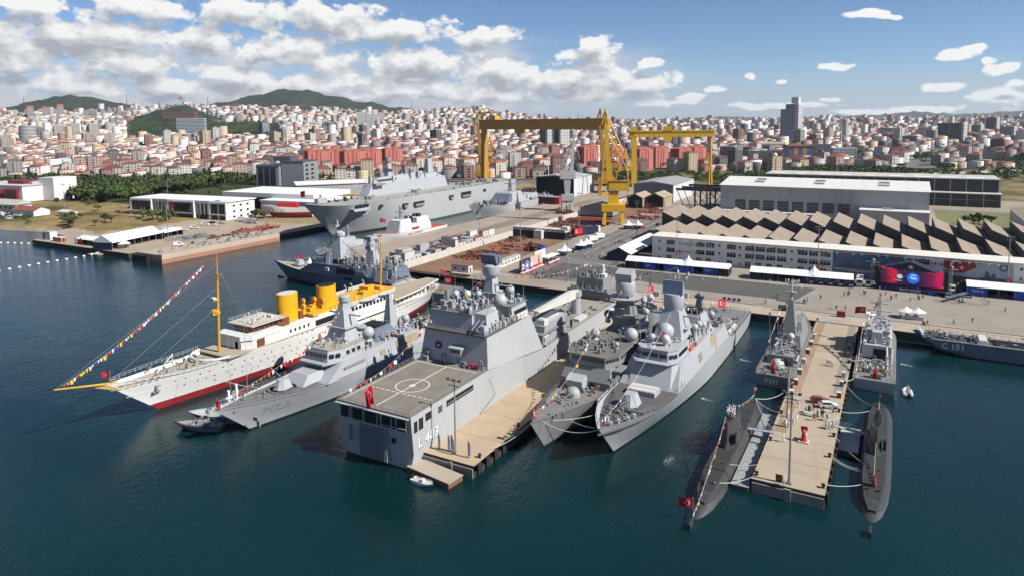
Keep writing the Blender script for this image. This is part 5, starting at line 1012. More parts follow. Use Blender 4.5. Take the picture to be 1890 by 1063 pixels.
 boxpart(t, 'port_boat_house', NAVYD, (63, 72, 3, 9, 8.4, 12), (66, 76, -2, 2.4, 8.4, 10.6)); clutter(t, 64, 92, -4, 9, 8.45, 40, 9, .5, 1.8, 2.4, NAVYD)
 clutter(t, 84, 108, -8.5, 8.5, 8.45, 26, 10, .3, 1.2, 1.0, DECK); boxpart(t, 'cargo_stack', WHITED, (84, 90, -8.6, -6.6, 8.45, 9.3))
 boxpart(t, 'fore_house', NAVYD, ((111.5, 121, -5.2, 5.2), 7.6, (112.5, 120, -4.8, 4.8), 15.2)); boxpart(t, 'fore_house_wing', NAVYD, (110, 111.6, -7.5, 7.5, 11.2, 11.6), (111, 120, -8, 8, 7.7, 10.8))
 cw = MB(); cw.box(114.6, 117.2, -4.6, -2.2, 15.2, 16.4); cw.lathe([(.95, 0), (.6, .4), (.62, 1.9), (.55, 3.0), (.1, 3.4)], (116, -3.4, 16.3), 12); cw.tube([(116, -3.4, 17.2), (118.6, -3.4, 17.3)], .18, 6); cw.obj('close_in_gun', WHITED, t, smooth=True)
 clutter(t, 112, 120, -4.4, 4.4, 15.2, 26, 11, .3, 1.0, 1.8, NAVYD); clutter(t, 110.2, 111.4, -7, 7, 11.6, 20, 12, .2, .6, 1.4, NAVYD); antenna(t, [(119, 4, 15.2, 6, 0, 0), (112, -4.6, 15.2, 5, 0, 0)])
 H.rail(t, 62, 137, 2.2)
 b = MB(); b.tube([(29.5, -9.86, 9.4), (32, -9.9, 5), (24, -9.9, 2.2)], .05, 4); b.obj('hanging_line', BLACK, t)
 flag((-90.5, 101.7, 12.2), R(-100), 4.2, 'tall red ensign hanging at the stern rail of the landing ship', 4.6, hang=True)
 return t
landing_ship()
# new frigate, bow to the camera
def new_frigate():
 t = thing('frigate', 'light grey frigate with slab sides and a faceted gun, nearest the open water', 'warship', (-47.4, 234, 0), R(-91.06))
 H = Hull(113, 14.6, [(0, 5.2), (.28, 5.3), (.3, 6.4), (.72, 6.6), (.84, 6.9), (.88, 7.9), (1, 8.6)], 8.5, wl=(.5, 1.5), dk=(.72, 2.7), zk=2.3, kf=.5, boot=.35)
 H.build(t, NAVYB, mdeck=DECKD, bul=0, deck=False)
 for x0, x1, md, zz in ((0, 34, DECK, 0), (34, 113, DECKD, -.0)):
  rr = []
  for i in range(15):
   x = x0 + (x1 - .15 - x0) * i / 14; y = max(H.deck_y(x) - .18, .05); z = min(H.deck_z(x), 6.6 + max(0, (x - 96) * .02)) + .01; rr.append([(x, y, z), (x, -y, z)])
  MB().loft(rr, None, capa=False, capb=False).obj('aft_deck' if x0 == 0 else 'fore_deck', md, t)
 y0, y1 = 7.3, 6.1
 s = MB(); q = [(33.8, 6.3), (83.5, 6.5), (78.2, 11.9), (52, 11.9), (50, 10.2), (38.5, 10.0), (36.6, 11.2)]
 def yy(z): return y0 + (y1 - y0) * (z - 6.3) / 5.6
 n = len(q); s.add([(x, sg * yy(z) * (1 if x < 80 else .985), z) for sg in (1, -1) for x, z in q],
  [tuple(range(n)), tuple(range(2 * n - 1, n - 1, -1))] + [((i + 1) % n, i, n + i, n + (i + 1) % n) for i in range(n)]); s.obj('superstructure', NAVYB, t)
 br = MB(); k = [(70, 6.1), (78.1, 6.1), (81.5, 3.8), (81.5, -3.8), (78.1, -6.1), (70, -6.1)]; br.prism(k, 11.9, 12.0); br.obj('bridge_step', NAVYB, t)
 br = MB(); k = [(68, 5.3), (77, 5.3), (79.4, 3.4), (79.4, -3.4), (77, -5.3), (68, -5.3)]; br.prism(k, 12.0, 14.3, 0, [(a - .5, c * .93) for a, c in k]); b_ = br.obj('bridge', NAVYB, t)
 br = MB(); br.prism([(a - .4, c * .96) for a, c in k], 14.3, 14.6); br.obj('bridge_roof', NAVYB, t)
 fr_ = MB(); fr_.add([(83.5, 5.2, 6.5), (83.5, -5.2, 6.5), (79.2, 4.4, 12.05), (79.2, -4.4, 12.05), (78, 6.1, 12.02), (83.5, 7.05, 6.5), (78, -6.1, 12.02), (83.5, -7.05, 6.5)], [(0, 1, 3, 2), (0, 2, 4, 5), (1, 7, 6, 3), (2, 3, 6, 4)][:3]); fr_.obj('bridge_front', NAVYB, t)
 windows(b_, (79.25, -3.2, 13.2), (79.25, 3.2, 13.2), 3, 1.75, .95, (1, 0, .3)); windows(b_, (77.2, 5.15, 13.2), (79.1, 3.6, 13.2), 2, .9, .9, (.75, 1, .2)); windows(b_, (69.5, 5.22, 13.2), (76.5, 5.22, 13.2), 5, 1.0, .9, (0, 1, .15)); windows(b_, (79.1, -3.6, 13.2), (77.2, -5.15, 13.2), 2, .9, .9, (.75, -1, .2))
 windows(t, (78.6, -6.15, 11.3), (70, -6.2, 11.3), 5, 1.1, .6, (0, -1, .2))
 KH = mat('khaki_bay_cover', (.34, .28, .19), .8, var=.12, scale=.8)
 for x0, x1, z0, z1, nm in ((61.4, 64.6, 7.9, 10.0, 'boat_bay_cover'), (46.4, 52.2, 8.2, 11.0, 'boat_bay_cover'), (46.8, 49.4, 6.9, 7.8, 'vent_cover')):
  MB().add([(x0, yy(z0) + .04, z0), (x1, yy(z0) + .04, z0), (x1, yy(z1) + .04, z1), (x0, yy(z1) + .04, z1)], [(0, 1, 2, 3)]).prof([(x0, z0), (x0 + .01, z0), (x0 + .01, z0 + .01)], 0, .01).obj(nm, KH, t)
 bb = MB()
 for i in range(7): bb.bar((61.8 + i * .45, yy(8) + .06, 7.95), (61.8 + i * .45, yy(10) + .06, 9.95), .07)
 bb.obj('bay_bar', NAVYD, t, kind='stuff')
 stealth_gun(t, 95.2, 0, 6.65, 1.15, 1, WHITED if 0 else NAVYB)
 v = MB(); v.box(84.6, 88.8, -3.4, 3.4, 6.6, 7.7); vl = v.obj('missile_silo', mat('silo_grey', (.42, .43, .44), .5), t)
 for i in range(2):
  for j in range(4): boxpart(vl, 'silo_hatch', WHITED, (84.8 + i * 2.0, 86.5 + i * 2.0, -3.2 + j * 1.62, -1.75 + j * 1.62, 7.7, 7.8))
 clutter(t, 98, 104, -2.6, 2.6, 6.8, 20, 21, .3, .9, .9, NAVYD)
 w = MB()
 for x, y in ((105, 1.2), (105, -1.2), (103, 2.6), (101, 3.2), (107, .3)): w.lathe([(.32, 0), (.22, .3), (.36, .8)], (x, y, 6.8), 8)
 w.obj('bollards', WHITED, t, kind='stuff'); boxpart(t, 'breakwater', NAVYB, ((99, 99.15, -4.6, 4.6), 6.75, (99, 99.1, -4.6, 4.6), 7.5))
 H.rail(t, 78, 98, 1.6); H.rail(t, 98.5, 112, 1.8)
 mm = MB(); mm.fr((59, 69.5, -3.8, 3.8), 14.0, (62, 66.6, -2.0, 2.0), 21.2); mm.fr((61.6, 67, -2.3, 2.3), 11.9, (61.6, 67, -2.3, 2.3), 14.1); mm.obj('mast_tower', NAVYB, t)
 d = MB(); d.lathe([(1.9, 19.6), (2.3, 21), (2.6, 21.6), (2.6, 24.4), (2.4, 25.0)], (64.2, 0, 0), 16); d.obj('radar_drum', NAVYB, t, smooth=True)
 rp = MB(); rp.prof([(63.6, 25.0), (65.6, 25.0), (65.2, 28.4), (64.7, 28.4)], -2.6, 2.6); rp.obj('air_search_radar', mat('radar_face_blue_grey', (.27, .32, .40), .5), t)
 y = MB(); y.box(63.8, 64.4, -6.4, 6.4, 19.2, 19.5); y.box(62.5, 66.5, -4.4, 4.4, 16.4, 16.7)
 for yy_ in (-6, -4.6, 4.6, 6): y.bar((64.1, yy_, 19.5), (64.1, yy_, 21.4), .12)
 y.obj('yardarm', NAVY, t)
 radome(t, 71.5, 0.2, 14.6, 2.1, .6); radome(t, 75.2, 1.5, 14.6, 1.05, .8, WHITED); radome(t, 74.6, -2.2, 14.6, .95, .6)
 for x, yv in ((57, 4.6), (53.5, 4.8), (60.2, 4.4)): radome(t, x, yv, 11.9 + (x > 55) * 1.0, .95, 1.9)
 fu = MB(); fu.fr((41, 51, -4.4, 4.4), 10, (43, 49, -2.8, 2.8), 15.6); fu.obj('funnel_house', NAVYB, t); boxpart(t, 'funnel_top', BLACK, (43.5, 48.5, -2.2, 2.2, 15.62, 16.4))
 am = MB(); am.fr((37.5, 41, -1.6, 1.6), 10, (38.8, 40.2, -.7, .7), 18.2); am.obj('aft_mast', NAVYD, t); dd = MB(); dd.ball((39.5, 0, 18.8), .9, 10, 6); dd.box(38.9, 40.1, -1.3, 1.3, 18.0, 18.8); dd.obj('aft_director', NAVYX, t)
 ci = MB(); ci.box(35.2, 38, -3.4, -1.2, 10.0, 11); ci.lathe([(.9, 0), (.6, .5), (.6, 2.4), (.4, 3)], (36.5, -2.3, 11), 10); ci.tube([(36.5, -2.3, 12.2), (34, -2.3, 12.6)], .16, 6); ci.obj('close_in_gun', NAVY, t, smooth=True)
 radome(t, 36.8, 2.8, 10.6, .9, 1.6)
 ms = MB()
 for i in range(4):
  for sg in (1, -1): ms.tube([(54.5 + (i % 2) * 1.1, sg * 1.0, 12.4 + (i // 2) * .85), (55.5 + (i % 2) * 1.1, sg * 5.6, 13.6 + (i // 2) * .85)], .36, 8)
 ms.obj('missile_canisters', NAVYD, t)
 boxpart(t, 'deck_house', NAVYB, ((52, 60, -4.6, 4.6), 11.9, (52.5, 60, -4.2, 4.2), 14.0))
 clutter(t, 40, 60, -5.6, 5.6, 11.3, 90, 22, .3, 1.2, 3.0, NAVYD); clutter(t, 60, 70, -5.4, 5.4, 11.9, 40, 23, .3, 1.0, 1.8, NAVY); clutter(t, 34, 40, -6, 6, 10.2, 34, 24, .3, 1.1, 2.4, NAVYD); clutter(t, 69, 76, -4.4, 4.4, 14.6, 18, 25, .2, .7, 1.0, NAVY)
 boxpart(t, 'orange_raft_cover', ORANGE, (66, 68.6, 5.0, 5.8, 12.0, 12.7)); boxpart(t, 'red_box', RED, (63.4, 64.2, 5.2, 5.9, 12, 12.8))
 railing(t, [(68, 5.7, 11.95), (52.5, 5.9, 11.95)], 1.0, 1.5); railing(t, [(.4, 6.6, 5.2), (32, 6.9, 5.3)], 1.0, 1.8); railing(t, [(.4, -6.6, 5.2), (32, -6.9, 5.3)], 1.0, 1.8); railing(t, [(.3, -6.4, 5.2), (.3, 6.4, 5.2)], 1.0, 1.8)
 antenna(t, [(66, 5.6, 12, 8, 0, .5), (52.6, 5.6, 12, 8, 0, .3), (75, -5, 14.6, 6, .5, 0), (43, 4, 15.6, 6, 0, 0), (34, 5, 11, 9, -.5, 0)])
 hp = MB()
 n = 28
 for i in range(n):
  a, c = 2 * PI * i / n, 2 * PI * (i + 1) / n; hp.add([(16 + r_ * math.cos(k), r_ * math.sin(k), 5.31) for r_, k in ((4, a), (4, c), (3.7, c), (3.7, a))], [(0, 1, 2, 3)])
 hp.obj('deck_markings', LINE, t); clutter(t, 2, 30, -6, 6, 5.3, 26, 26, .3, 1.0, 1.0, NAVYD)
 mm = MB(); mm.box(20, 30, 5.6, 6.4, 5.3, 6.3); mm.box(24, 31, -6.4, -5.7, 5.3, 6.2); mm.obj('deck_lockers', WHITED, t)
 flag((-48.2, 121.2, 8.6), R(120), 1.7, 'red jack at the stem of the light grey frigate', 2.4, hang=True)
 flag((-46.5, 211, 14), R(60), 4.0, 'large red flag aft of the light grey frigate above its helicopter deck', 0)
 return t
new_frigate()
# older frigate between the middle pier and the new frigate
def old_frigate():
 t = thing('frigate', 'dark weathered grey frigate with a round white gun turret beside the middle pier', 'warship', (-63.0, 236, 0), R(-90))
 H = Hull(118, 14.0, [(0, 4.6), (.3, 4.6), (.6, 4.9), (.8, 5.8), (1, 7.8)], 6.5, wl=(.5, 1.5), dk=(.64, 2.1), zk=2.0, kf=.5, boot=.6)
 H.build(t, NAVYD, mdeck=DECK)
 wm = mat('grey_green_turret', (.36, .37, .35), .5, var=.1)
 boxpart(t, 'superstructure', NAVYD, ((34, 90.5, -6.6, 6.6), 4.8, (35, 90.3, -6.4, 6.4), 7.6)); boxpart(t, 'forward_house', NAVYD, ((66, 90.2, -6.2, 6.2), 7.6, (67, 88.5, -5.8, 5.8), 10.4))
 b = MB(); k = [(68, 6.6), (84.5, 6.6), (88.4, 4.4), (88.4, -4.4), (84.5, -6.6), (68, -6.6)]; b.prism(k, 10.4, 12.9); br = b.obj('bridge', NAVYD, t)
 b = MB(); b.prism([(a + .3 * (a > 80), c * 1.02) for a, c in k], 12.9, 13.15); b.obj('bridge_roof', mat('olive_grey_deck', (.16, .16, .14), .85, var=.15, scale=.3), t)
 windows(br, (88.45, -4.2, 12.1), (88.45, 4.2, 12.1), 8, .85, .8, (1, 0, .05)); windows(br, (84.6, 6.5, 12.1), (88.3, 4.5, 12.1), 4, .85, .8, (.5, 1, .05)); windows(br, (69, 6.62, 12.1), (84, 6.62, 12.1), 9, .9, .8, (0, 1, .05)); windows(br, (88.3, -4.5, 12.1), (84.6, -6.5, 12.1), 4, .85, .8, (.5, -1, .05))
 doors(t, [(90.45, 1.8, 5.2, 1.1, 2.1, 'x'), (90.45, -3.2, 5.2, 1.1, 2.1, 'x'), (88, 6.5, 5.0, .9, 2, 'y')])
 bx = MB(); bx.box(83, 88, 6.4, 8.2, 9.9, 10.2); bx.box(70, 80, 6.4, 7.6, 10.1, 10.3); bx.obj('bridge_wing', NAVYD, t)
 mg = MB(); mg.prof([(90.4, 5.6), (92.8, 5.6), (93.4, 8.2), (91, 9.2), (90.2, 8.4)], -3.6, .6); mg.obj('missile_launcher', NAVY, t)
 round_gun(t, 97.2, 0, 5.7, 1.75, 1, wm, 5.2, .08)
 clutter(t, 100, 112, -3.0, 3.0, 6.3, 34, 31, .3, 1.0, .9, NAVYD); H.rail(t, 70, 117, 1.8); H.rail(t, 1, 34, 1.8)
 tr = MB(); tr.fr((58, 66, -3.2, 3.2), 10, (60.5, 64.5, -1.7, 1.7), 22.4); tr.fr((58, 70, -4.6, 4.6), 7.6, (58.4, 69.6, -4.4, 4.4), 13); tr.obj('mast_tower', NAVYD, t)
 pl = MB(); pl.lathe([(4.2, 21.2), (4.4, 21.6)], (62.5, 0, 0), 14); pl.lathe([(2.2, 22.2), (2.7, 23.2), (2.7, 25.4), (2.4, 25.9)], (62.5, 0, 0), 14); pl.obj('radar_drum', NAVY, t, smooth=True)
 rd = MB(); rd.prof([(60.2, 26.4), (64.2, 26.0), (64.6, 28.0), (61.6, 29.0)], -2.3, 2.3); rd.box(61.8, 63.2, -.8, .8, 25.9, 26.6); rd.obj('air_search_radar', NAVYB, t)
 ya = MB(); ya.box(62, 62.6, -6.8, 6.8, 19.4, 19.7); ya.box(60.4, 65.6, -5, 5, 16.4, 16.6); ya.lathe([(1.7, 17), (1.7, 17.5)], (66.4, 2.4, 0), 12)
 for yv in (-6.4, -4, 4, 6.4): ya.bar((62.3, yv, 19.7), (62.3, yv, 21.6), .13)
 ya.box(64.6, 66.6, -2.6, .8, 19.0, 19.3); ya.obj('yardarm', NAVYD, t)
 radome(t, 80.5, 4.4, 13.1, .55, .6); radome(t, 73.5, 5.6, 12.9, 1.75, .4); radome(t, 76, -3.2, 13.15, 1.2, .6); radome(t, 63.2, -4.8, 14.0, 1.1, 1.4, NAVYX); radome(t, 58.8, 4.6, 14.6, .95, 1.6); radome(t, 56, 3.0, 16.5, .9, 2.0)
 ms = MB()
 for i in range(2):
  for j in range(2): ms.tube([(67.8 + i * .95, 1.5, 13.6 + j * .9), (65.0 + i * .95, 7.4, 15.2 + j * .9)], .42, 8)
  for j in range(2): ms.tube([(56 + i * .95, -1.5, 12.6 + j * .9), (56 + i * .95, -6.6, 13.8 + j * .9)], .42, 8)
 ms.obj('missile_canisters', NAVY, t)
 fn = MB(); fn.lathe([(3.6, 8), (3.5, 13.4), (3.1, 15.2)], (48.5, 1.6, 0), 16); fn.lathe([(3.2, 8), (3.1, 13), (2.8, 14.6)], (48.5, -3.4, 0), 14); fn.obj('funnel', NAVYD, t, smooth=True)
 ft = MB(); ft.lathe([(2.7, 15.22), (2.5, 15.9)], (48.5, 1.6, 0), 14); ft.lathe([(2.4, 14.62), (2.2, 15.2)], (48.5, -3.4, 0), 14); ft.obj('funnel_cap', BLACK, t)
 am = MB(); am.fr((39, 43, -2, 2), 7.6, (40, 42, -1, 1), 15); am.obj('aft_mast', NAVYD, t); radome(t, 41, 0, 15, 1.1, .4); radome(t, 37.6, 3.0, 9.5, .85, 2.2, WHITED)
 boxpart(t, 'hangar', NAVYD, ((34, 46, -5.8, 5.8), 7.6, (34.4, 46, -5.5, 5.5), 10.4)); clutter(t, 34, 57, -6, 6, 9.6, 70, 32, .3, 1.3, 2.8, NAVYD); clutter(t, 68, 86, -5.6, 5.6, 13.1, 44, 33, .2, .9, 1.4, NAVYD); clutter(t, 66, 90, 5.6, 6.4, 7.6, 34, 34, .2, .6, 1.3, NAVYD); clutter(t, 56, 68, -5.8, 5.8, 10.6, 44, 35, .4, 1.2, 2.4, NAVYD); clutter(t, 91, 95, -4.4, 4.4, 5.5, 24, 36, .2, .7, 1.2, NAVYD)
 boxpart(t, 'red_hose_box', RED, (91.2, 91.6, 2.9, 3.5, 5.5, 6.8), (91.2, 91.5, -1.2, -.7, 5.5, 6.5))
 antenna(t, [(86, -6, 13, 8, 0, -.6), (70, 6.2, 13, 9, 0, .6), (52, 5.6, 10, 9, 0, .4), (36, 5, 10.4, 7, -.4, 0), (36, -5, 10.4, 7, -.4, 0)])
 wt_ = MB(); wt_.box(85, 97, 5.9, 6.15, 5.6, 6.3); wt_.obj('canvas_dodger', WHITED, t)
 flag((-63, 119.4, 7.9), R(110), 2.2, 'red jack at the stem of the dark grey frigate', 2.6, hang=True)
 flag((-58, 178, 24), R(70), 2.2, 'small red flag flying from the dark grey frigate mast', 0)
 return t
old_frigate()
# patrol ship P1220 left of the landing ship
def patrol_ship():
 t = thing('patrol_ship', 'light grey patrol ship marked P1220 between the white yacht and the landing ship', 'warship', (-126, 190.6, 0), R(-90))
 H = Hull(99.5, 14.2, [(0, 4.6), (.24, 4.8), (.26, 5.6), (.66, 6.0), (.8, 6.3), (1, 8.2)], 9.5, wl=(.5, 1.5), dk=(.62, 2.1), zk=2.6, kf=.5, boot=.35)
 H.build(t, NAVYB, mdeck=DECKB if 0 else mat('mauve_grey_deck', (.17, .155, .155), .85, var=.15, scale=.3), bul=.5)
 y0, y1 = 7.1, 6.2
 def yy(z): return y0 + (y1 - y0) * (z - 5.5) / 5
 q = [(26, 5.4), (72.5, 5.6), (66.5, 9.7), (36, 9.7), (33.5, 8.2), (27, 8.0)]; n = len(q); s = MB()
 s.add([(x, sg * yy(z) * (1 if x < 70 else .96), z) for sg in (1, -1) for x, z in q], [tuple(range(n)), tuple(range(2 * n - 1, n - 1, -1))] + [((i + 1) % n, i, n + i, n + (i + 1) % n) for i in range(n)]); s.obj('superstructure', NAVYB, t)
 b = MB(); k = [(58, 6.0), (66.3, 6.0), (69.6, 4.0), (69.6, -4.0), (66.3, -6.0), (58, -6.0)]; b.prism([(a + 1.6 * (a > 68), c) for a, c in k], 9.3, 9.71); b.obj('bridge_step', NAVYB, t)
 b = MB(); b.prism(k, 9.7, 12.4, 0, [(a - .7, c * .9) for a, c in k]); br = b.obj('bridge', NAVYB, t)
 b = MB(); b.prism([(a - .7, c * .92) for a, c in k], 12.4, 12.65); b.obj('bridge_roof', mat('sandy_roof_deck', (.36, .34, .29), .8, var=.1), t)
 windows(br, (69.35, -3.8, 11.2), (69.35, 3.8, 11.2), 5, 1.25, 1.0, (1, 0, .26)); windows(br, (66.4, 5.8, 11.2), (69.2, 4.1, 11.2), 2, 1.1, 1.0, (.6, 1, .2)); windows(br, (59, 5.72, 11.2), (65, 5.72, 11.2), 3, 1.1, .9, (0, 1, .2)); windows(br, (69.2, -4.1, 11.2), (66.4, -5.8, 11.2), 2, 1.1, 1.0, (.6, -1, .2))
 fw = MB(); fw.fr((70, 77.5, -3.6, 3.6), 6.0, (70, 75, -2.8, 2.8), 8.2); fw.obj('forward_deckhouse', NAVYB, t)
 stealth_gun(t, 80.6, 0, 6.2, 1.0, 1); bs = MB(); bs.lathe([(3.4, 0), (3.4, .5), (3.2, .5), (3.2, .1)], (80.6, 0, 6.0), 18); bs.obj('gun_ring', DECKD, t)
 KH = mat('khaki_bay_cover', (.34, .28, .19), .8)
 for x0, x1, z0, z1, nm in ((50.6, 52.6, 6.9, 8.3, 'side_port'), (36.2, 46, 6.9, 9.1, 'boat_bay_cover'), (38.6, 41.8, 5.5, 6.4, 'vent_cover')):
  MB().add([(x0, yy(z0) + .05, z0), (x1, yy(z0) + .05, z0), (x1, yy(z1) + .05, z1), (x0, yy(z1) + .05, z1)], [(0, 1, 2, 3)]).prof([(x0, z0), (x0 + .01, z0), (x0, z0 + .01)], 0, .01).obj(nm, KH, t)
 MB().add([(59, 6.98, 7.6), (66.6, 6.98, 7.6), (66.6, 6.86, 8.2), (59, 6.86, 8.2)], [(0, 1, 2, 3)]).prof([(59, 7), (59.01, 7), (59, 7.01)], 0, .01).obj('side_recess', NAVYD, t)
 m = MB(); m.fr((55, 62.5, -3.6, 3.6), 12.4, (57.6, 60.4, -1.2, 1.2), 20.6); m.fr((56, 60.4, -.9, .9), 20.6, (57, 60, -.8, .8), 22.2); m.obj('mast_tower', NAVYB, t)
 d = MB(); d.lathe([(.9, 22.2), (1.5, 22.6), (1.5, 23.8), (1.0, 24.2)], (58.6, 0, 0), 12); d.obj('radar_drum', NAVYB, t, smooth=True)
 y = MB(); y.box(58.4, 58.9, -5.4, 5.4, 19.0, 19.25); y.box(57, 62, -3.4, 3.4, 16.0, 16.25); y.lathe([(1.5, 15.2), (1.5, 15.6)], (56, 3, 0), 10)
 for yv in (-5, 5, -3.4, 3.4): y.bar((58.6, yv, 19.2), (58.6, yv, 21), .12)
 y.obj('yardarm', NAVY, t)
 radome(t, 54.3, 4.0, 11.2, 1.65, .7); radome(t, 62.5, 3.6, 12.6, .7, .6); radome(t, 63.8, -3.4, 12.6, .95, .6, WHITED); radome(t, 57.5, -5.0, 13.2, 1.3, .6, NAVYX); radome(t, 36.5, -3.6, 11.5, 1.1, .8, NAVYX); radome(t, 37.6, 3.4, 11.2, 1.15, .7)
 f = MB(); f.fr((42, 52, -4.4, 4.4), 9.7, (44, 50.5, -3.0, 3.0), 13); f.obj('funnel_house', NAVYX, t); boxpart(t, 'funnel_top', BLACK, (45, 49.5, -2.4, 2.4, 13.01, 13.6))
 a = MB(); a.fr((37.6, 42, -1.5, 1.5), 9.7, (40, 41, -.5, .5), 20.4); a.obj('aft_mast', NAVYB, t); boxpart(t, 'black_boat_cover', BLACK, ((40, 52, -6.0, -3.2), 9.7, (41, 51, -5.4, -4), 11.2))
 clutter(t, 27, 40, -5.8, 5.8, 8.6, 50, 41, .3, 1.2, 2.2, NAVY); clutter(t, 40, 57, 3.2, 5.8, 9.7, 36, 42, .3, 1.0, 1.6, NAVY); clutter(t, 57, 68, -4.6, 4.6, 12.6, 30, 43, .2, .8, 1.4, NAVY); clutter(t, 83, 95, -2.4, 2.4, 6.2, 16, 44, .2, .7, .7, NAVYD)
 bl = MB()
 for k in range(3): bl.bar((30 + k * 2.2, 4.8, 8.4), (31 + k * 2.2, 5.2, 11.2), .5)
 bl.obj('black_davits', BLACK, t); boxpart(t, 'red_locker', RED, (44.4, 45.4, 4.4, 5.2, 9.7, 10.5), (33, 33.7, 4, 4.8, 8.3, 9.2))
 railing(t, [(66, 5.9, 9.7), (53, 6.0, 9.7)], 1.0, 1.4); H.rail(t, 74, 99, 1.8); H.rail(t, .5, 25, 1.8)
 clutter(t, 2, 25, -6, 6, 4.8, 24, 45, .3, 1.0, 1.0, NAVYD)
 H.text(t, 'P1220', 88.5, 3.4, 1.9, 1, NAVYB)
 an = MB(); an.box(91.1, 91.9, 3.2, 4.6, 3.6, 4.4); an.box(90.9, 91.3, 3.6, 4.4, 2.0, 3.7); an.obj('anchor', NAVYD, t)
 antenna(t, [(94, -1.0, 7.6, 17, 0, -.3), (87.5, -3.6, 6.6, 21, 0, -.2), (61, 5.6, 9.7, 9, 0, .4), (51, 5.9, 9.7, 8, 0, .4), (43, 5.6, 9.7, 11, 0, .4), (30, 5.6, 8, 9, 0, .4)], .07)
 sf = MB(); sf.box(89.6, 90.1, -4.9, -4.4, 6.4, 9.8); sf.box(92.4, 92.9, -4.0, -3.5, 6.4, 9.4); sf.obj('sail_banner', FLAGW, t)
 flag((-125.9, 92.2, 8.0), R(-10), 2.1, 'red jack at the stem of patrol ship P1220', 2.4, hang=True)
 return t
patrol_ship()
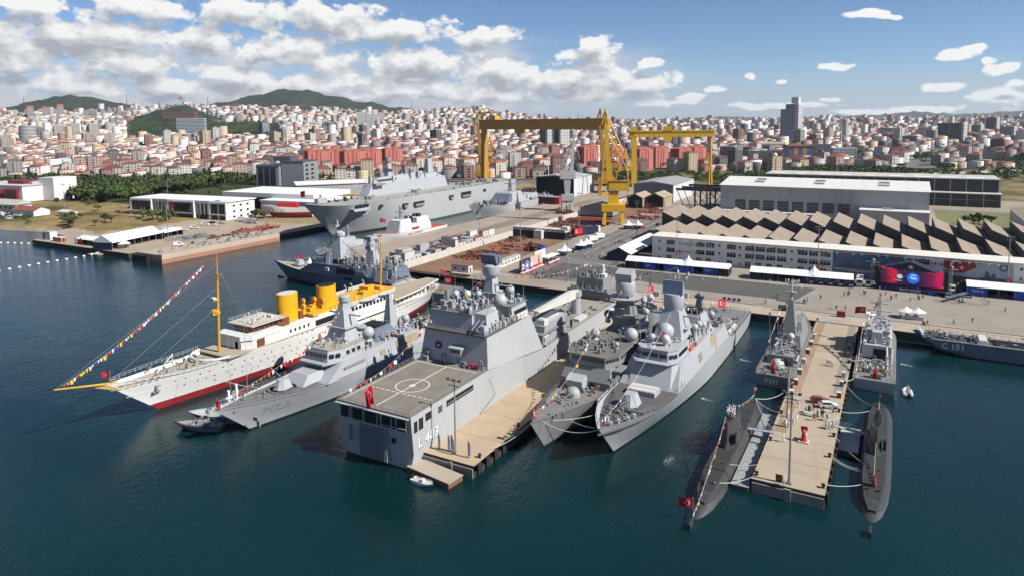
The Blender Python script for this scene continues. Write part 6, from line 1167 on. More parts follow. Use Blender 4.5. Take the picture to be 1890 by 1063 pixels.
# white steam yacht with yellow funnels
def yacht():
 t = thing('steam_yacht', 'long white classic yacht with red boot stripe, two yellow funnels and bowsprit', 'yacht', (-155.6, 214, 0), R(-90))
 RY = REDB; L = 129
 H = Hull(L, 15.6, [(0, 6.4), (.2, 6.1), (.45, 6.4), (.52, 8.7), (.75, 8.9), (.86, 9.0), (1, 10.4)], 12.5, wl=(.42, 1.5), dk=(.5, 2.2), zk=4.5, kf=.55, boot=1.75, dk_stern=.25, wl_stern=.15, counter=9)
 H.build(t, WHITE, RY, KEEL, TEAK, bul=.9)
 ln = MB()
 for z in (5.6, 7.4):
  for sg in (1, -1): ln.tube([(x, sg * (H.y_at(x, z) + .04), z) for x in np.linspace(66, 124, 24)], .05, 4)
 ln.obj('rubbing_strake', WHITED, t)
 po = MB()
 for z, a, b_, st in ((6.5, 70, 118, 2.4), (4.8, 24, 112, 2.2), (3.4, 30, 104, 3.1)):
  x = a
  while x < b_:
   yv = H.y_at(x, z) + .03; po.prof([(x + .22 * math.cos(2 * PI * i / 6), z + .22 * math.sin(2 * PI * i / 6)) for i in range(6)], yv - .3, yv); x += st * (1 if int(x * 7) % 3 else 1.5)
 po.obj('portholes', BLACK, t, kind='stuff')
 gd = mat('gilded_scroll', (.42, .30, .08), .4, var=.2)
 sc = MB()
 for k in range(7): sc.tube([(127.3 - k * 1.6 + .7 * math.cos(a) * (1 - k * .07), H.y_at(126.6 - k * 1.6, 8.9) + .1, 8.8 + .3 * math.sin(a)) for a in np.linspace(0, 5.5, 10)], .07, 4)
 sc.obj('gilded_bow_scroll', gd, t)
 bs = MB(); bs.tube([(126, 0, 9.9), (139.5, 0, 13.0)], .33, 8, r1=.16); bs.obj('bowsprit', mat('yellow_spar', (.55, .33, .04), .5), t)
 st = MB(); st.prof([(126.5, 9.9), (131.0, 10.4), (129.2, 9.6), (126, 8.0)], -.25, .25); st.obj('stem_head', gd, t)
 an = MB(); an.box(117.4, 118.0, H.y_at(117.6, 6) + .0, H.y_at(117.6, 6) + .5, 5.2, 6.8); an.box(116.8, 118.6, H.y_at(117.6, 5.2), H.y_at(117.6, 5.2) + .5, 4.9, 5.3); an.obj('anchor', NAVYD, t)
 boxpart(t, 'upper_deck', TEAK, (61, 100.5, -6.4, 6.4, 8.55, 8.95)); wf = MB(); wf.tube([(99.4 + 6.2 * math.cos(a), 6.2 * math.sin(a), 9.1) for a in np.linspace(-1.45, 1.45, 14)], .3, 6); wf.obj('well_deck_bulwark', WHITE, t)
 boxpart(t, 'long_house', WHITE, (34, 82.5, -6.3, 6.3, 6.2, 11.4)); boxpart(t, 'promenade_opening', BLACK, (61, 70, -6.4, 6.4, 9.2, 10.9))
 dh = MB(); q = [(82.5, 6.3), (92.4, 6.0), (94.8, 4), (94.8, -4), (92.4, -6.0), (82.5, -6.3)]; dh.prism(q, 8.8, 11.4); dh.obj('bridge_house', WHITE, t)
 bw = MB(); bw.prism([(a + .4, c * 1.03) for a, c in q], 11.4, 12.6); bw.obj('bridge_bulwark', WHITE, t); doors(t, [(94.75, 2.2, 9, 1.1, 2.0, 'x'), (90, 6.1, 9, 2.6, 2.1, 'y')], WOOD)
 wh = MB(); wh.prism([(81, 4), (90.2, 4), (91.6, 2.6), (91.6, -2.6), (90.2, -4), (81, -4)], 11.4, 14.4); w_ = wh.obj('wheelhouse', WOOD, t)
 windows(w_, (91.65, -2.4, 13.4), (91.65, 2.4, 13.4), 4, .9, .9, (1, 0, 0)); windows(w_, (82, 4.02, 13.4), (90, 4.02, 13.4), 5, 1.0, .9, (0, 1, 0))
 boxpart(t, 'wheelhouse_roof', mat('canvas_roof', (.55, .52, .46), .8), (80, 91.8, -5.2, 5.2, 14.4, 14.6)); railing(t, [(80.2, -5.0, 14.6), (91.4, -5.0, 14.6), (91.4, 5.0, 14.6), (80.2, 5.0, 14.6)], 1.0, 1.3, WHITED)
 boxpart(t, 'teak_house', WOOD, (77.5, 80.9, -3.6, 3.6, 11.4, 13.6)); clutter(t, 81, 90, -4.4, 4.4, 14.6, 16, 51, .3, .8, .9, WHITED)
 boxpart(t, 'boat_deck', mat('yellow_deck_roof', (.74, .40, .02), .6, var=.06), (32, 69.6, -5.0, 5.0, 11.8, 12.5)); boxpart(t, 'boat_deck_house', WHITE, (34.2, 68, -5.6, 5.6, 11.4, 11.8))
 for x, zt in ((74.8, 19.6), (59.0, 18.6)):
  f = MB(); f.lathe([(2.7, 11.6), (2.7, zt)], (0, 0, 0), 20); ff = f.obj('funnel', YEL, t, smooth=True); ff.scale = (1.25, .95, 1); ff.location = (x, 0, 0)
  f = MB(); f.lathe([(2.45, zt + .02), (2.45, zt + .12)], (0, 0, 0), 18); f.obj('funnel_mouth', BLACK if x < 60 else WHITED, ff)
 for x, y, r_ in ((70.6, 2.2, .9), (63.2, 2.6, 1.0), (63.2, -1.0, 1.0), (66, -2.8, .9)):
  v = MB(); v.tube([(x, y, 12.4), (x, y, 14.4)], .55, 10); v.lathe([(r_, -.6), (r_ * .9, .2), (.3, .5)], (0, 0, 0), 12); q0 = len(v.v) - 36
  for i in range(q0, len(v.v)): p = Matrix.Rotation(R(-95), 4, 'Y') @ Vector(v.v[i]); v.v[i] = (p.x + x, p.y + y, p.z + 14.8)
  vo = v.obj('ventilator_cowl', YEL, t, smooth=True); m_ = MB(); m_.ball((x + .35, y, 14.8), r_ * .75, 8, 6); m_.obj('cowl_mouth', mat('red_cowl_inside', (.35, .05, .02), .6), vo)
 boxpart(t, 'deck_box', YEL, (64.6, 66.2, -.6, 1.2, 12.6, 13.8), (67, 68.2, .8, 2.4, 12.6, 13.6), (61.4, 62.6, 1.6, 3, 12.6, 13.8), (38, 41, -2.6, 1.4, 12.6, 13.9), (35, 37, -3, 3, 12.6, 13.3), (42, 45, .4, 3.2, 12.6, 13.5))
 boxpart(t, 'stair', WOOD, ((70.6, 72.4, .2, 2.4), 11.4, (71.4, 72.4, .2, 2.4), 13.6))
 windows(t, (82, 6.32, 8.0), (70.5, 6.32, 8.0), 6, .9, .85, (0, 1, 0)); windows(t, (60, 6.32, 10.3), (36, 6.32, 10.3), 14, 1.1, 1.1, (0, 1, 0)); windows(t, (80.5, 6.32, 10.4), (72, 6.32, 10.4), 5, .6, .9, (0, 1, 0))
 for sg in (1, -1):
  for x in (37.5, 46.5, 56):
   b = MB(); rr = [[(x + u * 4.2, sg * 7.0 + v * 1.05 * (1 - abs(u) ** 2.4), 11.6 + w + .25 * u * u) for v, w in ((-1, .95), (-.8, .3), (0, 0), (.8, .3), (1, .95))] for u in np.linspace(-1, 1, 9)]; b.loft(rr, None, capa=False, capb=False)
   bo = b.obj('lifeboat', WHITE, t, smooth=True); c = MB(); c.loft([[(x + u * 4.0, sg * 7.0 + v * (1 - abs(u) ** 2.4), 12.5 + .35 * (1 - abs(v)) + .25 * u * u) for v in (-1, 0, 1)] for u in np.linspace(-1, 1, 9)], None, capa=False, capb=False); c.obj('boat_cover', mat('boat_canvas', (.5, .45, .36), .85), bo)
   d = MB()
   for u in (-3, 3): d.tube([(x + u, sg * 6.2, 9), (x + u, sg * 6.2, 13.6), (x + u, sg * 6.9, 14.4), (x + u, sg * 7.4, 13.8)], .1, 5)
   d.obj('davits', WHITE, t)
 rr = []
 for x in np.linspace(2, 34, 9): yv = H.deck_y(x) * .96; rr.append([(x, yv, 8.9), (x, -yv, 8.9)])
 MB().loft(rr, None, capa=False, capb=False).loft([[(p[0], p[1], 8.7) for p in r_] for r_ in rr], None, capa=False, capb=False).obj('awning_deck', TEAK, t)
 cl = MB()
 for x in np.linspace(3, 34, 13):
  for sg in (1, -1): yv = H.deck_y(x) * .95; cl.bar((x, sg * yv, 6.0), (x, sg * yv, 8.75), .16)
 for sg in (1, -1): cl.tube([(x, sg * H.deck_y(x) * .96, 8.75) for x in np.linspace(2, 34, 9)], .2, 5)
 cl.obj('awning_pillar', WHITE, t, kind='stuff'); boxpart(t, 'aft_house', WHITE, (12, 34, -4.2, 4.2, 5.4, 8.7)); windows(t, (33, 4.22, 7.4), (13, 4.22, 7.4), 9, 1.4, 1.5, (0, 1, 0), BLACK)
 for x, zb, zt, rr_ in ((98.6, 8.7, 36.5, .42), (33, 11.8, 31.8, .36)):
  m = MB(); m.tube([(x, 0, zb), (x - .6, 0, zb + (zt - zb) * .7)], rr_, 10, r1=rr_ * .75); m.tube([(x - .6, 0, zb + (zt - zb) * .66), (x - .9, 0, zt)], rr_ * .6, 8, r1=.06); mo = m.obj('mast', CRANE if 0 else mat('ochre_mast', (.58, .31, .03), .5), t)
  if x > 90:
   c = MB(); c.lathe([(1.0, 0), (1.0, .5)], (x + .5, 0, 20), 10); c.box(x - .6, x + 1.6, -.5, .5, 19.3, 20); c.box(x - .2, x + 1.2, -.3, .3, 23.0, 23.4); c.box(x - .6, x - .4, -1.6, 1.6, 29.6, 29.75); c.obj('mast_platform', YEL, mo); MB().box(x + .4, x + 1.3, -.6, .6, 23.4, 23.9).obj('mast_radar', WHITE, mo)
 sh = MB()
 for sg in (1, -1):
  for k in range(3): sh.bar((97, 0, 30), (92 - k * 2, sg * 6.4, 9), .04); sh.bar((35, 0, 27), (31 - k * 1.5, sg * 5.5, 12), .04)
 sh.bar((96.8, 0, 33), (139, 0, 13), .04); sh.bar((96.8, 0, 27), (128, 0, 10.5), .04); sh.bar((96.8, 0, 22), (120, 0, 10), .04); sh.obj('rigging_wires', STEEL, t)
 railing(t, [(100, 7.0, 8.8), (113, 5.0, 9.3), (121, 3.2, 9.8), (127.6, .6, 10.3), (127.6, -.6, 10.3), (121, -3.2, 9.8), (113, -5.0, 9.3), (100, -7, 8.8)], 1.0, 1.5, WHITED)
 clutter(t, 103, 118, -3, 3, 8.7, 24, 52, .3, 1.3, 1.2, mat('deck_gear_grey', (.3, .29, .27), .7)); MB().bar((104, -3, 9), (116, 3.2, 12.2), .2).bar((112, 0, 8.7), (112, 0, 12.6), .2).bar((112, 0, 12.4), (119, 4.2, 10.6), .2).obj('boat_booms', WHITED, t)
 flag((-155.6, 86.5, 10.6), R(200), 2.1, 'red jack flying over the bow of the white yacht', 2.6)
 flag((-153, 212.5, 9.5), R(30), 2.4, 'red ensign at the rounded stern of the white yacht', 2.8)
 return t
yacht()
# corvette lying broadside, dark blue grey side
def corvette():
 t = thing('corvette', 'dark blue grey corvette lying broadside behind the white yacht', 'warship', (-147.5, 214.3, 0), R(180))
 H = Hull(99.5, 14.2, [(0, 4.6), (.24, 4.8), (.26, 5.6), (.66, 6.0), (.8, 6.3), (1, 7.6)], 8.5, wl=(.5, 1.5), dk=(.62, 2.1), zk=2.6, kf=.55, boot=.35)
 H.build(t, NAVYX, mdeck=mat('sand_primer_deck', (.42, .385, .32), .85, var=.1), bul=.4)
 def yy(z): return 7.1 - .9 * (z - 5.5) / 5
 q = [(26, 5.4), (77.5, 5.8), (68.5, 10.2), (50, 10.0), (48, 8.8), (40, 8.8), (38, 7.0), (27, 7.0)]; n = len(q); s = MB()
 s.add([(x, sg * yy(z) * (1 if x < 70 else .93), z) for sg in (1, -1) for x, z in q], [tuple(range(n)), tuple(range(2 * n - 1, n - 1, -1))] + [((i + 1) % n, i, n + i, n + (i + 1) % n) for i in range(n)]); s.obj('superstructure', NAVYX, t)
 for x0, x1, z0, z1 in ((44.6, 54.6, 7.0, 9.2), (45.6, 50.0, 5.0, 5.9)): MB().prof([(x0, z0), (x1, z0), (x1, z1), (x0, z1)], 6.0, yy(z0) + .06).obj('boat_bay_opening', BLACK, t)
 MB().prof([(59, 7.4), (61, 7.4), (61, 8.8), (59, 8.8)], 6.3, 6.95).obj('side_port', WHITED, t)
 b = MB(); k = [(60, 5.8), (68, 5.8), (71.6, 3.8), (71.6, -3.8), (68, -5.8), (60, -5.8)]; b.prism(k, 9.6, 12.2, 0, [(a - .7, c * .9) for a, c in k]); br = b.obj('bridge', NAVYX, t)
 windows(br, (68.2, 5.6, 11.0), (71.4, 3.9, 11.0), 3, .9, .9, (.6, 1, .2), NAVYB); windows(br, (71.3, -3.4, 11), (71.3, 3.4, 11), 5, 1.1, .9, (1, 0, .2))
 stealth_gun(t, 83.5, 0, 6.3, 1.1, 1); m = MB(); m.fr((55, 62, -3.4, 3.4), 12, (57.4, 60, -1, 1), 21); m.fr((37, 43, -3, 3), 8.8, (39, 42, -1.4, 1.4), 17); m.obj('mast_tower', NAVYB, t)
 d = MB(); d.lathe([(1.0, 21), (1.7, 21.6), (1.7, 23), (1.2, 23.6)], (58.6, 0, 0), 12); d.box(40, 43, -1.6, 1.6, 17, 18.6); d.lathe([(1.6, 18.6), (1.8, 19.4), (1.4, 21.2)], (41.2, 0, 0), 12); d.box(39.6, 42.8, -1.9, 1.9, 21.3, 22.6); d.obj('radar_drum', NAVYB, t, smooth=True)
 sc = MB()
 for x, y, z0, z1, w in ((62, 2, 10, 18, 2.0), (56.4, -3, 10, 17, 2.2), (50, 3.6, 10, 15.5, 1.6), (36, 3.2, 7, 12.6, 2.0), (30, 4, 7, 12.5, 1.8), (46, 4.4, 8.8, 13, 1.6)): lattice(sc, x, y, z0, z1, w, w, 4, .09)
 sc.obj('scaffolding', RAIL, t, kind='stuff')
 wp = MB()
 for x, y, z, w, h, ln in ((27.5, 6.2, 5.6, 6.5, 4.6, .9), (34.5, 5.6, 6.8, 4.2, 4.4, 1.0), (39.4, 5.4, 8.2, 3.0, 4.4, .8), (23.2, 6.2, 5.2, 2.4, 3.6, .9), (59.4, 4.6, 10.0, 2.0, 5.6, 1.4)):
  q = [(x, y + ln, z), (x + w, y + ln, z), (x + w, y, z + h), (x, y, z + h)]; wp.add(q + [(a, c - .2, e) for a, c, e in q], [(0, 1, 2, 3), (7, 6, 5, 4), (0, 4, 5, 1), (1, 5, 6, 2), (2, 6, 7, 3), (3, 7, 4, 0)])
 wp.obj('raised_side_plates', mat('pale_panel', (.55, .56, .56), .6, var=.08), t)
 boxpart(t, 'hangar', NAVYX, ((25.5, 38, -5.6, 5.6), 6.8, (26.5, 38, -5, 5), 10.8)); clutter(t, 26, 72, -5.6, 5.6, 9.6, 130, 61, .3, 1.4, 2.8, mat('mixed_topside', (.36, .37, .38), .6)); clutter(t, 27, 66, -5, 5, 11.0, 60, 62, .3, 1.2, 3.4, NAVYD)
 radome(t, 52, 2.6, 10.6, 1.1, 1.6, WHITED); radome(t, 47.5, -2.6, 10.2, 1.0, 1.6); radome(t, 64.5, -2.8, 12.2, 1.0, .8, WHITED)
 te = MB(); te.lathe([(3.2, 0), (1.2, 1.8), (.12, 3.6)], (79, -2.2, 6.2), 4); te.lathe([(2.6, 0), (1.0, 1.2), (.1, 2.2)], (75, 2.6, 6.6), 4); te.obj('deck_shelter', TENT, t)
 hp = MB(); n = 28
 for i in range(n):
  a, c = 2 * PI * i / n, 2 * PI * (i + 1) / n; hp.add([(13 + r_ * math.cos(q), r_ * math.sin(q), 4.43) for r_, q in ((4.2, a), (4.2, c), (3.7, c), (3.7, a))], [(0, 1, 2, 3)])
 hp.obj('deck_markings', LINE, t); boxpart(t, 'flight_deck', DECKB, (.2, 25, -6.3, 6.3, 4.2, 4.42))
 H.rail(t, .5, 25, 1.6); H.rail(t, 76, 99, 2.0)
 antenna(t, [(61, 4, 12, 9, 0, 0), (66, -4, 12, 8, 0, 0), (98.6, 0, 7.6, 4.5, .2, 0)]); bu = MB(); bu.tube([(92.5, 0, -.5), (96.8, 0, .15)], .55, 8); bu.obj('bow_bulb', BLACK, t)
 flag((-232.5, 214, 7.2), R(20), 2.8, 'red flag on the fore deck of the dark blue corvette', 4.0)
 flag((-151.5, 214, 5.0), R(20), 3.2, 'red ensign at the flight deck of the dark blue corvette', 4.2)
 return t
corvette()
# assault carrier in the far basin, bow to the camera
def carrier():
 t = thing('assault_ship', 'huge grey flat decked assault ship marked L400 in the far basin', 'warship', (-302, 516, 0), R(-90))
 H = Hull(231, 31, [(0, 19.6), (.9, 19.8), (.96, 20.8), (1, 22.5)], 24, wl=(.62, 1.4), dk=(.86, 2.6), zk=9, kf=.5, boot=1.0)
 H.build(t, NAVY, mboot=mat('green_boot_paint', (.06, .10, .09), .6), mdeck=mat('light_flight_deck', (.36, .35, .33), .85, var=.12, scale=.08, stain=(.26, .25, .24), amt=.5))
 H.text(t, 'L', 203, 11.2, 4.3, 1, TEXTW, True); H.text(t, '400', 196.5, 11.4, 4.3, 1, TEXTW, True)
 sp = MB(); sp.prof([(190, 17.2), (206, 17.2), (205, 15.6), (194, 15.2)], 12.2, 16.2); sp.obj('sponson', NAVY, t); boxpart(t, 'gallery_opening', BLACK, (192, 203, 14.8, 16.0, 17.3, 19.3))
 for x0, x1, z0, z1 in ((134, 146, 12.4, 15.2), (152, 158, 13, 15.4), (178, 181, 15.4, 17.2), (74, 88, 12.8, 16.4), (98, 104, 13, 15.6), (52, 56, 14, 16)):
  o = MB().box(x0, x1, 15.2, 15.62, z0, z1).obj('side_opening', BLACK, t)
  if x1 - x0 > 5: MB().box(x0 + 1, x1 - 1, 15.5, 16.6, z0 - .2, z0 + 1.3).obj('stowed_boat', NAVYD, o)
 i0, i1, a, b = 74, 168, -14.6, -6.2
 boxpart(t, 'island', NAVYB, ((i0, i1, a, b), 19.6, (i0 + 3, i1 - 6, a + .8, b - .8), 28)); boxpart(t, 'island_upper', NAVY, ((i0 + 46, i1 - 10, a + 1.2, b - 1), 28, (i0 + 48, i1 - 14, a + 1.6, b - 1.6), 32), ((i0 + 8, i0 + 34, a + 1.4, b - 1.4), 28, (i0 + 10, i0 + 32, a + 2, b - 2), 31))
 windows(t, (i1 - 12, -6.9, 30), (i1 - 32, -6.9, 30), 8, 1.8, 1.2, (0, 1, 0)); windows(t, (i1 - 5.2, -13.4, 26), (i1 - 5.2, -7.4, 26), 4, 1.3, 1.3, (1, 0, .3)); boxpart(t, 'bridge_wing', NAVYD, (i1 - 16, i1 - 6, -7, -3.6, 27, 28.2))
 m = MB(); m.fr((138, 144, -12, -8), 32, (139.5, 142.5, -11, -9), 42); m.fr((90, 97, -12.4, -8), 31, (91, 96, -11.6, -8.8), 42); m.fr((112, 118, -12, -8), 28, (113, 117, -11, -9), 33); m.obj('mast_tower', NAVYB, t)
 d = MB(); d.lathe([(2.2, 42), (2.4, 43), (1.8, 45.4)], (141, -10, 0), 12); d.box(138, 144, -14, -6, 37, 37.4); d.box(148, 152, -12, -8, 32, 35); d.lathe([(1.6, 33), (1.8, 34.5), (.6, 36)], (115, -10, 0), 10); d.obj('radar_drum', NAVYD, t, smooth=True)
 clutter(t, 80, 164, -13.4, -7.6, 28, 90, 71, .6, 2.6, 5.0, NAVY); clutter(t, 20, 74, -13, 13, 19.7, 26, 72, 1, 3.5, 2.5, NAVYD); clutter(t, 6, 200, 14.4, 15.2, 19.7, 50, 73, .4, 1.2, 1.4, NAVYD); clutter(t, 176, 210, -14, -4, 20, 36, 74, .6, 2.4, 2.2, mat('olive_vehicle', (.07, .085, .05), .8))
 H.rail(t, 2, 228, 5, 1.3, (1,)); for_ = MB(); for_.box(206, 214, -8, -5, 20.5, 23.6); for_.lathe([(1, 0), (1, 2.4)], (210, -6.4, 23.4), 8); for_.obj('bow_gun_housing', NAVYB, t)
 for x, y in ((128, 3), (176, 2), (60, 4), (36, 2)):
  p = MB(); p.tube([(x - 5, y, 21.4), (x - 1, y, 21.2), (x + 3, y, 21.2)], .3, 8, r1=1.0); p.box(x - 1, x + 1, y - 5, y + 5, 21.4, 21.6); p.box(x - 5.4, x - 4.6, y - 1.4, y + 1.4, 21.9, 22.1); p.bar((x, y - 1, 19.6), (x, y - 1, 21), .2); p.bar((x, y + 1, 19.6), (x, y + 1, 21), .2); p.bar((x + 2.4, y, 19.6), (x + 2.4, y, 21), .2); tag(p.obj('drone_aircraft', NAVYD, None), ['grey drone parked beside the carrier island', 'grey drone parked near the carrier bow', 'grey drone on the far aft part of the flight deck', 'grey drone at the very stern of the flight deck'][(128, 176, 60, 36).index(x)], 'aircraft', 'aircraft parked on the assault ship').matrix_world = Matrix.Translation((-302, 516, 0)) @ Matrix.Rotation(R(-90), 4, 'Z')
 an = MB(); an.box(212, 213, 7, 9.0, 8, 11); an.box(211, 214, 7.4, 9, 7.2, 8.2); an.obj('anchor', NAVY, t)
 flag((-302, 287, 23), R(160), 5.5, 'red jack at the high bow of the flat decked assault ship', 7)
 return t
carrier()
# submarines
def submarine(loc, label, low=0.0, rudder=True):
 t = thing('submarine', label, 'submarine', loc, R(90))
 sub = mat('black_submarine_rubber', (.052, .054, .056), .42, var=.16, scale=.35, stain=(.11, .115, .12), amt=.55, spec=.5); deckm = mat('black_walking_deck', (.032, .033, .034), .8, var=.2, scale=.4)
 rows = []; xs = [0, 3, 7, 12, 18, 26, 44, 52, 57, 60, 61.6]; rs = [.5, 1.4, 2.4, 3.0, 3.3, 3.4, 3.4, 3.3, 2.7, 1.6, .3]
 for x, r in zip(xs, rs): rows.append([(x, r * math.cos(a), -.75 - low + r * .98 * math.sin(a)) for a in np.linspace(0, 2 * PI, 21)[:-1]])
 b = MB(); b.loft(rows, None, closed=True); b.obj('pressure_hull', sub, t, smooth=True)
 cs = MB(); rr = []
 for x, w, z in ((6.5, .6, 1.9), (9.5, 1.4, 2.6), (16, 1.9, 3.0), (30, 2.0, 3.05), (48, 1.85, 3.0), (56, 1.2, 2.5), (58.8, .4, 1.8)): rr.append([(x, w * 1.35, z - low - 1.3), (x, w, z - low), (x, -w, z - low), (x, -w * 1.35, z - low - 1.3)])
 cs.loft(rr, None, capa=True, capb=True); cs.obj('deck_casing', sub, t)
 dm = MB(); dm.loft([[(p[1][0], p[1][1] - .25, p[1][2] + .02), (p[2][0], p[2][1] + .25, p[2][2] + .02)] for p in rr[1:6]], None, capa=False, capb=False); dm.obj('walking_deck', deckm, t)
 s = MB(); k = [(26.5, .15), (28, .75), (32, 1.05), (36, .9), (38.6, .25), (38.6, -.25), (36, -.9), (32, -1.05), (28, -.75), (26.5, -.15)]
 s.prism([(32 + (a - 32) * 1.12, c * 1.9) for a, c in k], 2.4 - low, 4.2 - low, 0, [(a, c * 1.3) for a, c in k]); s.prism([(a, c * 1.3) for a, c in k], 4.2 - low, 8.2 - low, 0, [(32 + (a - 32) * .84 - .1, c * 1.15) for a, c in k]); sail = s.obj('sail', sub, t)
 tp = MB(); tp.prism([(32 + (a - 32) * .74, c * .72) for a, c in k], 8.1 - low, 8.25 - low); tp.obj('sail_top_well', BLACK, sail)
 p = MB(); p.tube([(32.6, .15, 8 - low), (32.6, .15, 11.4 - low)], .16, 8); p.tube([(34, -.2, 8 - low), (34, -.2, 9.6 - low)], .12, 8); p.tube([(31, 0, 8 - low), (31, 0, 9.8 - low)], .1, 8); p.obj('periscope_mast', deckm, sail)
 MB().box(27.2, 28.4, -1.75, -1.2, 4.0 - low, 5.9 - low).obj('sail_doorway', BLACK, sail)
 if rudder:
  r_ = MB(); r_.prof([(-1.4, -2.2), (1.0, -2.2), (.9, 1.25), (-1.2, 1.1)], -.16, .16); r_.obj('rudder', sub, t)
 cl = MB()
 for x in (12, 20, 47, 54): cl.lathe([(.16, 0), (.16, .35), (.26, .45)], (x, .9, 2.8 - low), 7); cl.lathe([(.16, 0), (.16, .35), (.26, .45)], (x, -.9, 2.8 - low), 7)
 cl.obj('cleat', deckm, t, kind='stuff')
 return t
submarine((-28.1, 110.5, 0), 'black submarine high in the water with tall sail, left of the right pier', 0.55)
subR = submarine((-1.4, 122.5, 0), 'black submarine low in the water right of the right pier', 0.9)
# fast attack craft and minehunter beside the right pier
def attack_craft():
 t = thing('attack_craft', 'grey fast attack craft moored stern out left of the right pier', 'warship', (-25.3, 181.3, 0), R(90))
 H = Hull(58, 9.6, [(0, 3.4), (.6, 3.5), (.85, 4.2), (1, 5.4)], 5, wl=(.5, 1.6), dk=(.6, 2.2), zk=1.5, kf=.6, boot=.5, dk_stern=1, wl_stern=.95, counter=.6)
 H.build(t, NAVYD, mdeck=DECK)
 round_gun(t, 5.8, .2, 3.4, 1.75, -1, mat('pale_turret', (.5, .5, .49), .5), 3.6, .2)
 v, f = letters('P331', 1.25, .02); b = MB(); b.add([(-.08, 2.4 - a, 1.2 + c) for a, c in v], f); b.obj('hull_number', TEXTW, t)
 boxpart(t, 'aft_house', NAVYD, ((9, 15, -2.9, 2.9), 3.4, (9.3, 15, -2.6, 2.6), 5.6), ((9.2, 9.6, -3.3, 3.3), 3.4, (9.2, 9.5, -3.3, 3.3), 5.9)); doors(t, [(8.95, -1.6, 3.5, 2.2, 1.7, 'x')], BLACK)
 ms = MB()
 for i, x in enumerate((17.5, 20.5)):
  sg = 1 if i else -1
  for j in range(4): ms.tube([(x + (j % 2) * .9, -sg * 1.4, 4.2 + (j // 2) * .85), (x + (j % 2) * .9 + .6, sg * 3.2, 5.8 + (j // 2) * .85)], .4, 8)
 ms.obj('missile_canisters', NAVYD, t)
 boxpart(t, 'superstructure', NAVYD, ((23, 43, -3.6, 3.6), 3.4, (24.5, 41, -3.0, 3.0), 7.4), ((30, 40.5, -2.9, 2.9), 7.4, (31, 39.4, -2.6, 2.6), 9.6)); windows(t, (40.3, -2.4, 8.7), (40.3, 2.4, 8.7), 5, .8, .7, (1, 0, .3)); boxpart(t, 'white_door_panel', NAVYB, ((24, 24.2, -2.4, -1.0), 3.5, (24.3, 24.5, -2.4, -1.0), 6.5))
 m = MB(); m.fr((25, 31, -1.9, 1.9), 7.4, (27.4, 29, -.55, .55), 17.0); m.obj('mast_tower', NAVYD, t); y = MB(); y.box(28, 28.4, -4, 4, 16.0, 16.3); y.bar((28.2, -4, 16.2), (28.2, -4.4, 17.6), .2); y.bar((28.2, 4, 16.2), (28.2, 4.4, 17.6), .2); y.bar((28.2, -2.4, 16.2), (28.2, -2.4, 17.4), .2); y.lathe([(.45, 17), (.3, 19), (.3, 22)], (28.2, 0, 0), 8); y.box(27.6, 28.8, -1.4, 1.4, 18.8, 19.2); y.obj('yardarm', NAVY, t)
 radome(t, 21.8, -1.0, 6.2, .95, .8, WHITED); round_gun(t, 48.5, 0, 4.2, 1.5, 1, NAVY, 4.2, .1)
 clutter(t, 9.5, 23, -3.4, 3.4, 3.45, 60, 81, .3, 1.0, 2.2, NAVYD); clutter(t, 10, 22, -2.4, 2.4, 5.2, 26, 82, .3, .9, 2.0, NAVY); clutter(t, 24, 42, -2.8, 2.8, 7.4, 30, 83, .2, .8, 1.8, NAVYD); clutter(t, .6, 4, -3.8, 3.8, 3.45, 20, 84, .2, .6, .6, NAVYD)
 MB().tube([(14.5, 2.6, 3.6), (15.6, 2.9, 3.9)], .3, 6).tube([(13.4, 2.2, 5.6), (13.2, 2.0, 7.2), (14.4, 1.4, 8.0)], .3, 8).obj('ventilator', NAVY, t); rafts(t, [(12.5, -3.6, 3.5), (14.3, -3.6, 3.5), (16.1, -3.6, 3.5)], m=NAVY)
 H.rail(t, .4, 57, 1.7); railing(t, [(.3, -4.3, 3.4), (.3, 4.3, 3.4)], 1.0, 1.4); antenna(t, [(9.6, 2.6, 5.6, 11.5, .2, .6), (24, 2.8, 7.4, 9, 0, .3)], .06)
 boxpart(t, 'red_fire_box', RED, (20.6, 21.4, -3.6, -3.0, 3.45, 4.4))
 flag((-25.3, 180.6, 3.6), R(-110), 3.3, 'red ensign hanging in front of the attack craft gun dome', 4.4, hang=True)
attack_craft()
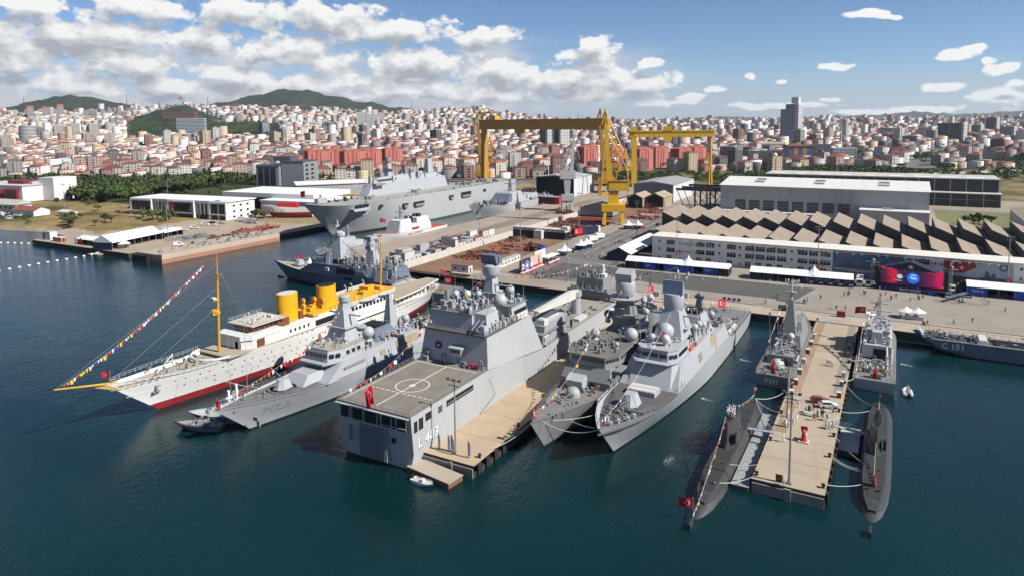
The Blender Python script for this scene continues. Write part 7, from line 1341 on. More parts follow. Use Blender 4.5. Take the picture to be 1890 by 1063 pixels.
def minehunter():
 t = thing('minehunter', 'pale grey minehunter moored stern out on the right side of the pier', 'warship', (-2.9, 190.4, 0), R(90))
 H = Hull(52, 9.8, [(0, 3.0), (.35, 3.0), (.37, 4.4), (.8, 4.9), (1, 6)], 4.5, wl=(.5, 1.6), dk=(.6, 2.3), zk=1.6, kf=.6, boot=.4, dk_stern=1, wl_stern=.95, counter=.5)
 H.build(t, NAVYX if 0 else NAVY, mdeck=DECK); WHG = mat('pale_upperworks', (.47, .48, .49), .55, var=.08)
 boxpart(t, 'superstructure', WHG, ((17, 40, -3.7, 3.7), 3.6, (17.4, 39, -3.5, 3.5), 7.0), ((23, 38, -3.2, 3.2), 7.0, (23.4, 37, -3.0, 3.0), 9.6)); boxpart(t, 'upper_deck', mat('light_deck', (.42, .42, .42), .8), (19, 23.4, -3.4, 3.4, 7.0, 7.12), (23.2, 37.4, -3.1, 3.1, 9.6, 9.75))
 boxpart(t, 'funnel', WHG, ((19, 22, -1.5, 1.5), 7.1, (19.4, 22, -1.2, 1.2), 10.2)); boxpart(t, 'shaded_bay', BLACK, (16.9, 17.1, -2.6, .8, 3.7, 6.2), (23.3, 23.5, -2.4, 2.4, 7.4, 9.0))
 cr = MB(); cr.bar((9, -2.6, 3), (9, -2.6, 7.0), .55); cr.bar((9, -2.6, 6.8), (15, -2.4, 7.6), .4); cr.obj('deck_crane', WHG, t); fr_ = MB(); fr_.bar((6.4, -3.6, 3), (6.4, -3.6, 7.4), .3); fr_.bar((14.8, -3.8, 3), (14.8, -3.8, 8), .3); fr_.bar((17, -3.8, 7.4), (6.4, -3.6, 7.4), .25); fr_.obj('handling_frame', WHG, t)
 rl = MB(); rl.tube([(2.2, -1.6, 3.9), (2.2, 1.0, 3.9)], .75, 12); rl.tube([(12.5, -3.2, 3.8), (12.5, -1.2, 3.8)], .7, 12); rl.obj('cable_reel', NAVYD, t); boxpart(t, 'yellow_vehicle', YEL, (6.2, 8.0, -2.4, -1.6, 3.1, 4.2)); boxpart(t, 'winch_table', WOOD, (5.6, 6.6, 1.6, 3.4, 3.0, 3.8))
 m = MB(); lattice(m, 26.5, 0, 9.7, 18.4, .7, .25, 6, .1); m.bar((26.5, 0, 18.4), (26.5, 0, 21.5), .12); m.box(26.3, 26.7, -3.2, 3.2, 14.4, 14.6); m.box(26.3, 26.7, -2.2, 2.2, 16.6, 16.8); m.box(25.4, 27.8, -.8, .8, 12.6, 12.8); m.bar((26.5, 0, 17), (20, 3, 9.6), .06); m.bar((26.5, 0, 17), (20, -3, 9.6), .06); m.obj('lattice_mast', NAVY, t)
 radome(t, 21.4, -2.9, 7.2, .75, .6, WHITED); rafts(t, [(18, 3.0, 7.2), (20, 3.0, 7.2)], m=WHITE); ri = MB(); ri.lathe([(1.2, 0), (1.5, .2), (1.2, .45), (.8, .2)], (34, 2.2, 11.2), 16); o = ri.obj('white_ring_antenna', WHITE, t)
 clutter(t, 3, 16, -4, 4, 3.05, 44, 91, .3, .9, 1.4, NAVY); clutter(t, 18, 23, -3.2, 3.2, 7.1, 26, 92, .2, .8, 1.6, WHG); clutter(t, 24, 37, -2.8, 2.8, 9.75, 30, 93, .2, .8, 1.4, NAVY); H.rail(t, .3, 17, 1.5); railing(t, [(.2, -4.4, 3), (.2, 4.4, 3)], 1.0, 1.4); railing(t, [(23.4, -3, 9.7), (37, -3, 9.7)], 1, 1.5); railing(t, [(23.4, 3, 9.7), (37, 3, 9.7)], 1, 1.5); railing(t, [(17.4, -3.4, 7.1), (23, -3.4, 7.1)], 1, 1.3)
 flag((-2.6, 189.9, 3.2), R(-110), 2.6, 'red ensign hanging at the minehunter stern', 3.6, hang=True); flag((-6.5, 226, 10), R(170), 3.0, 'red flag streaming on the far side of the minehunter', 3.0)
minehunter()
def landing_craft():
 t = thing('landing_craft', 'dark grey landing craft marked C151 lying along the quay at right', 'warship', (63, 234.8, 0), R(180))
 H = Hull(57, 9.0, [(0, 4.4), (.86, 4.4), (.97, 4.8), (1, 5.2)], 6.5, wl=(.8, 1.6), dk=(.93, 2.5), zk=1.6, kf=.9, boot=.4, dk_stern=1)
 H.build(t, NAVYX, mdeck=DECKD, bul=1.0); H.text(t, 'C 151', 49.6, 2.2, 1.7, 1, TEXTW, False)
 boxpart(t, 'side_walk', NAVYD, (8, 52, 3.3, 4.3, 3.4, 4.42), (8, 52, -4.3, -3.3, 3.4, 4.42)); boxpart(t, 'bow_ramp', NAVYB, ((53.4, 53.8, -2.8, 2.8), 3.4, (55.2, 55.6, -2.8, 2.8), 6.4)); boxpart(t, 'pale_cover', WHITED, ((38, 41, -3.2, 3.9), 4.4, (38.6, 40.4, -3, 3.6), 5.6))
 clutter(t, 41, 54, -3.8, 3.8, 4.0, 80, 95, .2, .9, 1.0, NAVYD); clutter(t, 8, 40, -3, 3, 3.4, 30, 96, .3, 1.4, 1.4, NAVYD); g = MB(); g.lathe([(.7, 0), (.5, 1.4)], (48.4, -1, 4.4), 8); g.tube([(48.4, -1, 5.4), (46, -1, 5.9)], .1, 5); g.obj('deck_gun', NAVY, t)
 H.rail(t, 2, 56, 1.8); boxpart(t, 'long_hatch', BLACK, (2, 36, -3, 3, 3.42, 4.1)); flag((9.4, 237.4, 4.6), R(120), 1.9, 'red flag at the ramp end of the dark landing craft', 3.0)
landing_craft()
# ships by the far pier
def support_ship():
 t = thing('landing_ship', 'grey landing ship with dark blunt bow moored against the far pier', 'warship', (-262, 520, 0), R(-90))
 H = Hull(118, 17, [(0, 7), (.75, 7), (.8, 9), (1, 10)], 9, wl=(.6, 1.4), dk=(.8, 2.4), zk=4, kf=.6)
 H.build(t, NAVY, mdeck=DECK); boxpart(t, 'superstructure', NAVY, ((26, 76, -7, 7), 7, (27, 72, -6.5, 6.5), 11.5), ((52, 74, -6.5, 6.5), 11.5, (53, 70, -6, 6), 15.5)); boxpart(t, 'dark_bridge_front', NAVYX, ((70, 78, -7.4, 7.4), 9, (68, 71, -6.6, 6.6), 14.6))
 windows(t, (68, 6.9, 9.8), (50, 6.9, 9.8), 6, 1.8, 1.5, (0, 1, 0), WHITED); m = MB(); lattice(m, 60, 0, 15, 25, 1.2, .5, 5, .25); m.box(59.6, 60.4, -5, 5, 21, 21.4); m.obj('lattice_mast', NAVYD, t); clutter(t, 28, 112, -7, 7, 9, 110, 101, .5, 2.0, 3.0, NAVYD); clutter(t, 2, 26, -7, 7, 7, 40, 102, .5, 2.0, 3.4, NAVY)
 boxpart(t, 'boat', NAVYB, ((30, 40, 7, 8.6), 7.4, (29, 41, 6.8, 9), 9.2)); H.rail(t, 80, 116, 2.5)
support_ship()
def coastguard():
 t = thing('coastguard_ship', 'white coastguard cutter with red stripe moored at the far pier', 'ship', (-257.0, 360, 0), R(-90))
 H = Hull(66, 11, [(0, 3.6), (.5, 3.8), (.8, 5.2), (1, 6.6)], 6, wl=(.5, 1.5), dk=(.6, 2.2), zk=2, kf=.6); H.build(t, WHITE, mdeck=mat('red_deck', (.42, .07, .04), .8))
 H.text(t, 'SAHİL GÜVENLİK', 41, 2.5, 1.3, 1, TEXTD, False, .01, 'ship_lettering')
 boxpart(t, 'superstructure', WHITE, ((17, 48, -4.8, 4.8), 3.8, (18, 47, -4.6, 4.6), 8.6), ((36, 48, -4.4, 4.4), 8.6, (37, 46, -4, 4), 12.0), ((19, 31, -4.4, 4.4), 8.6, (19.4, 31, -4.2, 4.2), 11.8)); boxpart(t, 'grey_front', NAVYB, ((47, 50, -4.8, 4.8), 4.4, (46.2, 47, -4.2, 4.2), 11.0)); boxpart(t, 'funnel_top', BLACK, (24, 27, -2, 2, 11.8, 13.6), (33, 36, -2.6, 2.6, 8.6, 13.0))
 boxpart(t, 'red_rescue_boat', RED, ((30, 36, 3.6, 5.2), 5.4, (30, 36.6, 3.4, 5.4), 6.6)); m = MB(); lattice(m, 41, 0, 12, 19, .9, .4, 4, .2); m.box(40.6, 41.4, -4, 4, 16, 16.3); m.lathe([(.9, 19), (.9, 20)], (41, 0, 0), 8); m.obj('lattice_mast', NAVY, t); windows(t, (46.6, -3.6, 11), (46.6, 3.6, 11), 5, 1.1, .9, (1, 0, .2)); clutter(t, 20, 46, -4, 4, 11.9, 22, 104, .4, 1.2, 1.6, NAVY)
 H.rail(t, 1, 64, 2.2); flag((-257, 300, 12), R(20), 3.4, 'red flag above the white coastguard cutter bow', 3)
coastguard()
def grey702():
 t = thing('patrol_vessel', 'small grey vessel marked 702 tied astern of the white cutter', 'ship', (-254.6, 292, 0), R(-90))
 H = Hull(45, 9, [(0, 3.0), (.6, 3.4), (1, 5.6)], 5, wl=(.5, 1.5), dk=(.6, 2.2), zk=1.6, kf=.6); H.build(t, NAVYB, mdeck=DECK); H.text(t, '702', 37, 2.0, 1.7, 1, TEXTD, False)
 boxpart(t, 'superstructure', NAVYB, ((12, 29, -3.6, 3.6), 3.4, (13, 28, -3.3, 3.3), 6.6), ((18, 28, -3, 3), 6.6, (18.4, 27, -2.8, 2.8), 9.0)); windows(t, (27.6, -2.6, 8), (27.6, 2.6, 8), 5, .8, .8, (1, 0, .2)); m = MB(); lattice(m, 21, 0, 9, 15, .7, .3, 4, .15); m.box(20.7, 21.3, -3, 3, 13, 13.2); m.obj('lattice_mast', NAVY, t); radome(t, 25, 0, 9, 1.4, .5, WHITED); clutter(t, 2, 40, -3.4, 3.4, 3.6, 26, 105, .3, 1.2, 1.4, NAVY); H.rail(t, 1, 44, 2)
grey702()
def workboat(loc, rz, s, label, name, kind):
 t = thing(name, label, 'boat', loc, rz); H = Hull(12 * s, 4.2 * s, [(0, 1.2 * s), (1, 1.8 * s)], 2.2 * s, wl=(.4, 1.6), dk=(.5, 2.4), zk=.5, kf=.7, boot=.2, nst=14)
 if kind == 0:
  H.build(t, NAVYX, mdeck=mat('boat_deck_grey', (.33, .32, .31), .8), bul=.25); c = MB(); c.tube([(x, H.deck_y(x), H.deck_z(x)) for x in np.linspace(.2, 11.8 * s, 12)] + [(x, -H.deck_y(x), H.deck_z(x)) for x in np.linspace(11.8 * s, .2, 12)], .28 * s, 6); c.obj('inflatable_collar', mat('dark_collar', (.06, .06, .065), .7), t)
  boxpart(t, 'console', NAVYB, ((3.5 * s, 6 * s, -.8 * s, .8 * s), 1.1 * s, (3.7 * s, 5.6 * s, -.7 * s, .7 * s), 2.4 * s)); m = MB(); m.bar((3.2 * s, 0, 1), (3.2 * s, 0, 4.6 * s), .2); m.box(2.8 * s, 3.6 * s, -.9 * s, .9 * s, 3.6 * s, 3.8 * s); m.ball((3.2 * s, 0, 4.5 * s), .35 * s, 8, 5); m.obj('radar_arch', NAVY, t); clutter(t, 1.5 * s, 8.5 * s, -1.2 * s, 1.2 * s, 1.1 * s, 18, int(s * 50), .2, .7, 1.0, NAVYD)
 else:
  H.build(t, NAVYX, mdeck=mat('pale_boat_deck', (.5, .5, .5), .7), bul=.2); boxpart(t, 'cabin', mat('pale_cabin', (.5, .51, .52), .5), ((4 * s, 8.4 * s, -1.4 * s, 1.4 * s), 1.3 * s, (4.4 * s, 7.4 * s, -1.1 * s, 1.1 * s), 2.6 * s)); m = MB(); m.bar((4.2 * s, -.9 * s, 1.3), (3.6 * s, -.9 * s, 4.8 * s), .3); m.bar((4.2 * s, .9 * s, 1.3), (3.6 * s, .9 * s, 4.8 * s), .3); m.box(3.3 * s, 4 * s, -1.4 * s, 1.4 * s, 4.4 * s, 4.7 * s); m.box(3 * s, 3.8 * s, -.6 * s, .6 * s, 4.7 * s, 5.4 * s); m.obj('radar_arch', NAVY, t); clutter(t, 1 * s, 10 * s, -1.3 * s, 1.3 * s, 1.4 * s, 16, 7, .2, .7, 1.0, NAVYD); windows(t, (8.0 * s, -1 * s, 2.1 * s), (8.0 * s, 1 * s, 2.1 * s), 3, .55 * s, .5 * s, (1, 0, .6))
 return t
workboat((-131.9, 97.5, 0), R(205), .95, 'small dark inflatable patrol boat, outermost of the two at the patrol ship bow', 'inflatable_boat', 0)
workboat((-129.6, 105.0, 0), R(212), 1.3, 'grey speedboat with radar arch tied between the yacht and the patrol ship bow', 'speedboat', 1)
# people
def person_mesh(name, j, rad, edges):
 me = bpy.data.meshes.new(name); me.from_pydata(j, edges, []); ob = bpy.data.objects.new(name, me); C.objects.link(ob)
 ob.modifiers.new('skin', 'SKIN'); sv = me.skin_vertices[0].data
 for i, r in enumerate(rad): sv[i].radius = (r, r)
 sv[0].use_root = True; sb = ob.modifiers.new('smooth', 'SUBSURF'); sb.levels = sb.render_levels = 1
 dg = bpy.context.evaluated_depsgraph_get(); me2 = bpy.data.meshes.new_from_object(ob.evaluated_get(dg)); me2.name = name
 bpy.data.objects.remove(ob); me2.materials.clear()
 for m in (OBJC, OBJC2, SKIN, RUBBER): me2.materials.append(m)
 for p in me2.polygons:
  c = p.center; z = c.z
  p.material_index = 3 if z < .09 else 1 if z < .92 else 2 if (z > 1.5 or (abs(c.x) > .27 and z < .88)) else 0
  p.use_smooth = True
 return me2
OBJC2 = mat('trouser_cloth', (1, 1, 1), .85, var=.06, scale=3., objcol=True)
DARKT = mat('dark_trousers', (.03, .032, .045), .85)
def poses():
 out = []
 for leg, arm, lean in ((.0, .05, 0), (.28, .22, .03), (.05, -.02, 0), (.16, .30, .08)):
  j = [(0, 0, .95), (0, lean * .5, 1.2), (0, lean, 1.42), (0, lean, 1.52), (0, lean + .03, 1.64), (0, lean + .02, 1.74),
             (.10, 0, .90), (.11, leg * .6, .5), (.11, leg - .08, .07), (.11, leg + .12, .04), (-.10, 0, .90), (-.11, -leg * .3, .5), (-.11, -leg - .1, .08), (-.11, -leg + .1, .04),
             (.19, lean, 1.40), (.25, lean - arm * .6, 1.12), (.24, lean + arm * .5 + .04, .88), (.24, lean + arm * .6 + .08, .78), (-.19, lean, 1.40), (-.25, lean + arm * .4, 1.12), (-.24, lean - arm * .3 + .06, .88), (-.24, lean - arm * .3 + .1, .78)]
  rad = [.15, .145, .16, .07, .105, .09, .105, .075, .055, .05, .105, .075, .055, .05, .075, .055, .045, .045, .075, .055, .045, .045]
  e = [(0, 1), (1, 2), (2, 3), (3, 4), (4, 5), (0, 6), (6, 7), (7, 8), (8, 9), (0, 10), (10, 11), (11, 12), (12, 13), (2, 14), (14, 15), (15, 16), (16, 17), (2, 18), (18, 19), (19, 20), (20, 21)]
  out.append(person_mesh('body', j, rad, e))
 return out
BODY = poses(); BODYD = []
for me in BODY: m2 = me.copy(); m2.materials[1] = DARKT; BODYD.append(m2)
CAP = MB().lathe([(.125, 0), (.13, .05), (.15, .07), (.13, .1), (.02, .12)], (0, .02, 1.70), 8).mesh('cap', OBJC)
HAIRM = MB().ball((0, .0, 1.70), .115, 8, 5).mesh('hair', mat('dark_hair', (.02, .014, .01), .8))
rpp = random.Random(21)
def person(loc, label, group, white=True, rz=None, top=None):
 k = rpp.randrange(4); p = inst('person', (BODY if white else BODYD)[k], None, loc, rpp.uniform(0, 6.28) if rz is None else rz, col=(.78, .78, .76) if white else (top or rpp.choice([(.03, .035, .06), (.05, .05, .055), (.3, .03, .04), (.1, .12, .2), (.45, .42, .38), (.02, .05, .03), (.05, .05, .06)])))
 s = rpp.uniform(.94, 1.06); p.scale = (s * 1.08, s * 1.08, s); tag(p, label, 'person', group)
 if white: inst('cap', CAP, p, col=(.8, .8, .78))
 else: inst('hair', HAIRM, p)
 return p
PEOPLE = {
'row4': (2.5, [(-14.4,198.4),(-13.8,198.2),(-13.2,197.9),(-12.6,197.9)]),
'pierL': (2.5, [(-18.9,167.3),(-18.6,167.5),(-18.4,167.7),(-18.8,170.1),(-18.6,171.1),(-17.7,165.2)]),
'pierLp': (2.5, [(-19.2,153.0),(-18.7,153.0),(-18.4,153.4),(-17.8,154.6),(-17.4,154.6),(-17.1,156.9),(-19.0,158.7)]),
'single': (2.5, [(-18.2,145.5)]),
'mid': (2.5, [(-15.7,162.4),(-15.3,163.1),(-15.1,163.5),(-14.5,165.5),(-13.3,161.5),(-12.6,162.6),(-12.2,162.3),(-13.8,159.5)]),
'right': (2.5, [(-11.3,160.9),(-11.1,160.5),(-10.6,156.6),(-10.3,156.4),(-10.0,156.9),(-9.9,157.9),(-9.7,158.9),(-9.6,159.9),(-9.2,160.1),(-10.8,165.5),(-10.5,165.7),(-10.9,156.0)]),
'corner': (2.5, [(-15.6,127.4)]),
'mine': (3.1, [(-5.5,199.0),(-4.8,199.1),(-4.1,195.5),(-3.8,196.5),(-3.7,201.0),(-3.0,197.0),(-3.0,201.9),(-2.7,198.9),(-2.4,196.0),(-2.3,199.1),(-2.1,196.6),(-1.9,199.3),(-0.1,198.5)]),
'subsail': (7.5, [(-26.2,139.7),(-26.0,140.3),(-25.7,140.8),(-25.4,141.2),(-25.1,140.8),(-25.0,139.6),(-25.4,138.2),(-24.9,137.6)]),
'subdeck': (2.3, [(-25.6,148.7),(-25.1,149.0)]),
'parA': (2.5, [(-43.0,288.2),(-40.1,286.3),(-37.8,293.6),(-36.8,294.0),(-35.8,289.7),(-35.4,292.9),(-34.8,292.0),(-34.4,292.8),(-34.0,292.4),(-33.4,292.4),(-33.0,292.9),(-32.9,294.2),(-30.6,283.6)]),
'parB': (2.5, [(-37.2,267.7),(-40.1,255.6),(-39.6,256.4),(-27.6,263.0),(-27.2,262.8),(-26.6,266.0),(-22.8,272.5),(-15.5,280.9),(-14.4,282.0),(-13.9,282.3),(-14.2,289.2),(-9.1,286.9),(-8.6,286.6),(-18.3,258.4),(-16.6,259.7),(-13.8,261.2),(-9.4,260.7)]),
'parC': (2.5, [(-82.5,281.6),(-79.2,278.4),(-78.3,280.0),(-77.8,279.7),(-76.7,287.3),(-76.1,286.5),(-75.9,287.1),(-74.6,279.2),(-68.6,281.8),(-62.6,285.8),(-82.1,290.2),(-81.4,290.0),(-81.3,290.6),(-93.8,267.4),(-92.0,270.9),(-97.2,275.3)]),
'stage': (2.5, [(-3.5,285.6),(-3.2,277.4),(-0.1,282.4),(0.1,283.2),(1.6,286.8),(8.7,289.7),(8.8,287.7),(9.0,286.4),(10.2,289.8),(-1.8,288.6),(6.1,283.6)]),
'roadgrp': (2.5, [(-133.0,344.9),(-131.6,345.6),(-131.3,350.7),(-130.1,349.7),(-129.7,351.6),(-128.0,350.7),(-125.0,357.2),(-127.3,383.3),(-97.3,275.4),(-93.6,266.3),(-86.8,268.8),(-85.4,262.9),(-84.7,262.4),(-75.9,253.7),(-76.5,257.7),(-76.0,258.8),(-112.4,294.6),(-107.3,286.7),(-108.0,289.8),(-110.8,284.9)]),
'crowd': (2.5, [(-137.3,259.3),(-133.8,253.7),(-134.0,255.1),(-134.2,256.6),(-134.5,258.1),(-134.7,259.5),(-131.3,254.0),(-131.5,255.4),(-131.7,256.9),(-131.9,258.4),(-132.2,259.8),(-132.4,261.3),(-129.0,255.7),(-129.2,257.2),(-129.4,258.6),(-129.6,260.1),(-129.8,261.6),(-126.6,256.0),(-126.7,257.5),(-126.9,258.9),(-127.1,260.4),(-127.3,261.9),(-127.5,263.4),(-124.3,257.8),(-132.6,253.7),(-130.8,253.7),(-129.4,254.4),(-128.8,256.6),(-119.7,259.3),(-117.8,257.5),(-118.5,261.9),(-119.0,264.5),(-123.6,263.2),(-138.2,286.0)]),
'road2': (2.5, [(-133.8,346.6),(-131.8,346.0),(-130.9,349.0),(-129.8,348.5),(-129.0,349.9),(-128.1,351.0),(-132.6,329.1),(-131.3,328.9),(-124.8,306.1),(-124.0,305.2),(-128.3,305.6),(-131.1,304.2),(-125.0,357.2),(-125.1,358.8),(-120.0,304.7),(-112.4,294.3),(-112.4,297.7),(-106.4,284.1),(-105.5,288.8)]),
'corv': (4.5, [(-163.6,224.7),(-163.2,225.8),(-163.2,227.7),(-169.8,226.2),(-159.3,215.3),(-157.9,215.2),(-166.2,211.8),(-167.6,212.8)]),
'strip': (2.5, [(21.4,288.2),(22.5,290.5),(30.5,291.2),(34.4,283.0),(39.2,310.4),(41.3,308.7),(10.6,252.8),(18.0,258.0),(23.5,262.9)]),
}
PLBL = {'row4': ('sailor in white uniform, one of four standing in a row across the right pier', 1), 'pierL': ('sailor in white uniform in the group at the left pier edge by the pole', 1), 'pierLp': ('sailor in white uniform standing round the foot of the tall pier lamp', 1),
 'single': ('lone sailor in white standing apart near the gangway on the right pier', 1), 'mid': ('person in dark clothes round the table in the middle of the right pier', 0), 'right': ('sailor in white uniform in the cluster at the right pier edge', 1), 'corner': ('lone sailor in white at the outer end of the right pier', 1),
 'mine': ('sailor in white lined up on the after deck of the minehunter', 1), 'subsail': ('crew member in white on top of the left submarine sail', 1), 'subdeck': ('crew member in dark clothes on the left submarine deck by the gangway', 0),
 'parA': ('sailor in white uniform outside the dark printed marquee', 1), 'parB': ('visitor in dark clothes walking across the open quay', 0), 'parC': ('sailor in white walking before the blue booth fronts', 1), 'stage': ('person in dark clothes in front of the event stage', 0),
 'roadgrp': ('visitor walking on the road past the end-on marquee', 0), 'crowd': ('visitor in the dense crowd between the picture boards and the ships', 0), 'road2': ('visitor on the curved road near the peaked tents', 0), 'corv': ('person on the flight deck of the dark blue corvette', 0), 'strip': ('person on the quay near the right edge tent', 0)}
for k, (z, pts) in PEOPLE.items():
 lb, wh = PLBL[k]
 for i, (x, y) in enumerate(pts):
  if k == 'subsail': x, y, z_ = -28.1 + (i % 4 - 1.5) * .42, 141.2 + (i // 4) * 1.6 - (i % 2) * .5, 7.7
  elif k == 'subdeck': x, y, z_ = -27.0, y - 4, 2.5
  elif k in ('row4', 'pierL', 'pierLp', 'single', 'mid', 'right', 'corner'): z_ = 2.53
  else: z_ = z
  if k == 'corv': x, y, z_ = -166 + i * 1.7, 214 + (i * 5) % 7 - 3, 4.45
  if k == 'mine': x, y, z_ = -5.6 + i * .46, 199.2 - (i % 3) * 1.2, 3.05
  w = wh if k not in ('right', 'parC', 'parA') else (i % 6 != 4)
  person((x, y, z_), lb if w == wh else lb.replace('sailor in white uniform', 'visitor in dark clothes').replace('sailor in white', 'visitor in dark clothes'), 'people: ' + lb.split(' in ')[-1][:40] if len(pts) > 1 else None, bool(w))
for x, y, z in ((-92.6, 131.4, 11.8),): person((x, y - 1.5, z), 'sailor in white on the helicopter deck before the dark aft wall', None, True)
for i in range(14): person((-262 + rpp.uniform(-5, 5), 420 + i * 1.6, 9.0), 'sailor in white lining the deck of the far grey landing ship', 'sailors lining the far landing ship', True)
for x, y in ((-48.4 + 1, 234 - 74, ), ): person((x + 5.6, y - 6, 6.6), 'sailor in white on the deck edge of the light grey frigate', None, True)
# lamp posts and flagpoles
def lamp_post(loc, h, label, heads=4, rz=0):
 t = thing('lamp_post', label, 'lamp post', loc, rz, 'tall floodlight posts of the yard'); MB().tube([(0, 0, 0), (0, 0, h)], .24, 8, r1=.11).box(-.4, .4, -.4, .4, 0, .35).obj('pole', mat('galvanised_pole', (.30, .30, .29), .5), t); a = MB(); a.box(-1.5, 1.5, -.06, .06, h - .5, h - .38); a.box(-1.5, 1.5, -.06, .06, h - 1.5, h - 1.38); a.obj('cross_arm', STEEL, t); b = MB()
 for i in range(heads): x = -1.35 + 2.7 * i / (heads - 1); b.box(x - .28, x + .28, -.35, .1, h - .38, h + .02)
 b.obj('floodlight', mat('floodlight_casing', (.12, .12, .12), .5), t); return t
for x, y, h, lb in ((-375, 283, 19, 'before the museum building, right one'), (-549, 365, 20, 'in the dry meadow on the left shore'), (-694, 322, 20, 'at the far left edge by the red offices'), (-593, 303, 20, 'by the parked cars on the left shore'), (-372, 246, 21, 'behind the long left marquee'), (-199.6, 231.8, 17, 'at the outer end of the far pier'), (-175, 318, 21, 'beside the slip opposite the scrap heap'), (-201, 318, 21, 'on the far pier between the cabins'), (-118.2, 255.5, 18, 'at the quay edge between the landing ship and the old frigate'), (-142.2, 259.4, 17, 'at the corner of the picture boards'), (-88, 311, 21.5, 'in front of the left end of the office'), (-27.5, 310.5, 21.5, 'in front of the sea mural'), (38, 311.5, 22, 'in front of the office at the right edge'), (-128.6, 372, 21, 'right of the yellow crane base'), (-176, 398, 21, 'just left of the yellow crane'), (-307, 519, 20, 'behind the carrier stern'), (-262, 470, 20, 'on the far pier beside the far landing ship')):
 lamp_post((x, y, 2.5), h, 'tall floodlight post ' + lb, 4, R(30))
for x, y, h, lb in ((-75.6, 109.3, 15.5, 'outer end of the sandy middle pier'), (-14.9, 128.6, 17.5, 'outer end of the right pier'), (-18.6, 153.4, 15, 'left side of the right pier')): lamp_post((x, y, 2.53), h, 'slim grey floodlight post at the ' + lb, 3)
for i, (x, y) in enumerate(((-88, 311), (-27.5, 310.5), (38, 311.5), (-128.6, 372), (-201, 318))): flag((x, y, 9), R(-40), 2.6, 'red flag hanging from the floodlight post ' + ['at the left end of the office', 'before the sea mural', 'at the right edge office end', 'right of the yellow crane', 'between the cabins on the far pier'][i], 0, hang=True)
# vehicles
def car_mesh():
 b = MB(); q = [(-2.1, .35), (2.1, .35), (2.15, .75), (1.9, .92), (1.15, .98), (-2.05, 1.0), (-2.15, .7)]; b.prof(q, -.85, .85); c = MB(); c.fr((-1.9, 1.0, -.8, .8), .98, (-1.4, .35, -.62, .62), 1.5); g = MB(); g.fr((-1.93, 1.03, -.74, .74), 1.02, (-1.42, .37, -.6, .6), 1.42); w = MB()
 for x in (-1.3, 1.35):
  for y in (-.86, .66): w.tube([(x, y, .32), (x, y + .2, .32)], .32, 10)
 h = MB(); h.box(2.1, 2.17, -.75, -.4, .6, .75).box(2.1, 2.17, .4, .75, .6, .75)
 return (('body', b.mesh('car_body', PAINT)), ('cabin', c.mesh('car_cabin', PAINT)), ('window', MB().fr((-1.7, .9, -.83, .83), 1.03, (-1.35, .3, -.66, .66), 1.42).mesh('car_window', GLASS)), ('wheel', w.mesh('car_wheel', RUBBER)), ('headlight', h.mesh('car_headlight', GLASS)))
def van_mesh(l=5.4, h=2.3):
 b = MB(); b.prof([(-l / 2, .4), (l / 2, .4), (l / 2, 1.1), (l / 2 - .7, 1.35), (l / 2 - 1.3, h), (-l / 2, h)], -.95, .95); w = MB()
 for x in (-l * .3, l * .32):
  for y in (-.97, .77): w.tube([(x, y, .36), (x, y + .2, .36)], .36, 10)
 return (('body', b.mesh('van_body', PAINT)), ('window', MB().prof([(l / 2 - .7, 1.4), (l / 2 - .6, 1.42), (l / 2 - 1.2, h - .1), (l / 2 - 1.3, h - .1)], -.85, .85).box(-l * .1, l / 2 - 1.5, -.98, .98, 1.35, h - .35).mesh('van_window', GLASS)), ('wheel', w.mesh('van_wheel', RUBBER)))
def truck_mesh():
 b = MB(); b.box(-4, 1.6, -1.2, 1.2, .9, 3.5); c = MB(); c.prof([(1.8, .5), (3.8, .5), (3.8, 1.6), (3.4, 2.9), (1.8, 3.0)], -1.15, 1.15); w = MB()
 for x in (-3, -1.9, 2.7):
  for y in (-1.2, .9): w.tube([(x, y, .5), (x, y + .3, .5)], .5, 10)
 return (('cargo_box', b.mesh('truck_box', PAINT)), ('cab', c.mesh('truck_cab', PAINT)), ('windscreen', MB().prof([(3.76, 1.65), (3.86, 1.65), (3.5, 2.75), (3.4, 2.75)], -1.0, 1.0).mesh('truck_windscreen', GLASS)), ('wheel', w.mesh('truck_wheel', RUBBER)))
VEH = {'car': car_mesh(), 'van': van_mesh(), 'truck': truck_mesh()}
def vehicle(kind, loc, rz, col, label, group=None):
 t = thing('parked_' + kind, label, kind, loc, rz, group)
 for nm, me in VEH[kind]: inst(nm, me, t, col=col)
 return t
WC, SC2, BK = (.72, .72, .71), (.4, .41, .42), (.03, .03, .035)
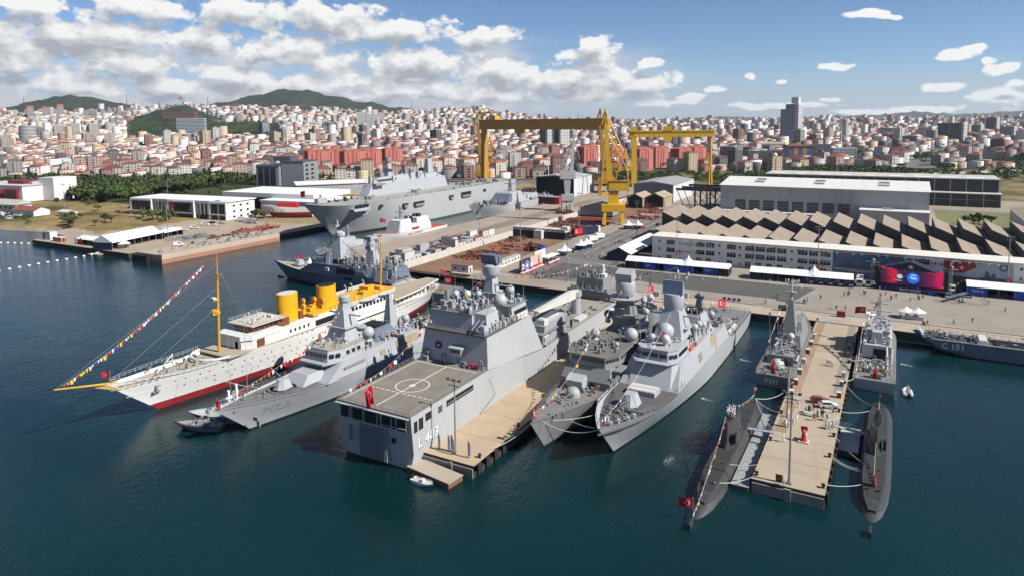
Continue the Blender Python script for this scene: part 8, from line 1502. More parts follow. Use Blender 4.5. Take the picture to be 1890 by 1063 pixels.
for kind, x, y, rz, col, lb in (('truck', -394, 262, 40, WC, 'white box truck first in the row on the left quay'), ('van', -393.5, 271, 40, WC, 'white van second in the row on the left quay'), ('van', -394, 279, 35, WC, 'white minibus third in the row on the left quay'), ('van', -401, 292, 30, WC, 'white minibus nearest the museum building'), ('car', -393, 293, 30, WC, 'white car behind the minibuses on the left quay'), ('car', -397, 302, 30, SC2, 'silver car in front of the museum building'), ('car', -383, 248, 60, WC, 'white car beside the open white canopy'), ('truck', -391, 315, 20, WC, 'white truck beside the red coastguard boat'), ('truck', -379, 312, 20, SC2, 'grey truck beside the red coastguard boat'), ('van', -336, 228, 60, WC, 'white van parked on the dock pontoon'), ('car', -404, 300, 30, BK, 'black car near the museum building'),
  ('truck', -145.5, 357, 75, WC, 'white truck behind the blue skirted tents'), ('truck', -145.6, 347, 75, WC, 'white truck nearest the blue skirted tents'), ('van', -143.8, 337, 75, WC, 'white van beside the blue skirted tents'), ('car', -143, 312.5, 60, BK, 'dark car beside the single peaked tent'), ('car', -131, 420, 85, BK, 'black car driving up the road by the yellow crane'), ('car', -136, 404, 70, (.4, .03, .03), 'red car beside the two peaked tents'), ('truck', -11.2, 302.5, -90, WC, 'white truck left of the stage'), ('van', -8.2, 302.4, -90, WC, 'white broadcast van left of the stage'), ('truck', -14.2, 303.5, -90, BK, 'dark truck with open front left of the stage'), ('van', 20.4, 307.5, -90, WC, 'white van right of the stage'), ('van', 23, 309, -90, (.04, .08, .3), 'blue van behind the white van right of the stage'), ('car', -11.6, 168.5, 20, WC, 'white car parked at the right edge of the right pier'), ('car', -13.6, 170.5, 15, (.3, .04, .05), 'red car parked on the right pier')):
 vehicle(kind, (x, y, 2.53 if x > -22 and y < 241 else 2.5 if not kind == 'van' or x != -336 else 4.4), R(rz), col, lb)
rv = random.Random(5)
for i in range(26): x, y = -556 - (i % 9) * 6.2 - (i // 9) * 3, 246 + (i // 9) * 7 + rv.uniform(-1, 1); vehicle('car', (x, y, float(hfun(x, y)) - .05), R(rv.choice([80, 100, 260])), rv.choice([WC, BK, SC2, (.2, .03, .03), BK]), 'car parked in the lot below the red and white offices', 'cars in the left shore lot')
# mooring lines
def mooring(a, b, sag, label, r=.07):
 A_, B_ = Vector(a), Vector(b); pts = []
 for i in range(13): f = i / 12; p = A_.lerp(B_, f); p.z -= sag * 4 * f * (1 - f); pts.append(p - A_)
 o = MB().tube(pts, r, 5).obj('mooring_rope', ROPE, None); o.location = a; tag(o, label, 'rope', 'white mooring ropes')
for a, b, s, lb in (((-20.8, 128.4, 2.7), (-27.2, 123, 2.3), .7, 'white rope from the pier corner to the left submarine stern'), ((-21.2, 133, 2.6), (-27.3, 131, 2.4), .4, 'white rope across the grey pontoon to the left submarine'), ((-20.6, 178, 2.6), (-27.4, 166.4, 2.4), 1.3, 'long white rope from the left submarine bow up to the pier'), ((-21, 160, 2.6), (-27.3, 166, 2.4), .6, 'thin rope from the left submarine bow to the pier side'), ((-20.9, 150.5, 2.6), (-27.3, 166, 2.4), 1.0, 'slack rope from the left submarine bow to the gangway'),
  ((-9.2, 131, 2.7), (-1.8, 137.6, 1.9), .6, 'white rope from the outer pier corner to the right submarine'), ((-9.2, 143, 2.6), (-2.4, 141.5, 1.9), .8, 'upper white rope to the right submarine middle cleat'), ((-9.2, 144, 2.6), (-2.4, 143, 1.9), 1.1, 'slack white rope to the right submarine middle cleat'), ((-9.2, 153.6, 2.6), (-2.6, 144, 1.9), .7, 'thin rope beside the white pontoon to the right submarine'), ((-9.3, 167, 2.7), (-1.9, 174.5, 1.9), .7, 'white rope from the pier to the right submarine bow'), ((-9.3, 186, 2.7), (-1.9, 175.5, 1.9), 1.1, 'white rope falling from the upper pier to the right submarine bow'), ((-9.3, 187, 2.7), (-6.6, 192, 3.2), .3, 'white rope from the minehunter stern to the pier'), ((-21, 177.4, 2.7), (-22, 182.2, 3.6), .2, 'white rope from the attack craft stern to the pier'), ((-21, 184, 2.7), (-21.6, 190, 3.6), .2, 'white rope along the attack craft side'), ((-21, 232, 2.7), (-24.6, 236, 4.6), .6, 'white rope from the attack craft bow to the quay'),
  ((-61.8, 121.2, 7.4), (-49.4, 122.2, 8.0), 1.5, 'slack white rope between the two frigate bows'), ((-60.4, 123, 7.2), (-53.6, 129, 7.4), .3, 'tight white rope between the two frigates'), ((-58.6, 126, 6.8), (-50.6, 122.4, 7.9), .4, 'thin rope crossing between the frigate bows'), ((-63.8, 121, 7.0), (-69.8, 114, 2.7), .7, 'rope from the dark frigate bow to the middle pier'), ((-64.2, 122, 7.0), (-69.8, 118, 2.7), .5, 'second rope from the dark frigate bow to the middle pier'), ((-133.2, 112, 4.2), (-146.6, 106.4, 6.5), .5, 'pale rope from the patrol ship to the yacht side'), ((-132.6, 118, 4.2), (-147.6, 122, 6.5), .5, 'second pale rope from the patrol ship to the yacht side')):
 mooring(a, b, s, lb)
# signal flag lines
dressing_line([(-155.6, 76.2, 13.2), (-155.6, 112, 33.0)], 'long signal flag line from the yacht bowsprit to its fore mast', 56, .62, 1.6, seed=2)
dressing_line([(-126, 92.6, 9.6), (-126.2, 110.5, 12.2), (-126.4, 121, 14.5), (-126, 131, 21)], 'signal flag line from the patrol ship stem over its gun to the mast', 34, .6, .5, seed=3)
dressing_line([(-126, 132.5, 20.5), (-124.6, 147, 13.5), (-126, 165, 10), (-126, 187, 6.5)], 'signal flag line down the after part of the patrol ship', 26, .55, .8, seed=4)
dressing_line([(-63, 119.8, 9.4), (-63, 136, 11.2), (-63.4, 150, 16.8), (-63, 171, 24)], 'signal flag line from the dark frigate stem over the white turret', 36, .75, .5, seed=5)
dressing_line([(-49.4, 122.2, 9.6), (-49.2, 138.6, 11), (-48.6, 154, 16.2), (-48.6, 169, 21.5)], 'signal flag line from the light frigate stem over its gun', 34, .62, .5, seed=6)
dressing_line([(-48.5, 171, 22), (-47.4, 195, 15.4), (-48, 213, 13.4), (-48, 233, 6.4)], 'signal flag line along the after part of the light frigate', 44, .6, .8, seed=7)
dressing_line([(-62.4, 176, 23), (-60.6, 196, 16.6), (-62, 233, 6)], 'signal flag line along the after part of the dark frigate', 34, .6, 1.0, seed=8)
dressing_line([(-100, 104.4, 12.8), (-99.6, 118, 14.0), (-99, 131, 20.2), (-92, 148, 29)], 'signal flag line up the port side of the landing ship', 30, .7, .6, seed=9)
dressing_line([(-90.8, 151, 29.6), (-92, 216, 20), (-90.8, 238, 11)], 'signal flag line over the fore part of the landing ship', 50, .6, 2.2, seed=10)
dressing_line([(-28.1, 111.6, 1.6), (-28.4, 126, 4.4), (-28.6, 139, 8.4)], 'signal flag line from the left submarine stern to its sail', 34, .6, .5, seed=11); dressing_line([(-28.2, 146.4, 8.0), (-28.1, 168, 2.6)], 'signal flag line from the left submarine sail to its bow', 20, .5, .7, seed=12)
dressing_line([(-1.4, 137, 2.6), (-1.4, 152, 5.2)], 'short signal flag line behind the right submarine sail', 16, .6, .2, seed=13); dressing_line([(-1.4, 160, 5.2), (-1.4, 178, 2.2)], 'short signal flag line at the right submarine bow', 14, .5, .4, seed=14)
dressing_line([(-7.4, 192, 3.4), (-6.9, 200, 6.0), (-6.6, 214, 11.4), (-3.6, 217, 17)], 'colourful signal flag line on the pier side of the minehunter', 40, .75, .6, seed=15); dressing_line([(-29.4, 197, 7.2), (-28, 208, 14.4), (-25.6, 210, 18)], 'signal flag line beside the attack craft mast', 18, .7, .4, seed=16)
dressing_line([(-246, 214, 8.4), (-226, 214, 10.4), (-207, 214, 20)], 'signal flag line on the fore part of the dark blue corvette', 34, .6, .8, seed=17); dressing_line([(-205, 214, 20), (-178, 210, 10.5), (-150, 209, 6)], 'signal flag line on the after part of the dark blue corvette', 60, .65, 1.2, seed=18)
dressing_line([(-302, 292, 25), (-306, 340, 31), (-312, 375, 41)], 'faint signal flag line on the carrier fore deck', 34, .7, 1.2, seed=19); dressing_line([(-69.5, 245, 15), (-100, 262, 7), (-137, 262, 6)], 'signal flag line above the quay beside the picture boards', 40, .7, 1.5, seed=20)
flag((-28.4, 112.6, 1.9), R(190), 2.6, 'big red ensign at the left submarine stern', 2.2); flag((-28.1, 169, 2.2), R(80), 1.2, 'small red jack at the left submarine bow', 1.8); flag((-1.3, 136.6, 1.8), R(-90), 2.6, 'red ensign drooping on the right submarine casing', 2.2, hang=True); flag((-1.4, 178.6, 1.4), R(0), 1.2, 'small red jack at the right submarine bow', 2.8, hang=True)
# small things on the piers and the water
def pontoon(name, label, loc, l, w, m, spots=True, cat='pontoon'):
 t = thing(name, label, cat, loc); MB().box(-w / 2, w / 2, -l / 2, l / 2, -.7, .8).obj('hull', mat('pontoon_steel', (.10, .10, .105), .6, var=.2), t); MB().box(-w / 2 - .05, w / 2 + .05, -l / 2, l / 2, .803, .95).obj('deck', m, t)
 if spots:
  b = MB()
  for i in range(int(l / 2)):
   for x in (-w * .2, w * .28): b.lathe([(.18, .953), (.18, .97)], (x, -l / 2 + 1 + i * 2, 0), 8)
  b.obj('deck_plate', WHITED, t, kind='stuff')
 f = MB()
 for i in range(int(l / 2)): f.box(w / 2 + .05, w / 2 + .4, -l / 2 + .4 + i * 2, -l / 2 + 1.3 + i * 2, .1, 1.0)
 f.obj('fender', RUBBER, t, kind='stuff'); return t
GP = mat('pontoon_grey_deck', (.30, .32, .31), .6, var=.08)
pontoon('pontoon', 'outer grey floating pontoon between the left submarine and the pier', (-23.3, 136.0, 0), 19, 3.2, GP); pontoon('pontoon', 'inner grey floating pontoon below the gangway at the left submarine', (-23.3, 154.0, 0), 16, 3.2, GP); pontoon('pontoon', 'pale floating pontoon between the pier and the right submarine', (-6.5, 156.5, .2), 12, 3.8, mat('pale_pontoon_deck', (.48, .49, .49), .6), False)
def gangway(loc, rz, l, label, rise=.3):
 t = thing('gangway', label, 'gangway', loc, rz); MB().add([(0, -.55, 0), (l, -.55, rise), (l, .55, rise), (0, .55, 0), (0, -.55, .14), (l, -.55, rise + .14), (l, .55, rise + .14), (0, .55, .14)], [(3, 2, 1, 0), (4, 5, 6, 7), (0, 1, 5, 4), (1, 2, 6, 5), (2, 3, 7, 6), (3, 0, 4, 7)]).obj('walkway', NAVYB, t)
 for y in (-.55, .55): railing(t, [(0, y, .14), (l, y, rise + .14)], 1.0, 1.0)
gangway((-20.6, 149, 2.55), R(176), 5.4, 'grey gangway from the pier to the left submarine', -.4); gangway((-9.6, 158.6, 2.55), R(-2), 7, 'grey gangway from the pier to the right submarine', -.6); gangway((-19.8, 199.6, 2.6), R(178), 3.2, 'grey gangway from the pier to the attack craft', .9); gangway((-9.8, 204, 2.6), R(0), 3.6, 'grey gangway from the pier to the minehunter', .7)
def float_stage():
 t = thing('pontoon', 'low concrete float with rusty end at the middle pier head', 'pontoon', (-76.8, 103.6, 0), R(-8)); MB().box(-5.6, 5.6, -2.0, 2.0, -.6, 1.0).obj('hull', mat('rusty_float_side', (.20, .10, .06), .85, var=.3, scale=.5, stain=(.08, .07, .06), amt=.7), t); MB().box(-5.7, 5.7, -2.1, 2.1, 1.003, 1.16).obj('deck', CONC, t)
float_stage()
def white_boat():
 t = thing('motor_boat', 'small white motor boat tied to the low concrete float', 'boat', (-79.6, 100.4, 0), R(-6)); H = Hull(5.2, 1.9, [(0, .55), (1, .85)], 1.0, keel=-.2, zk=.2, boot=.1, nst=12); H.build(t, WHITE, WHITE, WHITE, mat('boat_floor', (.55, .55, .53), .6), bul=.25); MB().box(-.35, 0, -.3, .3, 0, 1.1).obj('outboard_motor', BLACK, t); MB().box(2.2, 2.9, -.4, .4, .4, 1.0).obj('console', WHITED, t)
white_boat()
def rib():
 t = thing('dinghy', 'white inflatable dinghy with crew beside the minehunter', 'boat', (4.6, 193, 0), R(95)); c = MB(); c.tube([(-2.4, .8, .4), (1.2, .85, .45), (2.6, .2, .6), (2.6, -.2, .6), (1.2, -.85, .45), (-2.4, -.8, .4)], .32, 8); c.obj('collar', WHITE, t); MB().box(-2.3, 1.8, -.6, .6, .05, .35).obj('floor', NAVYD, t); MB().box(-2.8, -2.3, -.25, .25, .1, 1.0).obj('outboard_motor', BLACK, t)
 for i in range(3): person((4.6 + .3 * (i % 2), 191.6 + i * 1.1, .15), 'crew member in white in the dinghy beside the minehunter', 'dinghy crew')
rib()
for i, (x, y) in enumerate(((-79.6, 108.9), (-77.4, 109.2), (-77.0, 109.7), (-76.0, 108.6), (-72.4, 109.0))): t = thing('feather_banner', 'blue and white feather banner, %s at the head of the middle pier' % ['leftmost', 'second from left', 'middle one', 'fourth from left', 'rightmost'][i], 'banner', (x, y, 2.53), R(-20), 'feather banners at the middle pier head'); b = MB(); b.prof([(0, .4), (.75, .5), (.8, 2.6), (.55, 3.3), (0, 3.5)], -.02, .02); b.obj('cloth', mat('pale_blue_print', (.42, .46, .6), .8, var=.5, scale=2.5), t); MB().tube([(0, 0, 0), (0, 0, 3.5)], .04, 5).box(-.3, .3, -.3, .3, 0, .06).obj('pole', STEEL, t)
def bollard_mesh(): b = MB(); b.lathe([(.36, 0), (.26, .12), (.24, .45), (.4, .55), (.38, .72), (.1, .78)], (0, 0, 0), 10); return b.mesh('bollard', BLACK)
BO = bollard_mesh()
for i, (x, y) in enumerate([(-20.7, y) for y in (129, 145, 160, 177, 193, 210, 226)] + [(-9.3, y) for y in (130, 143, 153, 167, 186, 203, 220)]): tag(inst('bollard', BO, None, (x, y, 2.52)), 'black mooring bollard along the %s edge of the right pier' % ('left' if x < -15 else 'right'), 'bollard', 'bollards of the right pier')
for i in range(14): tag(inst('bollard', BO, None, (-96 + i * 15, 242.6, 2.52)), 'black mooring bollard along the long quay edge', 'bollard', 'bollards of the long quay')
for i, y in enumerate((110, 126, 142, 158, 174)): tag(inst('bollard', BO, None, (-70.3, y, 2.52)), 'black mooring bollard on the edge of the middle pier', 'bollard', 'bollards of the middle pier')
fx = [(-375.6 + .4 * math.sin(i), 160 + i * 4.4) for i in range(13)]
fm = MB().lathe([(.15, -.2), (.75, .1), (.85, .4), (.5, .8), (.1, .9)], n=8).mesh('buoy', WHITE)
for x, y in fx: tag(inst('buoy', fm, None, (x, y, 0)), 'white float in the line of buoys off the left quay', 'buoy', 'white floats in a line')
for i in range(8): tag(inst('buoy', fm, None, (-470 + i * 4.5, 199 + i * 1.6, 0)), 'white float in the second line near the left shore', 'buoy', 'second line of white floats')
t = thing('landing_stage', 'small wooden landing stage with ramp at the left quay', 'landing stage', (-375.5, 205.5, 0), R(10)); MB().box(-4, 4, -1.6, 1.6, .2, .6).obj('float', TEAK, t); MB().add([(-2, 1.4, .6), (0, 1.4, .6), (3.5, 4.6, 2.5), (1.5, 4.6, 2.5), (-2, 1.4, .45), (0, 1.4, .45), (3.5, 4.6, 2.3), (1.5, 4.6, 2.3)], [(0, 1, 2, 3), (7, 6, 5, 4), (0, 4, 5, 1), (1, 5, 6, 2), (2, 6, 7, 3), (3, 7, 4, 0)]).obj('ramp', TENT, t)
t = thing('display_stand', 'red and white draped display stand on the right pier', 'stand', (-14.6, 147.5, 2.52)); MB().lathe([(.75, 0), (.7, .5), (.4, .6), (.35, 1.9), (.5, 2.3), (.1, 2.8)], n=10).obj('draped_column', RED, t); MB().box(-1.0, 1.0, -.9, .9, 0, .3).box(-.5, .5, .4, 1.6, .3, 1.4).obj('plinth', WHITED, t); MB().box(-.6, .7, .2, .5, 2.4, 3.2).obj('red_cloth', FLAGRED, t)
t = thing('table', 'table with gear in the middle of the right pier', 'table', (-14.9, 161.6, 2.52)); MB().box(-1.2, 1.2, -.4, .4, .7, .78).obj('tabletop', WHITED, t); 
for x in (-1.1, 1.1):
 for y in (-.35, .35): MB().box(x - .04, x + .04, y - .04, y + .04, 0, .7).obj('leg', STEEL, t)
t = thing('chevron_sign', 'black and orange chevron board at the outer end of the right pier', 'sign', (-16.6, 128.2, 2.52)); MB().box(-.6, .6, -.05, .05, .2, 1.5).obj('board', BLACK, t); b = MB()
for k in range(2): b.add([(-.5, -.07, .35 + k * .5), (0, -.07, .75 + k * .5), (.5, -.07, .35 + k * .5), (.5, -.07, .6 + k * .5), (0, -.07, 1.0 + k * .5), (-.5, -.07, .6 + k * .5)], [(0, 1, 4, 5), (1, 2, 3, 4)])
b.obj('chevron', ORANGE, t)
rb_ = random.Random(9)
for i in range(12): x = -20.0 if i < 7 else -9.9; y = (172, 180, 188, 197, 206, 214, 222, 176, 184, 191, 208, 216)[i]; t = thing('junction_box', '%s service cabinet on the %s edge of the right pier' % (['pale', 'rusty red', 'grey'][i % 3], 'left' if i < 7 else 'right'), 'cabinet', (x, y, 2.52), 0, 'service cabinets on the right pier'); MB().box(-.45, .45, -.6, .6, 0, 1.3).obj('body', [WHITED, RUSTL, STEEL][i % 3], t); MB().box(-.5, .5, -.65, .65, 1.303, 1.4).obj('lid', WHITED, t)
for i in range(4): t = thing('bench_seat', 'royal blue bench seat, %s of four beside the quay kerb' % ['leftmost', 'second from left', 'third from left', 'rightmost'][i], 'bench', (-54 + i * 1.75, 254.8, 2.5), 0, 'blue benches on the quay'); MB().box(-.6, .6, -.3, .3, .35, .5).obj('seat', mat('royal_blue_plastic', (.02, .03, .22), .5), t); MB().box(-.6, .6, .2, .32, .5, 1.2).obj('backrest', mat('royal_blue_plastic', (.02, .03, .22), .5), t); MB().box(-.5, -.4, -.3, .3, 0, .35).box(.4, .5, -.3, .3, 0, .35).obj('leg', STEEL, t)
t = thing('market_stall', 'white twin peaked stall with white counter near the minehunter', 'stall', (6.2, 259.4, 2.5)); b = MB(); b.lathe([(2.6, 2.5), (1.3, 3.1), (.06, 3.9)], (-1.7, 0, 0), 8); b.lathe([(2.6, 2.5), (1.3, 3.1), (.06, 3.9)], (1.7, 0, 0), 8); b.obj('canopy', TENT, t); MB().box(-3.4, 3.4, -1.8, -1.5, 0, 1.2).box(-3.4, -3.1, -1.8, 1.8, 0, 1.2).obj('counter', WHITED, t); clutter(t, -3, 3, -1.2, 1.4, 0, 14, 500, .3, .7, 1.7, NAVYX)
def helicopter():
 t = thing('helicopter', 'dark grey helicopter or drone parked beside the right edge tent', 'aircraft', (21, 294, 2.5), R(150)); b = MB(); b.tube([(-5, 0, 1.9), (-1.5, 0, 1.6), (1.5, 0, 1.5), (3.6, 0, 1.3)], .3, 8, r1=.5); b.obj('body', NAVYX, t, smooth=True); MB().box(-.8, .8, -6.5, 6.5, 1.7, 1.82).obj('wing', NAVYX, t); MB().box(-5.4, -4.6, -1.6, 1.6, 2.3, 2.4).box(-5.2, -4.7, -.06, .06, 1.8, 3.2).obj('tail', NAVYX, t); MB().bar((0, -1, 0), (0, -1, 1.5), .1).bar((0, 1, 0), (0, 1, 1.5), .1).bar((3, 0, 0), (3, 0, 1.2), .1).obj('undercarriage', STEEL, t)
helicopter()
t = thing('fence', 'grey crowd barrier round the parked drone', 'fence', (0, 0, 0)); railing(t, [(14, 287, 2.5), (27, 287, 2.5), (30, 290, 2.5), (29.6, 299, 2.5)], 1.2, .7, RAIL, 'rail')
t = thing('fence', 'low post fence along the quay kerb behind the frigates', 'fence', (0, 0, 0)); railing(t, [(-64, 253.6, 2.5), (-21, 253.6, 2.5)], 1.0, 2.2, RAIL, 'rail')
t = thing('fence', 'long low mesh fence along the far pier edge', 'fence', (0, 0, 0)); railing(t, [(-247.6, 245, 2.6), (-247.6, 500, 2.6)], 1.2, 4, RAIL, 'rail'); railing(t, [(-226, 250, 2.6), (-226, 400, 2.6)], 1.6, 3, RAIL, 'rail')
pb = MB().prism([(-1.3, -.6), (1.3, -.6), (1.3, .6), (-1.3, .6)], 0, 1.9).mesh('kiosk_body', PAINT)
for i, (x, y, c) in enumerate(((-78, 249, 'pale'), (-95, 250.6, 'dark'), (-33, 250, 'dark'), (-14.5, 250.8, 'red'), (38, 250, 'dark'), (-68, 252, 'pale'))): tag(inst('utility_box', pb, None, (x, y, 2.51), 0, col={'pale': (.5, .5, .48), 'dark': (.06, .065, .08), 'red': (.3, .03, .03)}[c]), '%s utility box on the quay strip, number %s from the left' % (c, ['three', 'one', 'four', 'five', 'six', 'two'][i]) if 0 else '%s utility box on the quay strip %s' % (c, ['behind the landing ship bow', 'left of the landing ship bow', 'behind the light frigate stern', 'behind the attack craft', 'right of the stall', 'between the frigate sterns and the road'][i]), 'cabinet', 'utility boxes on the quay strip')
wm_ = mat('foam', (.55, .62, .62), .6, var=.2, scale=3)
for i, (x, y, l, lb) in enumerate(((-37.4, 199.4, 5.5, 'white splash of discharge water beside the light frigate, aft one'), (-40.2, 166.2, 3, 'white splash of discharge water beside the light frigate, forward one'), (3.2, 216.5, 4, 'white splash beside the minehunter'))):
 b = MB(); r = random.Random(i)
 for k in range(150): f = r.random() ** 1.6; b.ball((f * l, r.gauss(0, .12 + .3 * f), 0), r.uniform(.03, .13) * (1.2 - f), 5, 3, .4)
 o = b.obj('water_splash', wm_, None); o.location = (x, y, .03); o.rotation_euler = (0, 0, R(-14)); tag(o, lb, 'splash', 'discharge splashes')
# trees
def leaf_mat(name, col):
 m = mat(name, col, .8, var=.35, scale=.9, stain=tuple(c * .5 for c in col), amt=.5, spec=.2, objcol=True); return m
LEAF = leaf_mat('foliage', (.06, .09, .03)); BARK = mat('bark', (.09, .065, .045), .9)
def crown_mesh(seed, tall=1.0, n=260, leaf=.16):
 r = np.random.default_rng(seed); lobes = [(r.normal(0, .36, 3) * (1, 1, .55 * tall), r.uniform(.38, .62)) for _ in range(9)]; V, F = [], []
 for i in range(n):
  c, s = lobes[i % 9]; d = r.normal(0, 1, 3); d /= np.linalg.norm(d)
  if d[2] < -.55: d[2] *= -.6
  p = np.array(c) + d * s * r.uniform(.72, 1.05) * (1, 1, tall); a = r.normal(0, 1, 3); u = np.cross(d, a); u /= np.linalg.norm(u) + 1e-6; w = np.cross(d, u) + d * r.normal(0, .5); L = leaf * r.uniform(.7, 1.5)
  o = len(V); V += [tuple(p + u * L), tuple(p + w * L), tuple(p - u * L), tuple(p - w * L * .9)]; F.append((o, o + 1, o + 2, o + 3))
 me = bpy.data.meshes.new('crown'); me.from_pydata(V, [], F); me.materials.append(LEAF); return me
CROWNS = [crown_mesh(i, 1.0, 300, .19) for i in range(4)] + [crown_mesh(10 + i, .75) for i in range(2)] + [crown_mesh(20, 1.7), crown_mesh(21, .6, 200, .2)]
tb = MB(); tb.tube([(0, 0, -.3), (.05, 0, .5), (0, .04, 1)], .13, 6, r1=.06); tb.tube([(.03, 0, .5), (.4, .1, 1.05)], .06, 5, r1=.03); tb.tube([(.02, 0, .6), (-.35, -.15, 1.1)], .06, 5, r1=.03); TRUNK = tb.mesh('trunk', BARK)
LG = [(.065, .095, .03), (.045, .07, .026), (.09, .115, .04), (.10, .10, .04), (.04, .065, .03), (.075, .105, .03)]
rt = random.Random(44)
def tree(x, y, h, label, group, name='tree', shrub=False, z=None, col=None):
 z = float(hfun(x, y)) if z is None else z; t = thing(name, label, 'shrub' if shrub else 'tree', (x, y, z), rt.uniform(0, 6), group); c = col or rt.choice(LG); w = h * rt.uniform(.36, .5)
 if not shrub: inst('trunk', TRUNK, t, sc=(h * .5, h * .5, h * .55))
 inst('crown', rt.choice(CROWNS), t, (0, 0, h * (.6 if not shrub else .32)), col=tuple(k * rt.uniform(.8, 1.2) for k in c), sc=(w, w, h * .42)); return t
for x, y, h in ((-477.6, 270, 6), (-468.7, 268.7, 7), (-465, 256, 5), (-499, 292, 5), (-481, 293, 6), (-474, 295, 7), (-466, 290, 8), (-456, 294, 8), (-452, 288, 9), (-446, 296, 8), (-440, 290, 7), (-496, 258, 9), (-488, 252, 7), (-482, 248, 8), (-474, 246, 7)): tree(x, y, h, 'green bushy tree between the dry shore and the museum building', 'trees before the museum building')
for x, y, h in ((-483, 224, 4), (-508, 270, 5), (-540, 300, 5), (-520, 242, 4.5), (-590, 246, 5), (-404, 336, 7), (-398, 330, 7), (-392, 333, 7)): tree(x, y, h, {-483: 'small bush on the stony bank', -508: 'thin yellowish tree alone in the dry shore meadow', -540: 'shrub at the edge of the dry meadow', -520: 'dark bush behind the stony bank', -590: 'dark green bush at the left waterline', -404: 'leftmost of the trees before the white factory hall', -398: 'middle tree before the white factory hall', -392: 'rightmost tree before the white factory hall'}[x], None, 'shrub' if h < 5 else 'tree', h < 5)
for i in range(22): x, y = -548 - i * 2.2, 254 + i * 1.2 + rt.uniform(-2, 2); tree(x, y, 3.2, 'shrub in the green hedge sloping down to the cars on the left shore', 'hedge on the left shore', 'shrub', True)
k = 0
while k < 50:
 x, y = rt.uniform(-720, -490), rt.uniform(318, 480); u, D = UD(x, y)
 if -40 < u < 560 and D < 640: tree(x, y, rt.uniform(2.5, 6.5), 'scrubby bush on the dry meadow behind the museum building', 'scrub on the dry meadow', 'shrub', True, None, rt.choice(LG + [(.13, .085, .045), (.11, .095, .03)])); k += 1
for x, y, h in ((4, 311, 5), (8, 311, 5.5), (-3, 311, 4.6), (24, 311.6, 5.5), (28, 311.4, 5), (32, 311.6, 4), (-30, 311, 4)): tree(x, y, h, 'leafy bush against the office wall beside the murals', 'bushes along the office', 'shrub', True, 2.5)
for x, y in ((38, 505), (46, 512), (42, 500), (52, 508)): tree(x, y, 7, 'round tree on the grass right of the assembly hall', 'trees beside the assembly hall', z=2.5)
sheet('grass_patch', rect(24, 88, 496, 580), 2.506, mat('dry_green_grass', (.17, .17, .07), .95, var=.25, scale=.1))
cand = []
for i in range(9000):
 D = rt.uniform(545, 1120); u = rt.uniform(-90, 2000); x, y = polar(u, D); b_, s_, r_, h_ = wood_mask(np.array([x]), np.array([y]))
 if (b_[0] > .5 or r_[0] > .5 or (u < 600 and D > 620 and D < 830) or (u > 1040 and 690 < D < 800 and rt.random() < .4)) and not (-350 < x and y < 668) and not (-560 < x < -330 and y < 560): cand.append((D, u, x, y))
cand.sort(); pick, rest = cand[:200], cand[200:5200]
for D, u, x, y in pick: tree(x, y, rt.uniform(8, 13), 'tree in the wood behind the dry meadow, ' + ('front row above the red offices' if u < 130 else 'front row right of the red offices' if u < 300 else 'above the museum building' if u < 450 else 'beside the grey stepped office block') if u < 600 else 'tree in the green strip below the pink blocks' if u < 1350 else 'tree beyond the long dark hall', 'wood behind the meadow' if u < 600 else 'green strip behind the yard')
def mass(name, pts, seed, base):
 r = np.random.default_rng(seed); P = np.array(pts); n = len(P); V0 = [np.array([v.co[:] for v in c.vertices]) for c in CROWNS[4:6]]; out = []; cols = []
 for i in range(n):
  v = V0[i % 2][: 4 * (60 if base[0] > .055 else 30)] * (1 if P[i, 3] > 5 else 1.05); s = P[i, 3] * .46; out.append(v * (s, s, s * .85) * (1, 1, 1) + (P[i, 0], P[i, 1], P[i, 2] + s * .9))
 A = np.concatenate(out); me = bpy.data.meshes.new(name); nf = len(A) // 4; me.vertices.add(len(A)); me.vertices.foreach_set('co', A.ravel().astype('f')); me.loops.add(len(A)); me.loops.foreach_set('vertex_index', np.arange(len(A), dtype='i')); me.polygons.add(nf); me.polygons.foreach_set('loop_start', np.arange(0, len(A), 4, dtype='i')); me.update(calc_edges=True); me.materials.append(LEAF); o = bpy.data.objects.new(name, me); C.objects.link(o); o['kind'] = 'stuff'; o.color = (*base, 1)
mass('far_trees', [(x, y, float(hfun(x, y)), rt.uniform(9, 14)) for D, u, x, y in rest], 1, (.062, .088, .03))
pts = []
for i in range(12000):
 D = rt.uniform(850, 3600); u = rt.uniform(-60, 1960); x, y = polar(u, D); b_, s_, r_, h_ = wood_mask(np.array([x]), np.array([y]))
 if s_[0] > .5 or (r_[0] > .5) or h_[0] > .2 or rt.random() < .42: pts.append((x, y, float(hfun(x, y)), rt.uniform(8, 15)))
mass('hill_trees', pts, 2, (.05, .07, .03))
